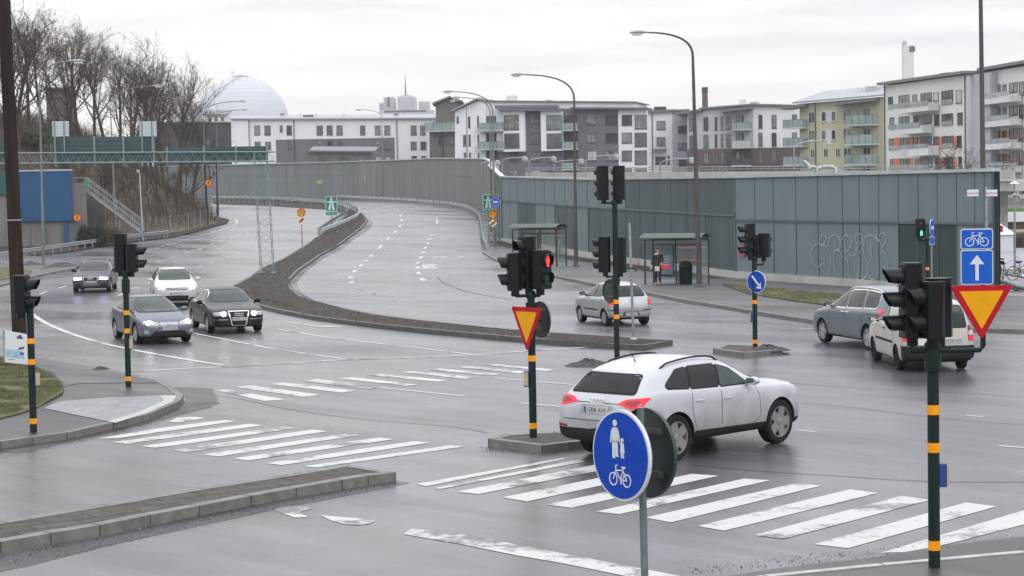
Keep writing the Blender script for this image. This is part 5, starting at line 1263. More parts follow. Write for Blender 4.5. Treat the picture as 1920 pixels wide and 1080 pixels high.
    # badge
    if s.get('badge'):
        for kind, ax, z, sc in s['badge']:
            sg = 1 if ax == 'F' else -1; h = bvh.ray_cast(Vector((sg*5, 0, z)), Vector((-sg, 0, 0)))
            if h[0] is None: continue
            X = h[0].x+sg*.03; q = MB()
            def tor(cy, cz, rad, th_):
                q.tube([(X, cy+rad*math.cos(a), cz+rad*math.sin(a)) for a in [2*math.pi*i/20 for i in range(21)]], th_, 6, cap=False)
            if kind == 'rings':
                for i in range(4): tor((i-1.5)*.072*sc, z, .045*sc, .0075*sc)
            elif kind == 'circle':
                tor(0, z, .065*sc, .009*sc)
                for a, b in (((-.04, .05), (-.015, -.05)), ((-.015, -.05), (0, -.01)), ((0, -.01), (.015, -.05)), ((.015, -.05), (.04, .05)), ((-.022, .055), (0, .01)), ((0, .01), (.022, .055))):
                    q.tube([(X, a[0]*sc, z+a[1]*sc), (X, b[0]*sc, z+b[1]*sc)], .006*sc, 5)
            elif kind == 'letter':
                for a, b in (((-.035, .04), (-.025, -.04)), ((.035, .04), (.025, -.04)), ((-.03, 0), (.03, 0))): q.tube([(X, a[0]*sc, z+a[1]*sc), (X, b[0]*sc, z+b[1]*sc)], .008*sc, 5)
                pts = [(X, y*sc, z+zz_*sc) for y, zz_ in ((-.055, .05), (.055, .05), (.042, -.05), (-.042, -.05), (-.055, .05))]; q.tube(pts, .005*sc, 5)
            elif kind == 'oval':
                q.tube([(X, .06*sc*math.cos(a), z+.04*sc*math.sin(a)) for a in [2*math.pi*i/20 for i in range(21)]], .006*sc, 6, cap=False)
                q.tube([(X, .03*sc*math.cos(a), z+.038*sc*math.sin(a)) for a in [2*math.pi*i/20 for i in range(21)]], .005*sc, 6, cap=False)
            q.build('emblem', M['chrome'], t, smooth=True)
    for fn in s.get('extra', ()): fn(t, bvh, patch)
    return t
def lamp_disc(x, y, z, rad, m, nm='headlight_beam', ax=(1, 0, 0)):
    def f(t, bvh, patch):
        for sy in ((1, -1) if y else (1,)):
            h = bvh.ray_cast(Vector((5, sy*y, z)), Vector((-1, 0, 0)))
            if h[0] is None: continue
            q = MB(); q.lathe([(.001, .03), (rad*.7, .026), (rad, .012), (rad*1.02, -.02)], 20, o=h[0], ax=(1, 0, .1)); q.build(nm, M[m], t, smooth=True)
    return f
# --- white SUV
wh = carpaint('white_paint', (.40, .41, .44), 0, .75, .8, .5)
suv = dict(wb=2.81, W=1.90, H=1.65, r=.385, fo=.77, ro=.95, zl=.30, clad=.44, paint=wh, tw=.25, spokes=5, sw=.13, rimm=M['rimd'], tintrear=True, bumper=.56,
 st=[(2.175,.36,.60,.66,.66,.56),(2.14,.32,.78,.87,.83,.66),(2.02,.29,.92,1.00,.93,.71),(1.85,.27,.99,1.08,.98,.74),(1.4,.27,1.02,1.13,1.0,.76),(.98,.27,1.045,1.19,1.0,.78),(.80,.27,1.045,1.24,1.0,.77),(.45,.27,1.08,1.42,1.0,.71),(.12,.27,1.10,1.57,1.0,.67),(-.25,.27,1.11,1.64,1.0,.66),(-.75,.27,1.12,1.65,1.0,.65),(-1.25,.27,1.14,1.61,1.0,.63),(-1.62,.27,1.15,1.55,.985,.61),(-1.86,.28,1.14,1.50,.965,.59),(-2.04,.30,1.11,1.32,.95,.66),(-2.2,.33,1.05,1.12,.93,.74),(-2.33,.36,.90,.96,.90,.76),(-2.36,.40,.74,.78,.80,.68)],
 side_win=[('side_window',[(.60,1.125),(.20,1.385),(-.10,1.47),(-.20,1.135)],0),('side_window',[(-.26,1.14),(-.18,1.485),(-.85,1.49),(-.97,1.16)],1),('side_window',[(-1.03,1.165),(-.92,1.485),(-1.20,1.455),(-1.56,1.26),(-1.54,1.20)],1)],
 end_win=[('windshield',[(-.66,1.16),(.66,1.16),(.56,1.53),(-.56,1.53)],'F'),('rear_window',[(-.68,1.15),(.68,1.15),(.56,1.42),(-.56,1.42)],'B')],
 gaps=[[(.72,1.10),(.80,.90),(.82,.55),(.60,.42)],[(-.23,1.12),(-.25,.50)],[(-.99,1.14),(-1.02,.80),(-.93,.50)],[(.60,.42),(-.90,.42)]], egaps=[([(-.78,.985),(.78,.985)],'B'),([(-.70,.70),(.70,.70)],'B')],
 end_parts=[('taillight',[(.42,.985),(.56,1.06),(.87,1.095),(.86,.955),(.74,.915)],'B','tailon',.010),('taillight_core',[(.56,.99),(.62,1.035),(.83,1.055),(.82,.985),(.74,.955)],'B','tail',.014),('reflector',[(.62,.56),(.86,.58),(.86,.62),(.62,.60)],'B','tail',.006),('headlight',[(.45,.80),(.80,.84),(.80,.94),(.50,.90)],'F','headg',.008)],
 mid_parts=[('grille',[(-.42,.45),(.42,.45),(.38,.86),(-.38,.86)],'F','trim',.006),('plate_recess',[(-.36,.80),(.36,.80),(.33,.95),(-.33,.95)],'B',mat('recess_grey', (.26,.25,.24), .7),.004),('rear_bumper_trim',[(-.80,.33),(.80,.33),(.82,.50),(-.82,.50)],'B','trim',.006)],  # plate recess patch is a greyer tone than the body paint
 side_parts=[('sill',[(1.0,.36),(-.95,.36),(-.95,.46),(1.0,.43)],'trim',.006)],
 handles=[(-.08,.93),(-.82,.95)], mirror=(.53,1.10), rails=(.05,-1.45,.60), dlo=[(.60,1.125),(.20,1.385),(-.14,1.485),(-.85,1.495),(-1.20,1.46),(-1.55,1.27),(-1.53,1.19)], plates=[('B',0,.87,'GBK 614',.50)], badge=[('rings','B',1.02,1.0)])
make_car('white sport utility car turning across the junction beyond the blue round sign', 'car', (3.05, 34.62), 46, suv, 'suv', scale=1.03)
# --- dark saloon
saloon = dict(wb=2.84, W=1.855, H=1.46, r=.33, fo=.93, ro=1.15, zl=.22, paint=carpaint('black_paint', (.006, .007, .012), 0, .04, .22, .22), spokes=10, sw=.035, wintrim=M['chrome'],
 st=[(2.35,.28,.58,.62,.66,.56),(2.31,.24,.66,.72,.80,.64),(2.18,.21,.74,.80,.91,.69),(1.9,.2,.82,.87,.97,.71),(1.42,.2,.87,.93,.995,.73),(1.0,.2,.90,.985,1,.75),(.82,.2,.905,1.03,1,.74),(.42,.2,.92,1.24,1,.68),(.08,.2,.93,1.39,1,.63),(-.3,.2,.94,1.45,1,.62),(-.75,.2,.95,1.455,1,.62),(-1.15,.2,.96,1.40,1,.62),(-1.5,.2,.965,1.25,.995,.65),(-1.8,.21,.96,1.08,.985,.70),(-2.1,.22,.94,1.01,.96,.72),(-2.4,.25,.88,.95,.90,.70),(-2.53,.28,.76,.80,.82,.62),(-2.56,.34,.66,.70,.70,.55)],
 side_win=[('side_window',[(.66,.97),(.20,1.27),(-.05,1.35),(-.28,1.37),(-.28,.98)],0),('side_window',[(-.35,.985),(-.35,1.37),(-.9,1.34),(-1.10,1.0)],0),('side_window',[(-1.16,1.0),(-.98,1.31),(-1.40,1.12),(-1.48,1.03)],0)],
 end_win=[('windshield',[(-.62,1.02),(.62,1.02),(.53,1.36),(-.53,1.36)],'F'),('rear_window',[(-.58,1.10),(.58,1.10),(.52,1.33),(-.52,1.33)],'B')],
 gaps=[[(.74,.95),(.80,.80),(.80,.36)],[(-.31,.96),(-.31,.36)],[(-1.12,.98),(-1.16,.75),(-1.02,.5)]], egaps=[([(-.62,.70),(-.55,.86)],'F'),([(.62,.70),(.55,.86)],'F')],
 end_parts=[('headlight',[(.40,.62),(.80,.60),(.83,.72),(.42,.74)],'F','headg',.008),('air_intake',[(.42,.30),(.78,.32),(.78,.42),(.42,.42)],'F','trim',.004),('taillight',[(.45,.78),(.82,.80),(.82,.92),(.5,.92)],'B','tail',.008),('bumper_strip',[(.36,.475),(.84,.475),(.84,.49),(.36,.49)],'F','chrome',.006)],
 mid_parts=[('grille_frame',[(-.24,.27),(.24,.27),(.355,.76),(-.355,.76)],'F','chrome',.008),('grille',[(-.215,.295),(.215,.295),(.325,.735),(-.325,.735)],'F','trim',.014)],
 handles=[(-.18,.86),(-1.0,.88)], mirror=(.58,.93), mirrorm=M['blackm'], dlo=[(.62,.98),(.2,1.26),(-.2,1.365),(-.9,1.335),(-1.42,1.1),(-1.44,1.03)], plates=[('F',0,.50,'WBP 213',.52)], badge=[('rings','F',.64,1.0)],
 extra=[lamp_disc(0,.50,.665,.085,'headw')])
make_car('black saloon with a tall chrome framed grille and lit headlights', 'car', (-9.82, 67.43), 289, saloon)
# --- grey blue hatchback with the low nose
hatch = dict(wb=2.635, W=1.765, H=1.46, r=.325, fo=.88, ro=.74, zl=.2, paint=carpaint('blue_grey_paint', (.085, .10, .135), .3, .25, .35, .4), spokes=7, sw=.06, lr=.05,
 st=[(2.19,.24,.50,.56,.66,.50),(2.15,.2,.60,.66,.84,.58),(2.0,.18,.69,.76,.93,.62),(1.75,.18,.76,.84,.98,.64),(1.32,.18,.83,.94,1,.66),(1.0,.18,.87,1.02,1,.66),(.6,.18,.90,1.20,1,.62),(.25,.18,.92,1.34,1,.59),(-.05,.18,.94,1.42,1,.575),(-.45,.18,.95,1.46,1,.57),(-.95,.18,.97,1.44,1,.57),(-1.35,.19,.99,1.37,.995,.58),(-1.65,.2,1.0,1.22,.985,.62),(-1.85,.22,.99,1.08,.96,.66),(-2.0,.26,.88,.94,.92,.68),(-2.06,.34,.72,.76,.82,.6)],
 side_win=[('side_window',[(.80,.95),(.40,1.20),(.05,1.34),(-.30,1.37),(-.38,.99)],0),('side_window',[(-.45,1.0),(-.38,1.37),(-.9,1.35),(-1.25,1.15),(-1.3,1.05)],1)],
 end_win=[('windshield',[(-.68,.98),(.68,.98),(.52,1.37),(-.52,1.37)],'F'),('rear_window',[(-.55,1.10),(.55,1.10),(.5,1.3),(-.5,1.3)],'B')],
 gaps=[[(.86,.95),(.88,.72),(.82,.34)],[(-.40,.97),(-.42,.36)],[(-1.05,.97),(-1.1,.7),(-.98,.5)]],
 end_parts=[('headlight',[(.30,.595),(.46,.585),(.80,.64),(.76,.74),(.34,.69)],'F','headg',.008),('fog_lamp',[(.62,.34),(.78,.36),(.76,.47),(.66,.45)],'F','headg',.008)],
 mid_parts=[('grille',[(-.29,.585),(.29,.585),(.30,.68),(-.30,.68)],'F',mat('clear_grille', (.35,.37,.4), .15, coat=1),.009),('air_intake',[(-.62,.26),(.62,.26),(.48,.42),(-.48,.42)],'F','trim',.005)],
 handles=[(-.22,.92)], mirror=(.74,.95), plates=[('F',0,.50,'OMS 028',.52)], badge=[('letter','F',.64,1.0)],
 extra=[lamp_disc(0,.60,.655,.10,'headw')])
make_car('grey blue hatchback with a steep windscreen and bright headlights behind the banded post', 'car', (-11.59, 63.14), 295, hatch)
# --- far dark estate with purple white lamps
def estate_st(H=1.50, nose=0.0):
    return [(2.29,.28,.60,.64,.68,.56),(2.25,.24,.69,.74,.84,.64),(2.12,.21,.77,.83,.93,.69),(1.85,.2,.85,.90,.98,.71),(1.4,.2,.90,.96,1,.73),(.98,.2,.93,1.02,1,.75),(.8,.2,.935,1.07,1,.74),(.42,.2,.95,1.28,1,.68),(.1,.2,.96,H-.07,1,.64),(-.3,.2,.97,H-.01,1,.63),(-.8,.2,.98,H,1,.63),(-1.3,.2,.99,H-.03,1,.62),(-1.75,.21,1.0,H-.09,.985,.61),(-2.0,.22,1.0,H-.22,.97,.63),(-2.2,.25,.98,1.08,.94,.70),(-2.36,.3,.84,.9,.9,.72),(-2.4,.36,.68,.72,.78,.62)]
far = dict(wb=2.81, W=1.84, H=1.50, r=.34, fo=.88, ro=1.0, zl=.22, paint=carpaint('dark_grey_paint', (.028, .030, .040), .1, .15, .25, .3), spokes=6, sw=.06,
 st=estate_st(),
 side_win=[('side_window',[(.62,.99),(.2,1.30),(-.1,1.40),(-.24,1.40),(-.24,1.0)],0),('side_window',[(-.31,1.0),(-.31,1.40),(-.98,1.40),(-1.05,1.02)],1),('side_window',[(-1.12,1.03),(-1.08,1.39),(-1.5,1.34),(-1.78,1.1)],1)],
 end_win=[('windshield',[(-.64,1.05),(.64,1.05),(.55,1.40),(-.55,1.40)],'F'),('rear_window',[(-.58,1.10),(.58,1.10),(.5,1.35),(-.5,1.35)],'B')],
 gaps=[[(.74,.97),(.80,.8),(.8,.36)],[(-.28,.98),(-.28,.36)],[(-1.08,1.0),(-1.12,.75),(-1.0,.5)]],
 end_parts=[('headlight',[(.40,.64),(.80,.62),(.83,.74),(.42,.77)],'F','headp',.008),('air_intake',[(.45,.30),(.78,.32),(.76,.43),(.48,.42)],'F','trim',.004)],
 mid_parts=[('grille_frame',[(-.30,.40),(.30,.40),(.355,.78),(-.355,.78)],'F','rimd' if 0 else 'rim',.006),('grille',[(-.27,.42),(.27,.42),(.325,.755),(-.325,.755)],'F','trim',.012)],
 side_parts=[('cladding',[(.9,.24),(-.9,.24),(-.9,.36),(.9,.34)],'trim',.006)],
 handles=[(-.15,.90),(-.95,.92)], mirror=(.56,.97), mirrorm=M['blackm'], dlo=[(.6,1.0),(.2,1.29),(-.2,1.39),(-1.05,1.39),(-1.5,1.33),(-1.74,1.1)], plates=[('F',0,.53,'NDX 305',.52)], badge=[('rings','F',.70,.9)], rails=(.1,-1.5,.56), railm=M['rim'])
make_car('dark grey estate car with violet white headlights, farthest of the oncoming cars', 'car', (-20.52, 97.17), 276, far)
# --- white estate
west = dict(far); west.update(dict(wb=2.58, W=1.79, fo=.90, ro=1.05, r=.32, paint=carpaint('white_paint_b', (.46, .47, .49), 0, .3), st=[(x*.985, a, b, c, d, e) for x, a, b, c, d, e in estate_st(1.49)],
 end_parts=[('headlight',[(.38,.66),(.78,.68),(.80,.80),(.46,.74)],'F','headg',.008),('air_intake',[(.50,.28),(.76,.30),(.76,.38),(.50,.36)],'F','trim',.004)],
 mid_parts=[('grille',[(-.40,.665),(.40,.665),(.42,.745),(-.42,.745)],'F','trim',.006),('grille_bar',[(-.39,.70),(.39,.70),(.39,.712),(-.39,.712)],'F','chrome',.014),('air_intake',[(-.42,.27),(.42,.27),(.48,.44),(-.48,.44)],'F','trim',.006)],
 side_parts=[], plates=[('F',0,.52,'XMJ 027',.52)], badge=[('circle','F',.705,1.0)], railm=M['rim'], mirrorm=None, extra=[lamp_disc(0,.55,.715,.045,'headw'), lamp_disc(0,.66,.73,.045,'headw')]))
west['mirrorm'] = west['paint']
make_car('white estate car with roof rails half hidden behind the grey blue hatchback', 'car', (-14.45, 84.2), 283, west, scale=1.04)
# --- silver small hatchback seen from behind
small = dict(wb=2.37, W=1.66, H=1.50, r=.29, fo=.72, ro=.55, zl=.2, paint=carpaint('silver_paint', (.36, .38, .40), .45, .3), cap=True, spokes=7, sw=.05, rimm=M['rimd'],
 st=[(1.90,.26,.58,.62,.68,.52),(1.86,.22,.70,.76,.86,.60),(1.72,.2,.80,.86,.94,.64),(1.45,.19,.87,.93,.985,.66),(1.18,.19,.90,.99,1,.67),(.95,.19,.92,1.08,1,.66),(.6,.19,.935,1.30,1,.62),(.3,.19,.95,1.43,1,.60),(-.1,.19,.96,1.49,1,.595),(-.6,.19,.97,1.50,1,.59),(-1.05,.19,.985,1.465,1,.585),(-1.3,.2,.985,1.42,.99,.58),(-1.46,.22,.98,1.28,.975,.60),(-1.60,.24,.96,1.06,.955,.66),(-1.70,.28,.80,.86,.93,.72),(-1.745,.34,.64,.68,.80,.64)],
 side_win=[('side_window',[(.78,.99),(.46,1.25),(.22,1.36),(-.12,1.39),(-.17,1.0)],0),('side_window',[(-.25,1.0),(-.22,1.39),(-.72,1.39),(-.88,1.03)],0),('side_window',[(-.95,1.04),(-.84,1.38),(-1.16,1.33),(-1.26,1.08)],0)],
 end_win=[('windshield',[(-.58,1.05),(.58,1.05),(.5,1.38),(-.5,1.38)],'F'),('rear_window',[(-.57,1.04),(.57,1.04),(.49,1.36),(-.49,1.36)],'B')],
 gaps=[[(.84,.97),(.86,.8),(.84,.34)],[(-.21,.98),(-.21,.36)],[(-.90,1.0),(-.92,.75),(-.8,.5)]], egaps=[([(-.62,.50),(.62,.50)],'B'),([(-.66,.52),(-.66,.98)],'B'),([(.66,.52),(.66,.98)],'B')],
 end_parts=[('taillight',[(.63,.72),(.79,.74),(.79,.94),(.66,.97)],'B','tailon',.01),('bumper_strip',[(.45,.54),(.80,.54),(.80,.575),(.45,.575)],'B','trim',.008)],
 mid_parts=[('plate_recess',[(-.32,.37),(.32,.37),(.28,.49),(-.28,.49)],'B',M['trim'],.003)],
 side_parts=[('rub_strip',[(.68,.52),(-.68,.52),(-.68,.565),(.68,.565)],'trim',.012)],
 handles=[(-.08,.84),(-.78,.86)], mirror=(.70,1.0), mirrorm=M['trim'], dlo=[(.76,1.0),(.46,1.24),(.2,1.35),(-.7,1.38),(-1.14,1.32),(-1.22,1.08)], plates=[('B',0,.42,'TRK 482',.48)], badge=[('oval','B',.90,.8)], extra=[])
make_car('small silver hatchback driving away behind the tall thin post', 'car', (3.41, 67.17), 109, small, scale=.96)
# --- grey blue people carrier
mpv = dict(wb=2.92, W=1.90, H=1.74, r=.345, fo=.93, ro=1.0, zl=.22, paint=carpaint('steel_blue_paint', (.125, .16, .19), .3, .2, .4, .4), spokes=5, sw=.11, wintrim=M['chrome'],
 st=[(2.39,.28,.62,.66,.68,.52),(2.35,.24,.76,.82,.84,.60),(2.2,.22,.86,.93,.93,.65),(1.9,.21,.94,1.02,.98,.68),(1.46,.21,1.0,1.12,1,.70),(1.15,.21,1.03,1.22,1,.70),(.75,.21,1.05,1.44,1,.66),(.4,.21,1.06,1.60,1,.635),(0,.21,1.07,1.70,1,.63),(-.6,.21,1.08,1.73,1,.63),(-1.2,.21,1.09,1.72,1,.63),(-1.8,.21,1.10,1.68,1,.62),(-2.12,.22,1.10,1.60,.985,.61),(-2.26,.24,1.08,1.42,.97,.64),(-2.38,.28,1.04,1.14,.95,.72),(-2.46,.34,.84,.9,.92,.74),(-2.48,.4,.7,.74,.8,.64)],
 side_win=[('side_window',[(1.0,1.09),(.60,1.38),(.30,1.53),(.08,1.58),(.02,1.11)],0),('side_window',[(-.08,1.11),(-.04,1.59),(-.95,1.62),(-1.03,1.14)],0),('side_window',[(-1.13,1.15),(-1.07,1.62),(-1.80,1.57),(-1.92,1.28),(-1.85,1.17)],0)],
 end_win=[('windshield',[(-.66,1.15),(.66,1.15),(.55,1.6),(-.55,1.6)],'F'),('rear_window',[(-.64,1.14),(.64,1.14),(.54,1.56),(-.54,1.56)],'B')],
 gaps=[[(1.05,1.06),(1.06,.85),(1.0,.36)],[(-.03,1.08),(-.03,.36)],[(-1.08,1.1),(-1.10,.8),(-1.02,.45)]], egaps=[([(-.75,.62),(.75,.62)],'B')],
 end_parts=[('taillight',[(.62,.93),(.90,.95),(.92,1.12),(.70,1.14)],'B','tailon',.012),('indicator',[(.70,.90),(.89,.91),(.89,.97),(.72,.96)],'B','amber',.018),('headlight',[(.45,.76),(.82,.80),(.82,.92),(.5,.86)],'F','headg',.008)],
 mid_parts=[('grille',[(-.4,.66),(.4,.66),(.4,.75),(-.4,.75)],'F','trim',.006)],
 side_parts=[('slide_rail',[(-1.15,.985),(-2.1,.985),(-2.1,1.0),(-1.15,1.0)],'trim',.004),('wrap_lamp',[(-2.30,.93),(-2.42,.93),(-2.40,1.10),(-2.22,1.12)],'tailon',.012)],
 handles=[(.10,.98),(-.20,.98)], handle=M['chrome'], mirror=(.95,1.08), mirrorm=M['trim'], rails=(.3,-1.9,.60), railm=M['chrome'], dlo=[(.97,1.1),(.6,1.37),(.25,1.54),(-1.0,1.615),(-1.78,1.56),(-1.88,1.28),(-1.82,1.17)], plates=[('B',0,.80,'LPA 771',.5)], badge=[('circle','B',1.0,.9)])
make_car('grey blue people carrier with chrome roof rails and a lit indicator', 'car', (10.3, 56.16), 106, mpv)
# --- white van
def van_text(t, bvh, patch):
    h = bvh.ray_cast(Vector((-5, .28, .78)), Vector((1, 0, 0)))
    if h[0] is not None:
        q = MB(); q.prism(rrect(.62, .15, .01), 0, .004, o=(h[0].x-.016, .28, .76), u=(0, -1, 0), v=(0, 0, 1), n=(-1, 0, 0)); st_ = q.build('sticker', M['swhite'], t)
        text_mesh('mil', .17, 'sticker_text', M['sred'], st_, frameM((h[0].x-.022, .24, .77), (0, -1, 0), (0, 0, 1)))
van = dict(wb=2.68, W=1.80, H=1.83, r=.315, fo=.88, ro=.84, zl=.22, paint=carpaint('van_white', (.44, .425, .39), 0, .4), spokes=5, sw=.1, rimm=M['blackm'], tw=.2, bumper=.66,
 st=[(2.22,.30,.64,.68,.70,.56),(2.18,.26,.78,.84,.86,.64),(2.05,.23,.90,.97,.95,.68),(1.8,.22,.99,1.06,.985,.70),(1.34,.22,1.05,1.16,1,.72),(1.0,.22,1.08,1.32,1,.72),(.65,.22,1.10,1.56,1,.69),(.35,.22,1.11,1.72,1,.67),(0,.22,1.12,1.79,1,.665),(-.6,.22,1.12,1.82,1,.665),(-1.2,.22,1.12,1.83,1,.665),(-1.75,.22,1.12,1.81,1,.66),(-1.98,.23,1.12,1.77,1,.66),(-2.08,.24,1.11,1.62,.995,.69),(-2.14,.26,1.09,1.24,.985,.78),(-2.18,.30,.86,.92,.965,.82),(-2.2,.36,.7,.74,.88,.74)],
 side_win=[('side_window',[(.92,1.16),(.50,1.50),(.22,1.64),(-.02,1.67),(-.08,1.17)],0)],
 end_win=[('windshield',[(-.66,1.22),(.66,1.22),(.58,1.7),(-.58,1.7)],'F'),('rear_window',[(.08,1.12),(.70,1.12),(.60,1.64),(.08,1.66)],'B'),('rear_window',[(-.08,1.12),(-.70,1.12),(-.60,1.64),(-.08,1.66)],'B')],
 gaps=[[(.98,1.12),(1.0,.9),(.95,.36)],[(-.15,1.16),(-.15,.36)],[(-1.05,1.2),(-1.05,.36)]], egaps=[([(0,.70),(0,1.72)],'B')],
 end_parts=[('taillight',[(.74,.78),(.885,.78),(.885,1.17),(.74,1.17)],'B','tail',.010),('reversing_lamp',[(.75,.92),(.875,.92),(.875,1.03),(.75,1.03)],'B','tailw',.018),('brake_lamp',[(.75,.79),(.875,.79),(.875,.91),(.75,.91)],'B','tailon',.018),('headlight',[(.45,.78),(.80,.82),(.80,.96),(.5,.9)],'F','headg',.008)],
 mid_parts=[('grille',[(-.4,.7),(.4,.7),(.4,.8),(-.4,.8)],'F','trim',.006),('rear_bumper',[(-.86,.36),(.86,.36),(.88,.66),(-.88,.66)],'B','trim',.035)],
 side_parts=[('rub_strip',[(.92,.66),(-1.0,.66),(-1.0,.72),(.92,.72)],'trim',.012)],
 handles=[(.02,.98),(-.95,.98)], handle=M['trim'], mirror=(.88,1.10), mirrorm=M['trim'], plates=[('B',-.35,.78,'UZR 520',.5)], badge=[], extra=[van_text])
make_car('dirty white panel van braking behind the large signal post', 'van', (10.24, 49.8), 92, van, 'van', scale=.97)
# ================================================================== SIGNALS AND SIGNS
def T(x=0, y=0, z=0, rz=0): return Matrix.Translation((x, y, z)) @ Matrix.Rotation(R(rz), 4, 'Z')
M['hous'] = mat('signal_housing', (.005, .006, .008), .38, spec=.22)
M['lred'] = mat('unlit_red_lens', (.03, .006, .006), .25); M['lamb'] = mat('unlit_amber_lens', (.035, .02, .004), .25); M['lgrn'] = mat('unlit_green_lens', (.004, .028, .016), .25)
def head(t, x, y, z, yaw, n=3, lit=None, ped=False, s=1.0, vis=.23):
    """signal head; z = bottom of the housing; faces -y turned by yaw"""
    Mx = T(x, y, z, yaw) @ Matrix.Scale(s, 4); u = .29; h = n*u+.04
    q = MB(); q.M = Mx; q.prism(round_poly([(-.15, -.13), (.15, -.13), (.15, .04), (.09, .11), (-.09, .11), (-.15, .04)], .02, 3), 0, h, o=(0, 0, 0), u=(1, 0, 0), v=(0, 1, 0), n=(0, 0, 1))
    q.prism(circ(.07, 12), -.10, 0, u=(1, 0, 0), v=(0, 1, 0), n=(0, 0, 1)); q.prism(rrect(.27, .22, .05), h, h+.018, u=(1, 0, 0), v=(0, 1, 0), n=(0, 0, 1))
    for k in range(1, n): q.box(-.152, .152, -.134, .03, k*u+.012, k*u+.02)
    hd = q.build('signal_head', M['hous'], t, bevel=.006)
    lm = ['lred', 'lamb', 'lgrn'] if n == 3 else ['lred', 'lgrn']
    for k in range(n):
        zc = h-.02-u*(k+.5); v = MB(); v.M = Mx; ro, ri = .118, .112; nn = 20
        for i in range(nn):
            a0, a1 = R(-35+250*i/nn), R(-35+250*(i+1)/nn)
            def P_(r_, a, f): # the hood is longest on top
                top = .5+.5*math.sin(a); return (r_*math.cos(a), -.13-f*(vis*(.45+.55*top)), zc+r_*math.sin(a))
            v.face([P_(ro, a0, 0), P_(ro, a1, 0), P_(ro*.98, a1, 1), P_(ro*.98, a0, 1)]); v.face([P_(ri, a0, 0), P_(ri, a1, 0), P_(ri*.98, a1, 1), P_(ri*.98, a0, 1)])
            v.face([P_(ro*.98, a0, 1), P_(ro*.98, a1, 1), P_(ri*.98, a1, 1), P_(ri*.98, a0, 1)])
        v.build('visor', M['hous'], hd, smooth=True)
        l = MB(); l.M = Mx; l.lathe([(.001, .03), (.06, .026), (.10, .012), (.105, 0)], 20, o=(0, -.131, zc), ax=(0, -1, 0))
        on = lit is not None and lit[0] == k
        l.build('lens', M['blackm'] if (on and ped) else M[lm[k]], hd, smooth=True)
        if on:
            c = MB(); c.M = Mx; H_ = .17
            def fig(pts, w): c.prism(chain(pts, w), .035, .042, o=(0, -.131, zc))
            c.prism(circ(.017, 12, 0, .072), .035, .042, o=(0, -.131, zc)); fig([(0, .05), (0, -.012)], .05)
            if k == 0: fig([(-.012, 0), (-.012, -.085)], .022); fig([(.013, 0), (.013, -.085)], .022); fig([(-.033, .045), (-.033, -.02)], .014); fig([(.033, .045), (.033, -.02)], .014)
            else: fig([(0, 0), (-.035, -.085)], .024); fig([(0, 0), (.035, -.08)], .024); fig([(0, .045), (-.045, 0)], .015); fig([(0, .045), (.045, .01)], .015)
            c.build('lit_figure', M[lit[1]], hd)
    return hd
def bands(t, r, zs, h=.105):
    for z in zs: q = MB(); q.lathe([(r, z), (r+.003, z), (r+.003, z+h), (r, z+h)], 20); q.build('orange_band', M['orange'], t)
def button(t, x, y, z, yaw):
    q = MB(); q.M = T(x, y, z, yaw); q.box(-.05, .05, -.045, .055, -.14, .14); b = q.build('push_button_box', mat('button_blue', (.02, .05, .22), .4), t, bevel=.01)
    q = MB(); q.M = T(x, y, z, yaw); q.box(-.042, .042, -.06, -.046, -.12, .12); q.build('button_front', mat('button_face', (.42, .33, .20), .5), b, bevel=.004)
def poleobj(t, h, r=.068, z0=0, cap=True, m='pole'):
    q = MB(); q.lathe([(.001, z0-.1), (r, z0-.1), (r, h)] + ([(r*1.35, h), (r*1.35, h+.02), (r*1.3, h+.10), (r*.9, h+.13), (.001, h+.135)] if cap else [(.001, h)]), 20); return q.build('pole', M[m], t, smooth=True)
def collar(t, z, r=.068, h=.3):
    q = MB(); q.lathe([(r, z), (r+.03, z+.02), (r+.03, z+h-.02), (r, z+h)], 20)
    for k in range(3): q.lathe([(.012, 0), (.012, .012)], 8, o=(0, -(r+.03), z+h*(k+.5)/3), ax=(0, -1, 0)); 
    q.build('collar', M['pole'], t, smooth=True)
def arm(t, pts, r=.03, m='pole'):
    q = MB(); q.tube(pts, r, 10); return q.build('bracket_arm', M[m], t, smooth=True)
def SG(px, py, h=0.0): p = G(px, py, h); return p, p.y/F_PX     # foot, metres per pixel there
def yieldsign(t, x, y, z, yaw, w=.9, back=False):
    """z = centre of the top edge"""
    Mx = T(x, y, z, yaw); tri = [(-w/2, 0), (w/2, 0), (0, -w*.866)]
    q = MB(); q.M = Mx; q.prism(round_poly(tri, w*.075, 5), 0, .025, k=0); pl_ = q.build('sign_plate', M['sred'], t)
    c = Vector((0, -w*.2887)); tri2 = [tuple(c+(Vector(p)-c)*.70) for p in tri]
    q = MB(); q.M = Mx; q.prism(round_poly(tri2, w*.012, 2), .0262, .029); q.build('yellow_field', M['syel'], pl_)
    q = MB(); q.M = Mx; q.prism(round_poly([(p[0], p[1]) for p in tri], w*.075, 5), -.006, -.001); q.build('sign_back', M['sback'], pl_); return pl_
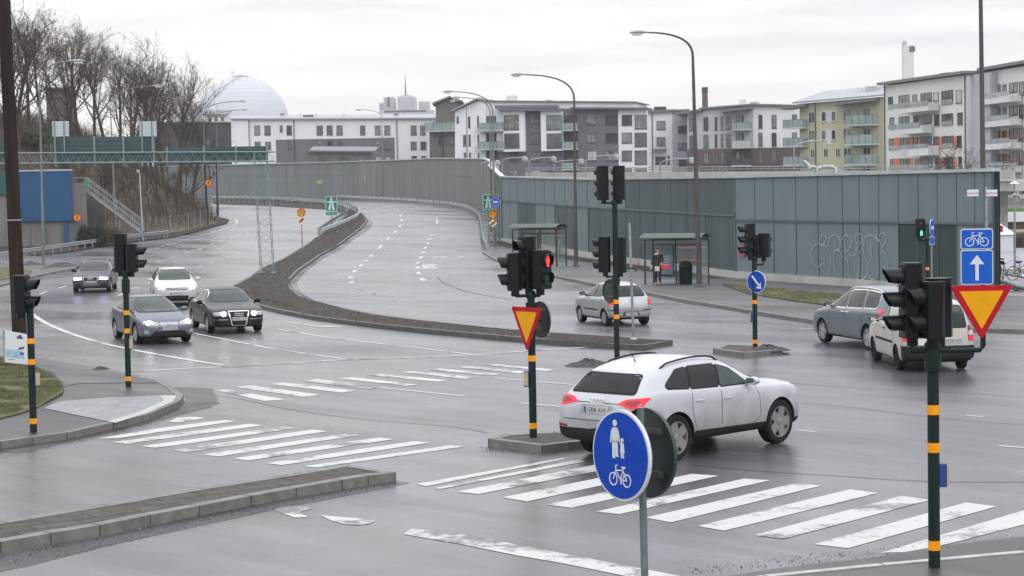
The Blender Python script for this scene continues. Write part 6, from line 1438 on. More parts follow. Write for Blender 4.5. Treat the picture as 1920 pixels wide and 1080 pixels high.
def bike(q, cx, cz, s, d=.03, th=.0035):
    """side view bicycle symbol, about 1 unit wide times s"""
    def ln(pts, w=.035): q.prism(chain([(cx+a*s, cz+b*s) for a, b in pts], w*s), d, d+th)
    for wx in (-.30, .30): ringface(q, cx+wx*s, cz-.12*s, .155*s, .19*s, d, (0, 0, 0), (1, 0, 0), (0, 0, 1), (0, -1, 0), 0, 20, th)
    ln([(-.30, -.12), (-.18, .16)]); ln([(-.17, .13), (.15, .16)]); ln([(.15, .21), (.03, -.12)]); ln([(-.15, .10), (.03, -.12)]); ln([(.03, -.12), (.30, -.12)]); ln([(.13, .14), (.30, -.12)])
    ln([(-.18, .16), (-.20, .26), (-.11, .28)]); ln([(.07, .235), (.24, .235)], .05); ln([(.03, -.12), (.05, -.24)], .05)
def discsign(t, x, y, z, yaw, r, face='sblue', fn=None, rim='swhite'):
    Mx = T(x, y, z, yaw); q = MB(); q.M = Mx; q.prism(circ(r, 40), 0, .02); pl_ = q.build('sign_plate', M[rim], t)
    q = MB(); q.M = Mx; q.prism(circ(r*.945, 40), .021, .025); q.build('sign_face', M[face], pl_)
    q = MB(); q.M = Mx; q.prism(circ(r, 40), -.006, -.001); q.build('sign_back', M['sback'], pl_)
    if fn: q = MB(); q.M = Mx; fn(q); q.build('symbol', M['swhite'], pl_)
    return pl_
def backdisc(t, x, y, z, yaw, r):
    Mx = T(x, y, z, yaw); q = MB(); q.M = Mx; q.lathe([(.001, 0), (r*.97, 0), (r, .004), (r*1.005, .03), (r*.985, .03), (r*.98, .008), (.001, .006)], 40, ax=(0, -1, 0)); pl_ = q.build('sign_plate', mat('dark_sign_back', (.03, .04, .038), .45), t)
    q = MB(); q.M = Mx; q.box(-r*.55, r*.55, -.045, -.01, r*.45, r*.45+.035); q.box(-r*.55, r*.55, -.045, -.01, -r*.5, -r*.5+.035); q.build('sign_rail', M['sback'], pl_)
    q = MB(); q.M = Mx; q.prism(circ(r*.93, 36), -.006, -.002, n=(0, -1, 0)); q.build('sign_face', M['sblue'], pl_); return pl_
# S1: far left pedestrian signal
p, k = SG(63, 810, .13)
t = thing('traffic_signal', 'pedestrian signal with two hooded lenses facing right, leftmost post beside the wooden pole', 'traffic signal', p, group='traffic signals')
poleobj(t, 2.38); bands(t, .068, [.16, 1.30, 1.70]); button(t, .10, -.02, 1.02, 30); hd = head(t, -.17, -.02, 2.42-.12, 82, 2, None, s=1.12, vis=.22)
arm(t, [(0, 0, 2.34), (-.15, 0, 2.34), (-.17, -.02, 2.28)], .035)
# S2
p, k = SG(241, 725, .13)
t = thing('traffic_signal', 'signal post with heads turned away and orange bands, in front of the grey blue hatchback', 'traffic signal', p, group='traffic signals')
poleobj(t, 2.62); bands(t, .068, [.14, 1.27, 1.70]); button(t, .085, 0, 1.02, 15); head(t, -.12, .06, 2.70, 176, 3, s=.98); head(t, .15, -.04, 2.70, 88, 2, s=1.05)
arm(t, [(0, 0, 2.55), (0, .05, 2.68)], .05); collar(t, 2.2, .068, .35)
# S3
p, k = SG(1000, 820, .14)
t = thing('traffic_signal', 'signal post with the lit red pedestrian figure and the narrow turned yield sign', 'traffic signal', p, group='traffic signals')
poleobj(t, 2.52); bands(t, .068, [.16, 1.38]); button(t, -.10, -.02, 1.06, -20); collar(t, 2.2, .068, .25)
head(t, -.28, -.04, 2.66, -86, 2, s=1.06, vis=.17); head(t, -.03, .12, 2.68, -60, 3, s=1.02, vis=.17); head(t, .17, -.06, 2.68, 50, 2, (0, 'redcore'), ped=True, s=1.10, vis=.10)
arm(t, [(0, 0, 2.56), (-.26, -.03, 2.56), (-.31, -.04, 2.6)], .03); arm(t, [(0, 0, 2.56), (.15, -.05, 2.56), (.17, -.06, 2.6)], .03)
yieldsign(t, -.07, -.13, 2.36, -54, .92); backdisc(t, .19, .1, 2.12, -60, .33); arm(t, [(0, 0, 2.2), (-.05, -.10, 2.2)], .02); arm(t, [(0, 0, 2.1), (.17, .09, 2.1)], .02)
# S4
p, k = SG(1157, 670, .0)
t = thing('traffic_signal', 'tallest signal post with two pairs of dark heads above the silver hatchback', 'traffic signal', p, group='traffic signals')
poleobj(t, 4.15, .075); bands(t, .075, [1.05, 1.46], .12); 
for x in (-.30, .14): head(t, x, 0, 4.28, -150 if x < 0 else -155, 3, s=1.0)
arm(t, [(0, 0, 4.2), (-.30, 0, 4.2)], .03); arm(t, [(0, 0, 4.2), (.16, 0, 4.2)], .03)
head(t, -.28, -.03, 2.32, -122, 3, s=1.05); head(t, .13, .05, 2.30, 170, 3, s=1.05); arm(t, [(0, 0, 2.2), (-.28, -.03, 2.2)], .03); collar(t, 1.9, .075, .3)
backdisc(t, -.12, .12, 1.80, -50, .33)
# S5
p, k = SG(1416, 652, .12)
t = thing('traffic_signal', 'signal post with the round blue keep right arrow on the short island', 'traffic signal', p, group='traffic signals')
poleobj(t, 2.45); bands(t, .068, [.12, 1.22]); button(t, -.09, 0, .85, -70); head(t, -.10, 0, 2.52, -78, 3, s=1.0); head(t, .03, .08, 2.48, -20, 2, s=1.0); head(t, .27, .03, 2.50, 150, 2, s=1.05)
arm(t, [(0, 0, 2.3), (.24, .02, 2.3), (.27, .03, 2.42)], .03)
def arr(q):
    q.prism(chain([(-.14, .17), (.12, -.13)], .055), .026, .03); q.prism([(.17, -.19), (.15, -.01), (.10, -.07), (.045, -.13), (-.02, -.17)], .026, .03)
discsign(t, .05, -.10, 1.83, -43, .31, fn=arr)
# S6 big right
p, k = SG(1752, 1063, .03)
t = thing('traffic_signal', 'large signal post at lower right carrying the yield and blue bicycle signs on its arm', 'traffic signal', p, group='traffic signals')
poleobj(t, 2.50, .070); bands(t, .070, [.205, 1.375, 1.825], .115); button(t, .115, .0, 1.10, 70); collar(t, 2.33, .070, .36)
head(t, -.235, .03, 2.74, -84, 3, s=.96, vis=.24); head(t, -.01, -.06, 2.74, -74, 2, s=1.05, vis=.22); head(t, .09, .09, 2.74, 196, 2, s=1.10)
arm(t, [(0, 0, 2.58), (-.26, .03, 2.58), (-.235, .03, 2.66)], .035)
arm(t, [(0, .02, 2.58), (.56, .02, 2.58), (.60, .02, 2.63), (.60, .02, 4.02)], .032); arm(t, [(0, 0, 2.6), (.10, .08, 2.68)], .03)
yieldsign(t, .565, -.045, 3.35, 0, .745)
for (z0, z1, l) in ((3.78, 4.02, 'bike'), (3.36, 3.77, 'arrow')):
    Mx = T(.52, -.03, 0, -7); w = .375; zc = (z0+z1)/2; h = z1-z0
    q = MB(); q.M = Mx; q.prism([(a, b+zc) for a, b in rrect(w, h, .03)], 0, .02); pl_ = q.build('sign_plate', M['swhite'], t)
    q = MB(); q.M = Mx; q.prism([(a, b+zc) for a, b in rrect(w-.022, h-.022, .022)], .021, .024); q.build('sign_face', M['sblue2'], pl_)
    q = MB(); q.M = Mx; q.prism([(a, b+zc) for a, b in rrect(w, h, .03)], -.006, -.001); q.build('sign_back', M['sback'], pl_)
    q = MB(); q.M = Mx
    if l == 'bike': bike(q, 0, zc, .28, .025)
    else: q.prism([(-.02, zc-.155), (.02, zc-.155), (.02, zc+.035), (.085, zc+.035), (0, zc+.145), (-.085, zc+.035), (-.02, zc+.035)], .025, .029)
    q.build('symbol', M['swhite'], pl_)
# S7 green pedestrian
Yp = 74.0; x0 = at_px(1738, Yp); t = thing('traffic_signal', 'distant signal with the lit green walking figure in front of the dark wall panels', 'traffic signal', (x0[0], Yp, .12), group='traffic signals')
poleobj(t, 1.95+.35, .07); bands(t, .07, [1.20], .11); head(t, -.28, 0, 2.42, 8, 2, (1, 'greenon'), ped=True, s=1.12, vis=.1); arm(t, [(0, 0, 2.3), (-.28, 0, 2.3)], .03)
def bus(q):
    q.prism(rrect(.34, .11, .02), .026, .03)
    for a in (-.1, .1): q.prism(circ(.035, 12, a, -.07), .026, .03)
x0 = at_px(1746, 74.6); t = thing('traffic_sign', 'blue bus lane sign with a small plate under it beside the green pedestrian signal', 'road sign', (x0[0], 74.6, .12))
q = MB(); q.tube([(0, 0, -.1), (0, 0, 3.1)], .03, 10); q.build('post', M['gsteel'], t); discsign(t, 0, -.05, 2.78, 62, .32, 'sblue2', bus)
q = MB(); q.M = T(0, -.05, 2.28, 55); q.prism(rrect(.48, .30, .02), 0, .015); pp = q.build('lower_plate', M['swhite'], t); q = MB(); q.M = T(0, -.05, 2.28, 55); q.prism(rrect(.44, .26, .015), .016, .018)
q.build('plate_face', M['sblue2'], pp)
# near round pedestrian and bicycle sign
Yn = 12.35; pn_ = P(1199, 853, Yn)
t = thing('traffic_sign', 'round blue sign with white adult, child and bicycle, nearest to the camera', 'road sign', (pn_.x+.012, Yn, 0))
q = MB(); q.tube([(.03, 0, -.1), (.0, .0, pn_.z+.30)], .024, 16); q.build('post', mat('zinc_post', (.17, .21, .22), .45, metal=.5, var=.25, vs=8), t, smooth=True)
def pict(q):
    def c(pts, w): q.prism(chain(pts, w), .026, .029)
    q.prism(circ(.021, 14, -.045, .20), .026, .029); q.prism([(-.068,.172),(-.022,.172),(-.014,.15),(-.02,.075),(-.03,.075),(-.07,.075),(-.078,.15)], .026, .029)
    c([(-.060, .09), (-.060, -.008)], .026); c([(-.032, .09), (-.030, .004)], .025); c([(-.076, .155), (-.088, .075)], .014); c([(-.016, .155), (.0, .085)], .013)
    q.prism([(-.074,-.008),(-.048,-.008),(-.046,-.022),(-.066,-.022)], .0262, .0292); q.prism([(-.044,.004),(-.016,.004),(-.012,-.010),(-.04,-.010)], .0262, .0292)
    q.prism(circ(.013, 12, .026, .098), .026, .029); q.prism([(.014,.083),(.040,.083),(.050,.020),(.006,.020)], .0262, .0292); c([(.018, .03), (.018, -.015)], .012); c([(.035, .03), (.037, -.015)], .012); c([(.004, .082), (.016, .07)], .008)
    bike(q, .0, -.125, .225, .026, .003)
c0 = P(1168.5, 853.5, Yn-.12)-Vector((pn_.x+.012, Yn, 0)); c1 = P(1217, 848, Yn+.10)-Vector((pn_.x+.012, Yn, 0))
discsign(t, c0.x, c0.y, c0.z, -55, .285, fn=pict); backdisc(t, c1.x, c1.y, c1.z, -55, .285)
q = MB()
for dz in (.13, -.14): q.tube([(c0.x, c0.y+.01, c0.z+dz), (c1.x, c1.y, c1.z+dz)], .011, 8)
q.build('bracket', M['gsteel'], t)
# motorway signs
def motorway(label, px0, px1, py0, py1, Y, zfoot, arrows=True):
    a = P((px0+px1)/2, py1, Y); w = (px1-px0)*Y/F_PX; h = (py1-py0)*Y/F_PX; t = thing('traffic_sign', label, 'road sign', (a.x, Y, zfoot)); z0 = a.z-zfoot; hm = h*.78
    q = MB(); q.prism(rrect(w, hm, .04), 0, .03, o=(0, 0, z0+h-hm/2)); pl_ = q.build('sign_plate', M['swhite'], t); q = MB(); q.prism(rrect(w-.09, hm-.09, .03), .031, .036, o=(0, 0, z0+h-hm/2)); q.build('sign_face', M['sgreen'], pl_)
    q = MB(); o = (0, 0, z0+h-hm/2)
    for sx in (-1, 1): q.prism([(sx*.30*w, -.40*hm), (sx*.06*w, -.40*hm), (sx*.035*w, .06*hm), (sx*.13*w, .06*hm)], .037, .041, o=o); q.prism([(sx*.12*w, .13*hm), (sx*.03*w, .13*hm), (sx*.02*w, .42*hm), (sx*.075*w, .42*hm)], .037, .041, o=o)
    q.prism([(-.40*w, .16*hm), (-.15*w, .155*hm), (.15*w, .155*hm), (.40*w, .16*hm), (.40*w, .115*hm), (.20*w, .07*hm), (-.20*w, .07*hm), (-.40*w, .115*hm)], .0372, .042, o=o); q.build('symbol', M['swhite'], pl_)
    hb = h-hm-.02; q = MB(); q.prism(rrect(w, hb, .03), 0, .03, o=(0, 0, z0+hb/2)); p2 = q.build('lower_plate', M['swhite'], t); q = MB(); q.prism(rrect(w-.06, hb-.06, .02), .031, .036, o=(0, 0, z0+hb/2)); q.build('plate_face', M['sgreen'], p2)
    text_mesh('Södra länken', hb*.62, 'lettering', M['swhite'], p2, frameM((0, -.038, z0+hb/2), (1, 0, 0), (0, 0, 1)) @ Matrix.Scale(min(1, w*.86/(hb*.62*6.0)), 4, (1, 0, 0)))
    q = MB(); q.tube([(0, .05, -.2), (0, .05, z0+h-.1)], .05, 10); q.build('post', M['gsteel'], t); return t
g = G(622, 422); motorway('green motorway sign on the median', 611, 632.5, 368, 404, g.y, g.z+.12)
g = G(917, 452, .12); motorway('green motorway sign beside the wall at the inner bend', 905.5, 926, 364.5, 400.5, g.y+6, g.z)
def seventy(label, px, py, rpx, dpy, Y, zf, stripes=False):
    a = P(px, py, Y); k = Y/F_PX; t = thing('traffic_sign', label, 'road sign', (a.x, Y, zf)); z = a.z-zf; r = rpx*k
    q = MB(); q.prism(circ(r, 32), 0, .03, o=(0, 0, z)); pl_ = q.build('sign_plate', M['sred'], t); q = MB(); q.prism(circ(r*.78, 32), .031, .036, o=(0, 0, z)); q.build('sign_face', M['syel'], pl_)
    text_mesh('70', r*1.25, 'number', M['sblack'], pl_, frameM((0, -.039, z), (1, 0, 0), (0, 0, 1)), .003)
    zd = P(px, dpy, Y).z-zf; s = rpx*k*.82
    q = MB(); q.prism([(0, s*1.2), (s*1.2, 0), (0, -s*1.2), (-s*1.2, 0)], 0, .03, o=(0, 0, zd)); d = q.build('diamond_plate', M['swhite'], t)
    q = MB(); q.prism([(0, s*.8), (s*.8, 0), (0, -s*.8), (-s*.8, 0)], .031, .035, o=(0, 0, zd)); q.build('diamond_face', M['syel'], d)
    q = MB(); q.prism(chain([(-s*.75, -s*.6), (s*.75, s*.6)], s*.35), .036, .04, o=(0, 0, zd)); q.build('diagonal_bar', M['sblack'], d)
    q = MB(); q.tube([(0, .05, -.2), (0, .05, z+r*.5)], .035, 10); q.build('post', M['gsteel'], t)
    if stripes:
        q = MB()
        for i in range(7): q.lathe([(.037, .1+i*.28), (.039, .1+i*.28), (.039, .24+i*.28), (.037, .24+i*.28)], 10, o=(0, .05, 0))
        q.build('red_stripes', M['sred'], t)
    return t
g = G(567, 459, .13); seventy('yellow speed limit 70 sign with a diamond and red striped post on the median', 565, 398.5, 8, 413, g.y, g.z, True)
g = G(926, 470, .12); t = seventy('yellow speed limit 70 sign with a diamond beside the inner bend of the wall', 924, 403, 8, 418.5, g.y, g.z)
a = P(929, 378.5, g.y+3); t = thing('traffic_sign', 'round blue bus lane sign overlapping the green motorway sign by the wall', 'road sign', (a.x, g.y+3, g.z)); q = MB(); q.tube([(0, .05, -.2), (0, .05, a.z-g.z)], .03, 8); q.build('post', M['gsteel'], t); discsign(t, 0, 0, a.z-g.z, 0, 8*(g.y+3)/F_PX, 'sblue2', bus)
# street name plates on their own grey post
Yb = 62.0; xb = at_px(1849, Yb)[0]; t = thing('street_name_sign', 'grey post with two white street name plates beside the brown lamp pole', 'street sign', (xb, Yb, 0)); zp = P(1849, 362, Yb).z
q = MB(); q.tube([(0, 0, -.1), (0, 0, zp+.2)], .05, 10); q.build('post', M['gsteel'], t)
for x0, x1, txt in ((1812, 1834, 'Hammarby'), (1848, 1869, 'Bussleden')):
    a, b = P(x0, 356, Yb), P(x1, 368, Yb); q = MB(); q.box(a.x-xb, b.x-xb, -.09, -.06, b.z, a.z); pl_ = q.build('name_plate', M['swhite'], t, bevel=.01)
    text_mesh(txt, .085, 'lettering', M['sred'], pl_, frameM(((a.x+b.x)/2-xb, -.092, (a.z+b.z)/2), (1, 0, 0), (0, 0, 1)))
# thin grey post on the median
p, k = SG(1188, 637, .13); top = P(1180, 418, p.y)-p
t = thing('marker_post', 'thin grey leaning post on the end of the median behind the tall signal', 'post', p); q = MB(); q.tube([(0, 0, -.05), top], .04, 12); q.build('pole', M['gsteel'], t, smooth=True)
q = MB(); q.lathe([(.12, 0), (.11, .03), (.05, .08), (.045, .2)], 16); q.build('foot', M['gsteel'], t); q = MB(); f = top*.60; q.tube([f+Vector((-.14, 0, -.06)), f+Vector((-.13, 0, .03)), f+Vector((0, -.03, .05)), f+Vector((.13, 0, .03)), f+Vector((.14, 0, -.06))], .022, 8); q.build('bracket', M['pole'], t)
# ================================================================== LAMPS, GANTRY, SHELTERS, PERSON, TREES
M['lampg'] = mat('lamp_head_grey', (.22, .24, .26), .4, metal=.3); M['lampd'] = mat('lamp_diffuser', (.55, .56, .55), .3)
M['lpole'] = mat('rusty_brown_lamp_pole', (.065, .054, .052), .6, var=.35, vs=1.5, stretch=(3, 3, .5)); M['lpole2'] = mat('grey_lamp_pole', (.17, .165, .16), .6, var=.3, vs=1.5, stretch=(3, 3, .5))
def street_lamp(label, foot, Y, top, headpx, z0, r=.10, m='lpole2', grp='tall street lamps', hs=1.0, dy=0.0, drop=None):
    """foot px x at the ground; top (px,py) where the arm leaves; headpx (px,py) the lamp"""
    b = P(foot[0], foot[1], Y); base = Vector((b.x, Y, z0)); tp = P(top[0], top[1], Y)-base; hp = P(headpx[0], headpx[1], Y+dy)-base
    t = thing('street_lamp', label, 'street lamp', base, group=grp)
    q = MB(); pts = [Vector((0, 0, -.2)), Vector((tp.x*.12, 0, 1.2)), tp*.6, tp]; q.tube(pts, [r, r, r*.75, r*.5], 14); q.lathe([(r*1.9, -.1), (r*1.8, .05), (r*1.05, .12)], 14); q.build('pole', M[m], t, smooth=True)
    n = 10; c1 = Vector((tp.x, 0, tp.z+(hp.z-tp.z)*.95)); arm_ = []
    for i in range(n+1):
        f = i/n; arm_.append(tp*(1-f)**2+c1*2*f*(1-f)+hp*f*f)
    q = MB(); q.tube(arm_, [r*.5-(r*.5-.035)*i/n for i in range(n+1)], 10); q.build('arm', M[m], t, smooth=True)
    d = Vector((hp.x-arm_[-2].x, hp.y-arm_[-2].y, 0)).normalized(); s = Vector((-d.y, d.x, 0)); L = .85*hs; q = MB()
    secs = [(-.05, .04, .04), (.12, .07, .06), (.3, .15, .10), (.6, .17, .11), (.85, .13, .07), (.98, .04, .02)]; rings = []
    for f, w, h in secs:
        c = hp+d*(f*L); rings.append([q.vert(c+s*w*hs*math.cos(a)+Vector((0, 0, (h*hs*math.sin(a) if math.sin(a) > 0 else h*hs*.45*math.sin(a))))) for a in [2*math.pi*j/14 for j in range(14)]])
    for a_, b_ in zip(rings, rings[1:]):
        for j in range(14): q.f.append([a_[j], a_[(j+1) % 14], b_[(j+1) % 14], b_[j]]); q.mi.append(0)
    q.f.append(rings[0][::-1]); q.f.append(rings[-1][:]); q.mi += [0, 0]
    h_ = q.build('lamp_head', M['lampg'], t, smooth=True); q = MB(); o = hp+d*(.34*L)-s*.13*hs+Vector((0, 0, -.12*hs)); q.obox(o, d*(.48*L), s*.26*hs, (0, 0, .09*hs)); q.build('diffuser', M['lampd'], h_, bevel=.02)
    return t
def zg(Y): return zt(Y)
street_lamp('tall brown street lamp nearest the second bus shelter, arm reaching left', (1311, 540), 88, (1299, 105), (1215, 61), .12, .12, 'lpole', hs=1.0)
street_lamp('street lamp between the two bus shelters, arm reaching left over the wall', (1080, 500), 114, (1076.5, 185), (984, 140), .12, .11, 'lpole', hs=1.0)
street_lamp('street lamp at the inner bend with the upper of two arms', (927, 468), 152, (924, 212), (852, 172), .2, .11, hs=1.1)
street_lamp('street lamp at the inner bend with the lower of two arms', (922, 455), 178, (919, 212), (865, 183), .8, .11, hs=1.1)
street_lamp('thin far street lamp standing against the curved wall', (877, 395), 236, (875, 210), (858, 189), 2.6, .10, hs=1.2)
street_lamp('far street lamp in front of the long white block', (718, 372), 288, (716, 222), (679, 206), 3.5, .10, hs=1.2)
street_lamp('street lamp with a big pale head among the bare trees at top left', (82, 503), 126, (74, 165), (128, 115), .12, .10, hs=1.3, grp='left roadside lamps')
street_lamp('street lamp with a pale head in the middle of the bare trees', (218, 445), 172, (207, 200), (284, 161), .6, .09, hs=1.1, grp='left roadside lamps')
street_lamp('arched street lamp in front of the lower left of the white dome', (384, 412), 206, (382, 215), (446, 190), 1.9, .09, hs=1.0, grp='left roadside lamps')
street_lamp('small arched street lamp just below the dome edge', (410, 406), 216, (405, 222), (452, 206), 2.2, .08, hs=.8, grp='left roadside lamps')
# lamps on the viaduct
for i, (px, ht, hx, hy, Y, l) in enumerate(((903,302,933,302,184,'leftmost small globe lamp behind the wall'),(942,296,984,295,182,'second small globe lamp behind the wall, left of the grey bays'),(992,296,1038,295,180,'small globe lamp under the right framed bay'),(1039,301,1090,300,178,'small globe lamp left of the brown lamp pole'),(1099,295,1157,291,176,'small globe lamp above the tall twin signal heads'),(1238,301,1297,297,172,'small globe lamp in front of the narrow white block'),(1489,272,1552,263,160,'globe lamp in front of the yellow green block'))):
    b = P(px, 345, Y); t = thing('globe_lamp', l, 'street lamp', (b.x, Y, b.z), group='globe lamps along the viaduct'); tp = P(px, ht+6, Y)-b; hp = P(hx, hy, Y)-b
    q = MB(); pts = [Vector((0, 0, 0)), tp]; c1 = Vector((tp.x, 0, hp.z)); pts += [tp*(1-f)**2+c1*2*f*(1-f)+hp*f*f for f in (.25, .5, .75, 1)]; q.tube(pts, .05, 8); q.build('pole', M['gsteel'], t, smooth=True)
    q = MB(); q.lathe([(.001, .12), (.12, .10), (.26, -.02), (.28, -.08)], 16, o=hp); h_ = q.build('lamp_cap', M['lampg'], t, smooth=True); q = MB(); q.lathe([(.27, -.08), (.24, -.28), (.12, -.42), (.001, -.45)], 16, o=hp); q.build('globe', M['lampd'], h_, smooth=True)
# post lamp, dark posts
b = P(268, 440, 172); t = thing('post_lamp', 'slim pale post lamp at the foot of the steel stairs', 'street lamp', (b.x, 172, .7)); z = P(262, 322, 172).z-.7
q = MB(); q.tube([(0, 0, -.2), (-.15, 0, z)], [.07, .045], 10); q.build('pole', M['cap'], t, smooth=True); q = MB(); q.lathe([(.04, z-.05), (.12, z+.02), (.14, z+.12), (.001, z+.18)], 14, o=(-.25, -.1, 0)); q.lathe([(.001, z-.1), (.1, z-.06), (.13, z+.0)], 14, o=(-.3, -.1, 0)); q.build('lamp_head', M['lampd'], t, smooth=True)
for px0, py0, px1, py1, Y, l in ((389, 428, 384, 300, 197, 'dark bare post at the left edge of the curved wall'), (408, 407, 406, 300, 216, 'second dark post in front of the curved wall')):
    b = P(px0, py0, Y); b.z = zt(Y); t = thing('post', l, 'post', b); q = MB(); q.tube([(0, 0, -.3), P(px1, py1, Y)-b], [.11, .08], 10); q.build('pole', M['wood'], t, smooth=True)
# brown pole on the right, wooden pole on the left
b = P(1846, 545, 80); t = thing('lamp_pole', 'tall rust brown pole rising out of the picture at the right', 'pole', (b.x, 80, .1)); tp = P(1837.5, -90, 80)-Vector((b.x, 80, .1))
q = MB(); q.tube([(0, 0, -.2), (tp.x*.05, 0, 1.3), tp], [.14, .12, .075], 14); q.build('pole', M['lpole'], t, smooth=True); q = MB(); q.box(-.13, .13, -.16, -.11, .6, 1.0); q.build('hatch', M['lpole'], t, bevel=.01)
p, k = SG(39, 672, .13); t = thing('wooden_pole', 'thick dark wooden utility pole at the left edge', 'pole', p); tp = P(2, -120, p.y)-p
q = MB(); q.tube([(0, 0, -.3), tp*.5, tp], [.205, .185, .16], 20); q.build('pole', M['wood'], t, smooth=True)
q = MB(); f = tp*.33; q.lathe([(.205, -.02), (.21, -.02), (.21, .02), (.205, .02)], 20, o=f); q.build('band', M['gsteel'], t)
q = MB(); 
for i in range(5): q.lathe([(.18, .3+i*.5), (.225, .3+i*.5), (.225, .34+i*.5), (.18, .34+i*.5)], 16, o=(tp*(.3+i*.5)/tp.z)*0+Vector((tp.x*(.3+i*.5)/tp.z, 0, 0)))
pass
# advertisement board
p, k = SG(42, 687, .13); a = P(19, 683, p.y-.6); bb = P(66, 693, p.y-.6); t = thing('advertising_board', 'small leaning white and pale blue advertising board at the foot of the wooden pole', 'board', (p.x, p.y-.6, a.z-.02))
w = bb.x-a.x; q = MB(); q.prism([(-w/2, .08), (w/2, 0), (w/2, .80), (-w/2+.05, .92)], 0, .03); pl_ = q.build('panel', M['swhite'], t)
q = MB(); q.prism([(-w/2+.06, .22), (w/2-.12, .15), (w/2-.12, .34), (w/2-.3, .40), (-w/2+.06, .42)], .031, .033); q.build('picture', mat('poster_pale_blue', (.30, .48, .58), .5, var=.3, vs=6), pl_)
q = MB(); q.prism(circ(.05, 10, .12, .75), .031, .034); q.prism([(.02,.7),(.18,.68),(.2,.72),(.04,.76)], .031, .0345); q.prism([(.05,.40),(.2,.42),(.24,.48),(.10,.47)], .034, .036); q.prism([(.1,.28),(.2,.26),(.2,.32),(.12,.34)], .034, .036); q.prism([(-.22,.14),(-.05,.135),(-.05,.15),(-.22,.155)], .031, .034); q.build('print', mat('poster_ink', (.05, .07, .16), .5), pl_)
q = MB(); q.prism([(-w/2, .92), (-w/2+.05, .92), (-w/2+.03, .06), (-w/2, .08)], .004, .036); q.tube([(-.1, .1, 0), (-.1, .1, .8)], .03, 8); q.build('frame', M['gsteel'], t)
# ---- gantry with its lattice mast
Yg = 112.0; M['gant'] = mat('pale_green_steel', (.19, .26, .26), .45, metal=.3); M['gsign'] = mat('ribbed_green_sign', (.035, .075, .075), .5, var=.15, vs=.6); M['gsignb'] = mat('ribbed_blue_sign', (.045, .08, .115), .5)
b = P(500, 508, Yg); b.z = zt(Yg)+.1
t = thing('sign_gantry', 'pale green lattice gantry over the oncoming lanes with the backs of two long dark signs', 'gantry', b); inv = Matrix.Translation(-b)
A0, A1 = P(-60, 287, Yg), P(512, 284.5, Yg); C0, C1 = P(-60, 307, Yg), P(512, 302, Yg)
q = MB(); q.M = inv
for dy in (0, .9):
    for s_, e_ in ((A0, A1), (C0, C1)): q.tube([s_+Vector((0, dy, 0)), e_+Vector((0, dy, 0))], .04, 6)
    n = 28
    for i in range(n):
        f0, f1 = i/n, (i+1)/n; lo0, lo1 = C0.lerp(C1, f0), C0.lerp(C1, f1); hi = A0.lerp(A1, (f0+f1)/2); o = Vector((0, dy, 0)); q.tube([lo0+o, hi+o, lo1+o], .014, 5)
for i in range(18): f = i/17; q.tube([A0.lerp(A1, f), A0.lerp(A1, f)+Vector((0, .9, 0))], .022, 5); q.tube([C0.lerp(C1, f), C0.lerp(C1, f)+Vector((0, .9, 0))], .022, 5)
q.build('truss', M['gant'], t)
def gsign(nm, x0, y0, x1, y1, posts, m='gsign', boxes=()):
    a, c = P(x0, y1, Yg), P(x1, y0, Yg); q = MB(); q.M = inv; n = max(4, int((c.z-a.z)/.22))
    for i in range(n):
        z0 = a.z+(c.z-a.z)*i/n; z1 = a.z+(c.z-a.z)*(i+1)/n; q.obox((a.x, Yg+1.05, z0), (c.x-a.x, 0, 0), (0, .06, 0), (0, 0, z1-z0)); q.obox((a.x, Yg+1.02, z0), (c.x-a.x, 0, 0), (0, .029, 0), (0, 0, .03))
    s_ = q.build(nm, M[m], t)
    for x in posts: u = P(x, 300, Yg).x; q = MB(); q.M = inv; q.obox((u-.05, Yg+.93, a.z-.15), (.10, 0, 0), (0, .08, 0), (0, 0, c.z-a.z+.2)); q.build('sign_post', M['gant'], s_)
gsign('gantry_sign', 96, 254, 284, 307, (97, 171, 226, 283)); gsign('gantry_sign', 307, 273, 498, 304, (308, 378, 438, 497)); gsign('gantry_sign', -70, 262, 10, 300, (8,))
for x0, x1 in ((91, 120), (256, 286)):
    a, c = P(x0, 255, Yg), P(x1, 225.5, Yg); q = MB(); q.M = inv
    for i in range(6): z0 = a.z+(c.z-a.z)*i/6; q.obox((a.x, Yg+.95, z0), (c.x-a.x, 0, 0), (0, .25, 0), (0, 0, (c.z-a.z)/6-.02))
    bx = q.build('lane_signal_box', mat('white_box', (.52, .57, .60), .4), t)
    q = MB(); q.M = inv
    for x in (x0+6, x1-5): u = P(x, 300, Yg).x; q.obox((u-.035, Yg+.86, P(x, 285, Yg).z), (.07, 0, 0), (0, .06, 0), (0, 0, c.z-P(x, 285, Yg).z))
    q.build('box_post', M['gant'], bx)
q = MB(); q.M = inv; mh = P(500, 284, Yg).z; wm = .36
cs = [Vector((b.x+sx*wm, Yg+sy*wm+.4, 0)) for sx, sy in ((-1, -1), (1, -1), (1, 1), (-1, 1))]
for c in cs: q.tube([(c.x, c.y, b.z-.2), (c.x-.25, c.y, mh)], .02, 6)
n = 17
for i in range(n):
    z0, z1 = b.z+(mh-b.z)*i/n, b.z+(mh-b.z)*(i+1)/n; dx0, dx1 = -.25*i/n, -.25*(i+1)/n
    for j in range(4):
        c, d = cs[j], cs[(j+1) % 4]
        if (i+j) % 2: c, d = d, c
        q.tube([(c.x+dx0, c.y, z0), (d.x+dx1, d.y, z1)], .010, 4)
q.build('mast', M['gant'], t)
q = MB(); q.M = inv
for c in cs: q.box(c.x-.12, c.x+.12, c.y-.12, c.y+.12, b.z-.1, b.z+.08)
q.build('footing', M['conc'], t)
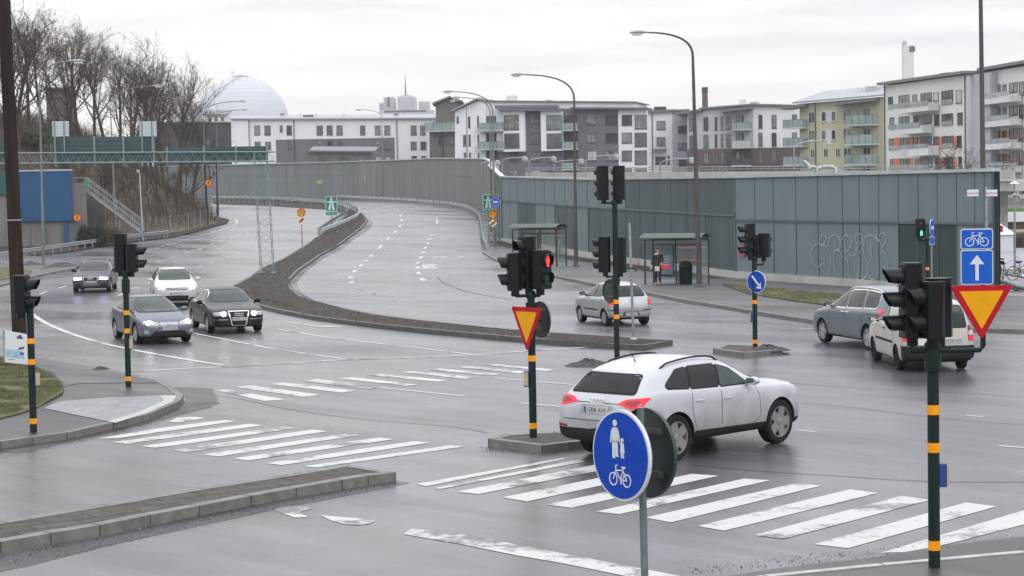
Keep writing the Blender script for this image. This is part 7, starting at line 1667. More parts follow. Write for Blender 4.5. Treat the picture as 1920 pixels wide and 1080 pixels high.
# ---- bus shelters
M['shel'] = mat('shelter_frame', (.025, .035, .035), .4); M['sglass'] = mat('shelter_glass', (.75, .80, .80), .05, trans=.92, ior=1.1); M['sroof'] = mat('shelter_roof', (.11, .13, .12), .8, spec=.1)
M['timet'] = mat('timetable', (.48, .50, .53), .4); M['ad1'] = mat('dark_poster', (.13, .20, .25), .4, var=.3, vs=2, col2=(.20, .30, .36)); M['ad2'] = mat('green_poster', (.32, .40, .38), .3, var=.4, vs=2, col2=(.16, .28, .16))
def shelter(label, px, py, rz, adm, W_=3.0, sc=1.0):
    p, k = SG(px, py, .12); t = thing('bus_shelter', label, 'bus shelter', p, R(rz)); t.scale = (sc,)*3; D_ = 1.35; H0 = 2.25
    xs_ = (-W_/2, -.25, W_/2)
    for x in xs_:
        for y in (0, D_) if x != -.25 else (D_,): q = MB(); q.box(x-.035, x+.035, y-.035, y+.035, -.05, H0); q.build('post', M['shel'], t)
    q = MB(); q.M = None
    n = 8
    def rz_(f): return H0+.10+.16*math.sin(math.pi*(.1+.9*f)*.5)+.06*f
    for i in range(n):
        f0, f1 = i/n, (i+1)/n; y0, y1 = -.45+(D_+.45)*f0, -.45+(D_+.45)*f1; z0, z1 = H0+.08+.20*math.sin(math.pi*f0), H0+.08+.20*math.sin(math.pi*f1)
        q.obox((-W_/2-.15, y0, z0), (W_+.3, 0, 0), (0, y1-y0, z1-z0), (0, 0, .035))
    q.build('roof', M['sroof'], t)
    q = MB()
    for i in range(7): x = -W_/2+W_*i/6; q.tube([(x, -.43, H0+.07), (x, .1, H0+.16), (x, .45, H0+.24), (x, .9, H0+.18), (x, D_-.02, H0+.05)], .02, 5)
    q.box(-W_/2, W_/2, D_-.03, D_+.03, H0-.04, H0+.03); q.box(-W_/2, W_/2, -.03, .03, H0-.04, H0+.02); q.build('roof_frame', M['shel'], t)
    q = MB(); q.box(-W_/2+.04, -.29, D_-.006, D_+.006, .2, H0-.1); q.box(-.21, W_/2-.04, D_-.006, D_+.006, .2, H0-.1); q.box(W_/2-.006, W_/2+.006, .05, D_-.05, .2, H0-.15); q.build('glass_wall', M['sglass'], t)
    q = MB(); q.box(-W_/2+.08, -.33, D_-.12, D_-.02, .35, 2.0); pb_ = q.build('poster_case', M['shel'], t); q = MB(); q.box(-W_/2+.13, -.38, D_-.126, D_-.122, .42, 1.94); po = q.build('poster', adm, pb_)
    q = MB()
    for i, (w0, w1) in enumerate(((-.9, -.55), (-1.15, -.5), (-1.1, -.6), (-1.15, -.5))): q.box(w0, w1, D_-.129, D_-.1265, 1.35-.14*i, 1.40-.14*i)
    q.build('poster_text', M['timet'], po)
    q = MB(); q.box(-.17, W_/2-.08, D_-.05, D_-.02, 1.78, 1.95); tb = q.build('timetable', M['timet'], t); q = MB(); q.box(-.17, W_/2-.08, D_-.054, D_-.0502, 1.9, 1.98); q.build('red_header', M['sred'], tb)
    q = MB(); q.box(-.15, W_/2-.1, D_-.02, D_-.012, 1.15, 1.2); q.build('yellow_strip', M['syel'], t)
    q = MB(); q.box(-W_/2+.2, .1, D_-.55, D_-.2, .42, .47); q.box(-W_/2+.25, -W_/2+.30, D_-.4, D_-.35, -.02, .42); q.box(-.05, .0, D_-.4, D_-.35, -.02, .42); q.build('bench', M['shel'], t)
    return t
shelter('bus shelter with a dark blue poster and the waiting person in front', 1262, 534, -22, M['ad1'], 2.9, .92)
shelter('bus shelter with a pale poster farther back by the wall', 1003, 500, -26, M['ad2'], 2.9, .97)
a = G(1046, 489, .12); t = thing('timetable_post', 'pair of dark posts with a timetable beside the farther bus shelter', 'post', a)
q = MB(); q.box(-.16, -.08, -.05, .05, -.05, 2.5); q.build('post', M['shel'], t); q = MB(); q.box(.08, .16, -.05, .05, -.05, 2.55); q.build('post', M['shel'], t); q = MB(); q.box(-.14, .14, -.06, -.04, 1.2, 2.4); q.build('timetable_board', mat('maroon_board', (.10, .03, .035), .5), t); q = MB(); q.box(.09, .16, -.07, -.051, 1.05, 1.35); q.build('label', M['timet'], t)
# litter bin
a = G(1286, 533, .12); t = thing('litter_bin', 'dark green domed litter bin beside the bus shelter', 'litter bin', a); q = MB(); q.lathe([(.001, 0), (.26, 0), (.29, .05), (.31, .75), (.33, .78), (.33, .84), (.29, .86)], 24); q.build('body', M['pole'], t, smooth=True)
q = MB(); q.lathe([(.30, .865), (.28, 1.0), (.18, 1.08), (.001, 1.10)], 24); q.build('lid', M['pole'], t, smooth=True); q = MB(); q.prism([(-.12, .88), (.12, .88), (.12, .98), (-.12, .98)], .27, .295); q.build('opening', M['blackm'], t)
# ---- person (skinned figure, one continuous surface)
def skin_mesh(name, verts, edges, radii, material, parent, root=0, sub=2):
    me = bpy.data.meshes.new(name); me.from_pydata([Vector(v) for v in verts], edges, []); o = bpy.data.objects.new(name, me); COL.objects.link(o)
    sk = o.modifiers.new('skin', 'SKIN'); sk.branch_smoothing = .6; su = o.modifiers.new('sub', 'SUBSURF'); su.levels = sub; su.render_levels = sub
    lay = me.skin_vertices[0].data if me.skin_vertices else None
    if lay is None:
        bm = bmesh.new(); bm.from_mesh(me); bm.verts.layers.skin.new(); bm.to_mesh(me); bm.free(); lay = me.skin_vertices[0].data
    for i, r in enumerate(radii): lay[i].radius = r if isinstance(r, tuple) else (r, r); lay[i].use_root = (i == root)
    dg = bpy.context.evaluated_depsgraph_get(); dg.update(); m2 = bpy.data.meshes.new_from_object(o.evaluated_get(dg)); bpy.data.objects.remove(o)
    m2.materials.clear(); m2.materials.append(material); m2.polygons.foreach_set('use_smooth', [True]*len(m2.polygons)); m2.name = name
    q = bpy.data.objects.new(name, m2); COL.objects.link(q); q.parent = parent; return q
M['skin'] = mat('skin', (.42, .26, .20), .5); M['coat'] = mat('black_coat', (.012, .012, .016), .8); M['trous'] = mat('black_trousers', (.010, .010, .012), .8); M['hair'] = mat('brown_hair', (.06, .035, .022), .6)
a = G(1234, 535, .12)
t = thing('person', 'person in a black coat holding a red bag at the bus shelter', 'person', a, R(-12))
V = [(0,0,.92),(0,.01,1.10),(0,.015,1.30),(0,.01,1.42),(0,0,1.50),(0,-.01,1.57),(0,-.02,1.64)]; Ed = [(i, i+1) for i in range(6)]; Rr = [(.14,.10),(.12,.09),(.15,.10),(.12,.08),(.048,.048),(.07,.08),(.072,.088)]
def limb(start, pts, rad):
    prev = start
    for p_, r_ in zip(pts, rad): V.append(p_); Rr.append(r_); Ed.append((prev, len(V)-1)); prev = len(V)-1
    return prev
limb(0, [(-.09,0,.85),(-.10,-.02,.50),(-.11,.02,.10),(-.12,-.08,.04),(-.125,-.15,.03)], [.085,.06,.042,.04,.03]); limb(0, [(.09,0,.85),(.09,-.01,.50),(.08,.03,.10),(.085,-.07,.04),(.09,-.14,.03)], [.085,.06,.042,.04,.03])
hl = limb(3, [(-.17,.0,1.40),(-.23,.01,1.14),(-.28,-.06,.92),(-.30,-.09,.85)], [.055,.045,.033,.028]); hr = limb(3, [(.17,.0,1.40),(.22,.02,1.14),(.20,-.18,1.02),(.19,-.24,1.0)], [.055,.045,.033,.028])
def hand(idx, d, s):
    b_ = Vector(V[idx]); d = Vector(d).normalized(); side_ = d.cross(Vector((0, 1, .2))).normalized()
    for k, L in enumerate((.065, .075, .078, .07, .06)):
        off = side_*(k-2)*.018; 
        if k == 0: off = side_*-.045
        limb(idx, [tuple(b_+off+d*.045), tuple(b_+off*1.15+d*(.045+L*.55)+Vector((0, -.008, 0))), tuple(b_+off*1.15+d*(.045+L)+Vector((0, -.022, 0)))], [.011, .009, .008])
hand(hl, (-.1, -.15, -1), 1); hand(hr, (-.1, -.8, -.3), 1)
skin_mesh('body', V, Ed, Rr, M['skin'], t)
skin_mesh('trousers', [(0,0,.93),(-.09,0,.85),(-.10,-.02,.50),(-.11,.02,.13),(.09,0,.85),(.09,-.01,.50),(.08,.03,.13)], [(0,1),(1,2),(2,3),(0,4),(4,5),(5,6)], [(.15,.12),.10,.075,.056,.10,.075,.056], M['trous'], t)
skin_mesh('coat', [(0,0,.80),(0,.0,.98),(0,.01,1.14),(0,.015,1.32),(0,.01,1.43),(0,0,1.47),(-.175,.0,1.40),(-.235,.01,1.14),(-.283,-.065,.93),(.175,.0,1.40),(.225,.02,1.14),(.205,-.17,1.03)], [(0,1),(1,2),(2,3),(3,4),(4,5),(4,6),(6,7),(7,8),(4,9),(9,10),(10,11)], [(.21,.15),(.19,.14),(.165,.125),(.19,.13),(.15,.10),(.075,.07),.075,.062,.05,.075,.062,.05], M['coat'], t)
for x, dx in ((-.12, -.005), (.085, .005)): skin_mesh('boot', [(x,.035,.20),(x,.04,.06),(x+dx,-.05,.04),(x+dx*2,-.14,.035)], [(0,1),(1,2),(2,3)], [.06,.052,.045,.038], M['blackm'], t)
skin_mesh('hair', [(0,.02,1.745),(0,.045,1.69),(0,.075,1.62),(0,.08,1.54)], [(0,1),(1,2),(2,3)], [(.055,.05),(.085,.075),(.08,.06),(.05,.04)], M['hair'], t)
q = MB()
for sx in (-1, 1): q.lathe([(.001, .01), (.009, .006), (.011, 0)], 8, o=(sx*.03, -.103, 1.655), ax=(0, -1, 0))
q.build('eyes', M['sblack'], t); q = MB(); q.prism([(-.022, 1.588), (.022, 1.588), (.016, 1.60), (-.016, 1.60)], .095, .102); q.build('mouth', mat('lips', (.3, .10, .09), .5), t)
q = MB(); q.lathe([(.001, .018), (.011, .008), (.014, -.01)], 8, o=(0, -.105, 1.625), ax=(0, -1, .2)); q.build('nose', M['skin'], t)
t2 = thing('handbag', 'bright red bag held at the hip of the waiting person', 'bag', (a.x+.34, a.y-.28, a.z+.72)); q = MB(); q.prism(round_poly([(-.19,0),(.19,0),(.23,.22),(-.23,.22)], .06), -.08, .08); q.build('body', mat('red_cloth', (.55, .03, .07), .7, var=.4, vs=12), t2, bevel=.03)
q = MB(); q.tube([(-.15,0,.2),(-.12,0,.32),(0,0,.37),(.12,0,.32),(.15,0,.2)], .012, 8); q.build('handle', M['sred'], t2)
t2 = thing('paper_bag', 'small pale paper bag hanging in front of the black coat', 'bag', (a.x-.05, a.y-.27, a.z+.66)); q = MB(); q.box(-.11, .11, -.04, .04, 0, .22); q.build('body', mat('paper', (.5, .47, .40), .8), t2, bevel=.01); q = MB(); q.tube([(-.07,0,.21),(-.05,0,.27),(.05,0,.27),(.07,0,.21)], .006, 6); q.build('handle', M['sback'], t2)
# ---- trees: tapered trunk, limbs, branches, twigs
def bare_tree_mesh(seed, H, spread=.45, dens=1.0, fork=.28, up=.35):
    r = random.Random(seed); tr, cr = MB(), MB()
    def grow(mb, p, d, L, rad, lvl):
        n = 4 if lvl < 2 else 3; pts = [p]; rs = [rad]; q = p.copy(); dd = d.copy()
        for i in range(n):
            dd = (dd+Vector((r.uniform(-1, 1), r.uniform(-1, 1), r.uniform(-.3, 1)*up))*(.12+.07*lvl)).normalized(); q = q+dd*(L/n); pts.append(q.copy()); rs.append(rad*(1-.62*(i+1)/n))
        mb.tube(pts, rs, (7, 5, 4, 3, 3)[min(lvl, 4)], cap=False); return pts, rs, dd
    pts, rs, dd = grow(tr, Vector((0, 0, -.4)), Vector((r.uniform(-.08, .08), r.uniform(-.08, .08), 1)).normalized(), H*.62, H*.014, 0)
    def sub(pts, rs, L, lvl, cnt):
        for k in range(cnt):
            f = r.uniform(fork if lvl == 1 else .15, 1.0); i = min(len(pts)-2, int(f*(len(pts)-1))); g = f*(len(pts)-1)-i; p = pts[i].lerp(pts[i+1], g); rad = (rs[i]*(1-g)+rs[i+1]*g)
            ax = (pts[i+1]-pts[i]).normalized(); az = r.uniform(0, 2*math.pi); o = ax.orthogonal().normalized(); o = Matrix.Rotation(az, 3, ax) @ o
            d = (ax*r.uniform(.7, 1.1)+o*r.uniform(.55, 1.0)*spread*2+Vector((0, 0, up*.7))).normalized(); Lk = L*r.uniform(.6, 1.1)*(1.15-.5*f)
            a, b, _ = grow(cr, p, d, Lk, max(.008, rad*.56), lvl)
            if lvl < 4: sub(a, b, Lk*.62, lvl+1, max(2, int((7, 6, 5, 3)[lvl-1]*dens)))
    sub(pts, rs, H*.42, 1, int(9*dens)); sub(pts[-2:], rs[-2:], H*.34, 1, 4)
    return tr, cr
tree_lib = []
for i, (H, sp, de) in enumerate(((12, .52, .95), (13, .46, .95), (10.5, .66, .95), (12.5, .44, .92))):
    tr, cr = bare_tree_mesh(20+i, H, sp, de); a = tr.build('trunk', M['bark'], None, smooth=False); b = cr.build('crown', M['bark'], None); tree_lib.append((a.data, b.data, H)); bpy.data.objects.remove(a); bpy.data.objects.remove(b)
def plant(label, px, Y, H, v, rz=0, name='bare_tree', zb=None, group='bare trees on the slope', lean=0):
    x = at_px(px, Y)[0]; z = hill_z(x, Y) if zb is None else zb; t = thing(name, label, 'tree', (x, Y, z), R(rz), group); s = H/tree_lib[v][2]; t.scale = (s, s, s); t.rotation_euler[0] = lean
    for nm, me in (('trunk', tree_lib[v][0]), ('crown', tree_lib[v][1])):
        o = bpy.data.objects.new(nm, me); COL.objects.link(o); o.parent = t
    return t
def treeto(label, px, Y, topy, v, rz):
    x = at_px(px, Y)[0]; z = hill_z(x, Y); H = (P(px, topy, Y).z-z); plant(label, px, Y, max(4, H*1.10), v, rz)
spots = [(12,176,-40,0,'bare tree behind the wooden pole'),(35,172,-25,1,'bare tree just right of the wooden pole at the top left corner'),(60,186,0,2,'dense bare tree above the lamp pole at the upper left'),(88,200,15,3,'bare tree with a high crown in the upper left mass'),(112,180,40,0,'bare tree behind the first white gantry box'),(135,210,25,1,'bare tree behind the big pale lamp head'),
 (158,190,22,2,'wide bare tree above the left gantry sign'),(180,215,40,3,'slender bare tree between the two lamp heads'),(203,200,52,0,'bare tree above the middle of the left gantry sign'),(226,220,62,1,'bare tree left of the second pale lamp head'),(247,205,70,2,'spreading bare tree around the second pale lamp head'),
 (268,222,62,0,'bare tree above the second white gantry box'),(290,212,95,2,'low spreading bare tree right of the second gantry box'),(312,228,100,3,'bare tree whose twigs lean towards the dome'),(330,222,140,2,'small bare tree at the right end of the wooded slope'),(352,240,165,0,'smallest bare tree near the dark shed'),(338,232,95,1,'tall thin bare tree at the right end of the wooded slope'),
 (240,236,90,3,'background bare tree behind the slope crest'),(300,240,120,1,'background bare tree thin against the sky')]
for i, (px, Y, ty, v, l) in enumerate(spots): treeto(l, px, Y, ty, v, i*67)
plant('small bare tree in front of the far dome edge', 395, 262, 8, 2, 20, zb=6.5)
rl = random.Random(11)
for i, (px, Y, ty, v) in enumerate(((140,176,268,2),(196,182,262,0),(232,190,262,1),(275,196,255,2),(318,204,262,0),(345,200,300,2),(362,205,310,1),(180,178,300,3),(215,181,310,2),(250,187,300,0),(300,192,305,3),(330,195,330,1))):
    x = at_px(px, Y)[0]; z = hill_z(x, Y); H = P(px, ty-25, Y).z-z
    plant(['slim bare sapling on the slope %s' % w for w in ('under the first white box', 'under the middle of the gantry', 'right of the gantry middle post', 'under the second white box', 'right of the second white box', 'near the shed corner', 'beside the dark posts', 'beside the stair landing', 'above the stairs', 'above the lower stairs', 'behind the slim post lamp', 'right of the slim post lamp')][i], px, Y, max(3.5, H), v, i*53, name='sapling', group='saplings on the slope')
for px, Y, H, v, l in ((1800, 150, 9.0, 2, 'bare tree in front of the right white block'), (1893, 165, 8.5, 0, 'bare tree at the right edge in front of the orange panels'), (1500, 190, 6.5, 2, 'low bare tree behind the wall by the silver pipes'), (1392, 200, 6.0, 0, 'low bare tree behind the wall under the round balconies'), (1640, 185, 6.5, 1, 'low bare tree behind the wall by the yellow green block'), (1735, 150, 7.5, 3, 'small bare tree behind the wall by the orange panels')):
    plant(l, px, Y, H, v, px, zb=zt(Y)*.3, group='bare trees by the apartment blocks')
# brush covering the slope: one tangled mass
M['brush'] = mat('dry_brush', (.085, .058, .042), .9, var=.5, vs=.5); M['brushg'] = mat('olive_brush', (.055, .046, .03), .9, var=.5, vs=.6)
q = MB(); rb = random.Random(5); cnt = 0
while cnt < 15000:
    px = rb.uniform(-20, 430); Y = rb.uniform(150, 262); x = at_px(px, Y)[0]; h = hill_h(x, Y)
    if h < .15: continue
    if Y < 171 and h < 3: continue
    cnt += 1; z = zt(Y)+h; H = rb.uniform(.5, 2.1); dx, dy = rb.uniform(-.5, .5), rb.uniform(-.4, .4); w = rb.uniform(.012, .035); k = 0 if noise.noise(Vector((x*.1, Y*.1, 7))) < .18 else 1
    p0, p1, p2 = Vector((x, Y, z-.1)), Vector((x+dx*.5, Y+dy*.5, z+H*.6)), Vector((x+dx*1.2, Y+dy, z+H)); a = rb.uniform(0, 3.14); o = Vector((math.cos(a), math.sin(a), 0))*w
    q.face([p0-o, p0+o, p1+o*.7, p1-o*.7], k); q.face([p1-o*.7, p1+o*.7, p2], k)
    for m_ in range(2): pb_ = p1.lerp(p2, rb.random()); e_ = pb_+Vector((rb.uniform(-.5, .5), rb.uniform(-.5, .5), rb.uniform(.1, .5))); q.face([pb_-o*.5, pb_+o*.5, e_], k)
tag(q.build('undergrowth', [M['brush'], M['brushg']]), 'tangled brown undergrowth covering the wooded slope', 'undergrowth', kind='stuff')
# bushes
def bush(label, px, py, Y, sx, sz, n, m, zb=None):
    b = P(px, py, Y); zb = zt(Y) if zb is None else zb; t = thing('bush', label, 'bush', (b.x, Y, zb)); r = random.Random(px); q = MB()
    for i in range(n):
        a = r.uniform(0, 2*math.pi); e_ = r.uniform(.05, 1); rr_ = (r.random()**.4); c = Vector((sx*rr_*math.cos(a)*math.cos(e_), sx*.8*rr_*math.sin(a)*math.cos(e_), sz*rr_*math.sin(e_)))
        d = Vector((r.uniform(-1, 1), r.uniform(-1, 1), r.uniform(-.5, 1))).normalized()*r.uniform(.12, .35); o = d.orthogonal().normalized()*.02*r.uniform(.5, 2.5); q.face([c-o, c+o, c+d+o*.3, c+d-o*.3])
    q.build('foliage', m, t); q = MB()
    for i in range(9): a = 2*math.pi*i/9; q.tube([(0, 0, -.2), (sx*.3*math.cos(a), sx*.3*math.sin(a), sz*.5), (sx*.6*math.cos(a), sx*.6*math.sin(a), sz*.85)], [.04, .025, .01], 4)
    q.build('stems', M['bark'], t)
M['ever'] = mat('dark_evergreen', (.018, .022, .014), .8, var=.4, vs=2)
bush('dark rounded bush between the pale wall and the stairs', 172, 452, 164, 1.35, 2.3, 5000, M['ever'], .4)
bush('scruffy brown bush under the steel stairs', 205, 450, 166, 1.3, 1.9, 2600, M['brush'], .5)
bush('olive bush on the slope left of the lamp pole', 68, 275, 186, 2.2, 2.2, 3500, mat('olive', (.07, .075, .035), .8, var=.5, vs=1), 9.6)
# wire fence at the foot of the slope
t = thing('wire_fence', 'thin grey wire mesh fence along the foot of the slope', 'fence', G(275, 445)); base = t.location.copy(); q = MB(); fp = densify([G(x, y).to_2d() for x, y in ((150,465),(200,458),(262,448),(316,441),(350,437),(385,428))], 2.2, closed=False)
for p_ in fp: q = MB(); q.tube([(p_.x-base.x, p_.y+1-base.y, zt(p_.y)-base.z-.1), (p_.x-base.x, p_.y+1-base.y, zt(p_.y)-base.z+1.9)], .03, 6); q.build('post', M['gsteel'], t)
q = MB()
for a, b in zip(fp, fp[1:]):
    for k in range(9): z = .1+.2*k; q.tube([(a.x-base.x, a.y+1-base.y, zt(a.y)-base.z+z), (b.x-base.x, b.y+1-base.y, zt(b.y)-base.z+z)], .006, 3, cap=False)
q.build('mesh', M['gsteel'], t)
# grass blades
M['blade'] = mat('grass_blades', (.10, .13, .03), .8, var=.6, vs=1.5, col2=(.20, .19, .09))
def blades(label, poly, n, h, base, seed):
    w = [G(x, y, base).to_2d() for x, y in poly]; r = random.Random(seed); q = MB(); x0, x1 = min(p.x for p in w), max(p.x for p in w); y0, y1 = min(p.y for p in w), max(p.y for p in w); c = 0
    while c < n:
        p = Vector((r.uniform(x0, x1), r.uniform(y0, y1)))
        if not inside_poly(p, w): continue
        c += 1
        if noise.noise(Vector((p.x*.8, p.y*.8, seed))) < -.25: continue
        z = zt(p.y)+base+.0; a = r.uniform(0, 6.28); o = Vector((math.cos(a), math.sin(a), 0))*.006; H = h*r.uniform(.4, 1.3); q.face([(p.x-o.x, p.y-o.y, z), (p.x+o.x, p.y+o.y, z), (p.x+r.uniform(-.05, .05), p.y+r.uniform(-.05, .05), z+H)])
    tag(q.build('grass', M['blade']), label, 'grass', kind='stuff')
blades('short winter grass on the left corner patch', [(-30,660),(0,671),(50,683),(84,697),(108,711),(116,726),(112,737),(72,758),(40,769),(0,779),(-30,785)], 22000, .07, .17, 1)
blades('short grass growing on the verge below the wall', gv, 14000, .10, .17, 2)
# ---- right edge: bikes, tent, lamp, hedge, fences
def bicycle(label, px, py, Y, rz, col, tilt=0, sc=1.0, grp='bicycles parked beyond the wall'):
    b = P(px, py, Y); t = thing('bicycle', label, 'bicycle', (b.x, Y, .02), R(rz), grp); t.rotation_euler[0] = R(tilt)
    fm = mat('bike_paint', col, .3); q = MB()
    for a, c in (((-.25,0,.55),(.30,0,.80)), ((-.05,0,.28),(.33,0,.70)), ((-.25,0,.55),(-.05,0,.28)), ((-.05,0,.28),(-.52,0,.33)), ((-.22,0,.60),(-.52,0,.33)), ((-.05,0,.28),(-.24,0,.80)), ((.30,0,.88),(.52,0,.33))): q.tube([a, c], .018, 6)
    q.build('frame', fm, t)
    for x in (-.52, .52):
        q = MB(); q.tube([(x+.33*math.cos(a), 0, .33+.33*math.sin(a)) for a in [2*math.pi*i/28 for i in range(29)]], .018, 6, cap=False)
        w_ = q.build('wheel', M['rubber'], t); q = MB()
        for i in range(12): a = 2*math.pi*i/12; q.tube([(x, 0, .33), (x+.32*math.cos(a), 0, .33+.32*math.sin(a))], .003, 3)
        q.build('spokes', M['chrome'], w_)
    q = MB(); q.tube([(.24,-.28,.98),(.30,-.2,.95),(.30,.2,.95),(.24,.28,.98)], .014, 6); q.build('handlebar', M['chrome'], t); q = MB(); q.prism(round_poly([(-.36,-.06),(-.30,-.09),(-.12,-.02),(-.12,.02),(-.30,.09),(-.36,.06)], .02), .80, .86, u=(1,0,0), v=(0,1,0), n=(0,0,1)); q.build('saddle', M['blackm'], t)
    q = MB(); q.tube([(-.05,-.1,.20),(-.05,-.06,.28),(-.05,.06,.28),(-.05,.1,.36)], .012, 5); q.lathe([(.09,-.01),(.09,.01),(.001,.012)], 16, o=(-.05,-.03,.28), ax=(0,1,0)); q.build('crank', M['chrome'], t); return t
bicycle('black and white bicycle leaning beside the wall end', 1866, 520, 91, 62, (.35,.36,.38), 8)
bicycle('dark bicycle tangled behind the first one beyond the wall', 1872, 518, 93, 48, (.03,.03,.035), -10)
bicycle('green bicycle nearest the kerb beyond the wall', 1880, 523, 90, 75, (.03,.12,.06), 4)
tb = bicycle('black bicycle with a purple saddle cover at the right edge', 1917, 517, 91, 20, (.02,.02,.025), 5)
q = MB(); q.prism(rrect(.34, .22, .08), .86, .91, o=(-.24, 0, 0), u=(1,0,0), v=(0,1,0), n=(0,0,1)); q.build('saddle_cover', mat('purple', (.18, .05, .35), .6), tb)
# bike rack arches, dark roller
b = P(1868, 500, 97); t = thing('roller', 'dark cushioned bar mounted beside the wall end', 'bar', (b.x-.2, 97, .1)); z = P(1868, 491, 97).z; q = MB(); q.lathe([(.001,-.5),(.14,-.46),(.16,-.4),(.16,.4),(.14,.46),(.001,.5)], 16, o=(.1, 0, z-.1), ax=(1, 0, .05)); q.build('cushion', M['blackm'], t, smooth=True)
q = MB(); q.tube([(.1, .0, 0), (.1, .0, z-.2)], .04, 8); q.build('post', M['gsteel'], t)
b = P(1905, 552, 78); t = thing('crash_barrier', 'low bent steel barrier lying beyond the yellow sign', 'barrier', (b.x-1, 78, .12)); q = MB(); q.tube([(-.6, 3, .75), (.3, 1.5, .6), (1.2, .2, .25), (1.9, -.6, .1)], .09, 8); q.tube([(-.6, 3.1, .5), (.3, 1.6, .4), (1.2, .3, .12)], .05, 8); q.build('rail', M['gsteel'], t, smooth=True); q = MB(); q.tube([(.2, 1.6, -.1), (.2, 1.6, .6)], .05, 6); q.build('post', M['gsteel'], t)
b = at_px(1872, 128); t = thing('tent', 'white pointed tent behind the end of the wall', 'tent', (b[0]+.2, 128, 0)); z1, z2 = P(1866, 412, 128).z, P(1880, 440, 128).z
q = MB(); q.box(-1.2, .75, 0, 2.2, 0, z2); tw_ = q.build('walls', mat('tent_canvas', (.55, .56, .58), .6), t); q = MB(); q.M = None
ap = Vector((-.9, 1.1, z1+.5)); c4 = [(-1.35,-.15,z2), (.9,-.15,z2), (.9,2.35,z2), (-1.35,2.35,z2)]
for i in range(4): q.face([c4[i], c4[(i+1) % 4], ap])
q.build('roof', mat('tent_roof', (.68, .70, .72), .5), t); q = MB(); q.prism([(-.35,1.25),(.05,1.2),(.1,1.7),(-.2,1.75)], .0, .01, o=(0,-.005,0)); q.build('red_mark', M['sred'], tw_)
# hedge beyond
for i, (x0, x1, Y, l) in enumerate(((1874, 1925, 135, 'leafless brown hedge beyond the frosty ground'), (1925, 1990, 133, 'leafless brown hedge continuing past the right edge'))):
    a, b = at_px(x0, Y), at_px(x1, Y); t = thing('hedge', l, 'hedge', (a[0], Y, 0), group='brown hedges'); r = random.Random(i); q = MB(); zt_h = P(x0, 446, Y).z
    for k in range(4500):
        c = Vector((r.uniform(0, b[0]-a[0]), r.uniform(-.5, .8), r.uniform(0, zt_h))); d = Vector((r.uniform(-.2, .2), r.uniform(-.2, .2), r.uniform(.2, .6))); o = Vector((.012, .004, 0)); q.face([c-o, c+o, c+d])
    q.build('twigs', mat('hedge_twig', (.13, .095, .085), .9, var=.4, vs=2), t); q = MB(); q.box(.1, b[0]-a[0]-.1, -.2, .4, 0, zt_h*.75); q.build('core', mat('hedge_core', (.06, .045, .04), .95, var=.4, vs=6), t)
# terrace wall, red post, green beam behind hedge
a, b = at_px(1862, 165), at_px(1990, 165); t = thing('low_wall', 'white low wall with railing in front of the ground floor flats', 'wall', (a[0], 165, 0)); q = MB(); q.box(0, b[0]-a[0], 0, .3, P(1900, 416, 165).z, P(1900, 398, 165).z); q.build('parapet', B['cream'], t); q = MB(); q.box(0, b[0]-a[0], .31, .5, -.5, P(1900, 416, 165).z); q.build('base', mat('brown_bank', (.09, .06, .05), .9, var=.5, vs=1), t)
q = MB(); zz_ = P(1900, 388, 165).z; q.tube([(0, .1, zz_), (b[0]-a[0], .1, zz_)], .03, 5)
for i in range(14): x = (b[0]-a[0])*i/13; q.tube([(x, .1, P(1900, 398, 165).z), (x, .1, zz_)], .02, 4)
q.build('railing', M['gsteel'], t)
b = P(1868, 390, 162); t = thing('red_post', 'short bright red post by the wall end', 'post', (b.x, 162, 0)); q = MB(); q.box(-.1, .1, -.1, .1, P(1868, 412, 162).z, P(1868, 391, 162).z); q.box(-.06, .06, -.06, .06, -.1, P(1868, 412, 162).z-.002); q.build('post', M['sred'], t, bevel=.02)
q = MB(); q.lathe([(.13, 0), (.16, .06), (.001, .14)], 12, o=(0, 0, P(1868, 391, 162).z+.003)); q.build('cap', M['sred'], t)
a_ = P(1873, 395, 160); t = thing('awning_beam', 'long lime green awning beam across the ground floor at the right edge', 'beam', (a_.x, 160, 0)); q = MB(); q.box(0, 5, 0, .6, P(1900, 397, 160).z, P(1900, 391, 160).z); q.build('beam', mat('lime_beam', (.12, .28, .04), .6), t)
q = MB(); 
for x in (.05, 2.5, 4.9): q.box(x-.05, x+.05, .1, .2, -.1, P(1900, 397, 160).z-.003)
q.build('post', M['gsteel'], t)
# park lamps at the right edge
for x0, yb, yt, Y, l in ((1903, 520, 345, 97, 'slim grey lamp with a flat round shade beyond the bicycles'),):
    b = P(x0, yb, Y); t = thing('park_lamp', l, 'street lamp', (b.x, Y, .02)); z = P(x0, yt, Y).z; q = MB(); q.tube([(0, 0, 0), (0, 0, z)], [.06, .04], 10); q.lathe([(.13, 0), (.12, .05), (.05, .12)], 12); q.build('pole', M['gsteel'], t, smooth=True)
    q = MB(); q.lathe([(.001, z+.12), (.08, z+.10), (.22, z+.02), (.24, z-.01), (.001, z)], 20); q.build('shade', M['lampd'], t, smooth=True); q = MB(); q.lathe([(.001, .12), (.1, .08), (.13, 0), (.1, -.08), (.001, -.12)], 16, o=(0, 0, P(x0, 367, Y).z)); q.build('globe', M['gsteel'], t, smooth=True); q = MB(); q.tube([(0, 0, P(x0, 367, Y).z), (.25, -.1, P(x0, 371, Y).z)], .05, 8); q.build('camera', mat('turq', (.08, .25, .26), .5), t)
# small litter stones along the long island kerb
for o_ in list(bpy.data.objects):
    if o_.type == 'MESH' and not o_.data.polygons: bpy.data.objects.remove(o_)

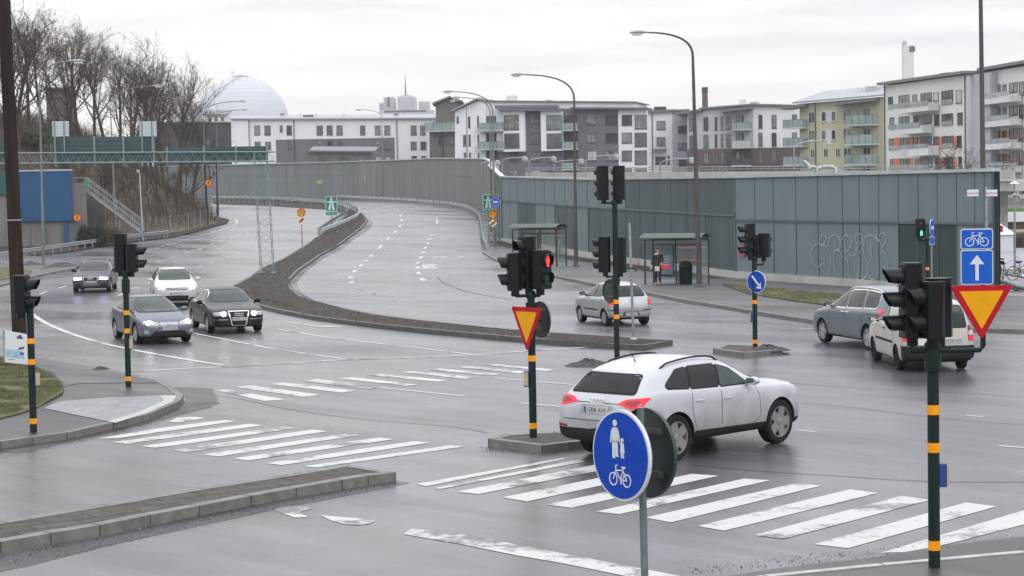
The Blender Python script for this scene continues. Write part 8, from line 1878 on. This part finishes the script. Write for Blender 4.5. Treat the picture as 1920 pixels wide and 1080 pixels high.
# ---- grit, small stones and leaf litter on the medians and in the gutters
def grit(label, polys, n, h, seed, s0=.012, s1=.045):
    r = random.Random(seed); q = MB()
    for poly, base, m_ in polys:
        w = [G(x, y, base).to_2d() for x, y in poly]; x0, x1 = min(p.x for p in w), max(p.x for p in w); y0, y1 = min(p.y for p in w), max(p.y for p in w); c = 0; tries = 0
        while c < m_ and tries < m_*40:
            tries += 1; p = Vector((r.uniform(x0, x1), r.uniform(y0, y1)))
            if not inside_poly(p, w): continue
            c += 1; z = zt(p.y)+base; s = r.uniform(s0, s1)*(1 if r.random() < .9 else 2); a = r.uniform(0, 6.28); k = 0 if r.random() < .6 else (1 if r.random() < .8 else 2)
            b_ = [(p.x+s*math.cos(a+i*2.1)*r.uniform(.6, 1.2), p.y+s*math.sin(a+i*2.1)*r.uniform(.6, 1.2), z-.003) for i in range(3)]; t_ = (p.x, p.y, z+s*r.uniform(.5, 1.1))
            for i in range(3): q.face([b_[i], b_[(i+1) % 3], t_], k)
    tag(q.build('grit', [mat('grit_dark', (.03, .027, .025), .9), mat('grit_brown', (.10, .08, .06), .9), mat('grit_pale', (.26, .25, .23), .8)]), label, 'grit', kind='stuff')
grit('loose stones and litter strewn on the median', [(med, .14, 9000)], 0, 0, 4, .012, .045)
grit('loose stones and litter in the gutters', [([(-60,1050),(0,1040),(186,1007),(372,967),(554,932),(744,902),(755,908),(560,945),(372,985),(186,1030),(0,1066)], .004, 2600), ([(900,838),(1016,838),(1110,828),(1120,842),(1016,852),(905,848)], .004, 900), ([(0,842),(212,805),(341,764),(400,750),(300,795),(0,862)], .006, 1200),
  ([(1085,1085),(1500,1040),(1900,1003),(1900,1012),(1500,1062),(1200,1085)], .006, 600), ([(-30,1016),(186,988),(372,950),(554,917),(690,893),(653,875),(554,890),(372,918),(186,950),(-30,982)], .142, 500), ([(1360,540),(1560,572),(1640,600),(1450,587),(1209,546),(1031,514),(940,488),(960,470),(1100,505)], .124, 3000)], 0, 0, 6, .003, .010)
# ---- damp winter air between here and the far blocks
hm = bpy.data.materials.new('haze'); hm.use_nodes = True; ht = hm.node_tree; ht.nodes.clear()
hv = ht.nodes.new('ShaderNodeVolumePrincipled'); ho = ht.nodes.new('ShaderNodeOutputMaterial'); ht.links.new(hv.outputs[0], ho.inputs['Volume'])
hv.inputs['Color'].default_value = (.93, .95, 1, 1); hv.inputs['Density'].default_value = .00020
q = MB(); q.box(-1400, 1400, -60, 2700, -1.5, 165); tag(q.build('haze', hm), 'thin pale winter haze over the whole scene', None, None, 'stuff')
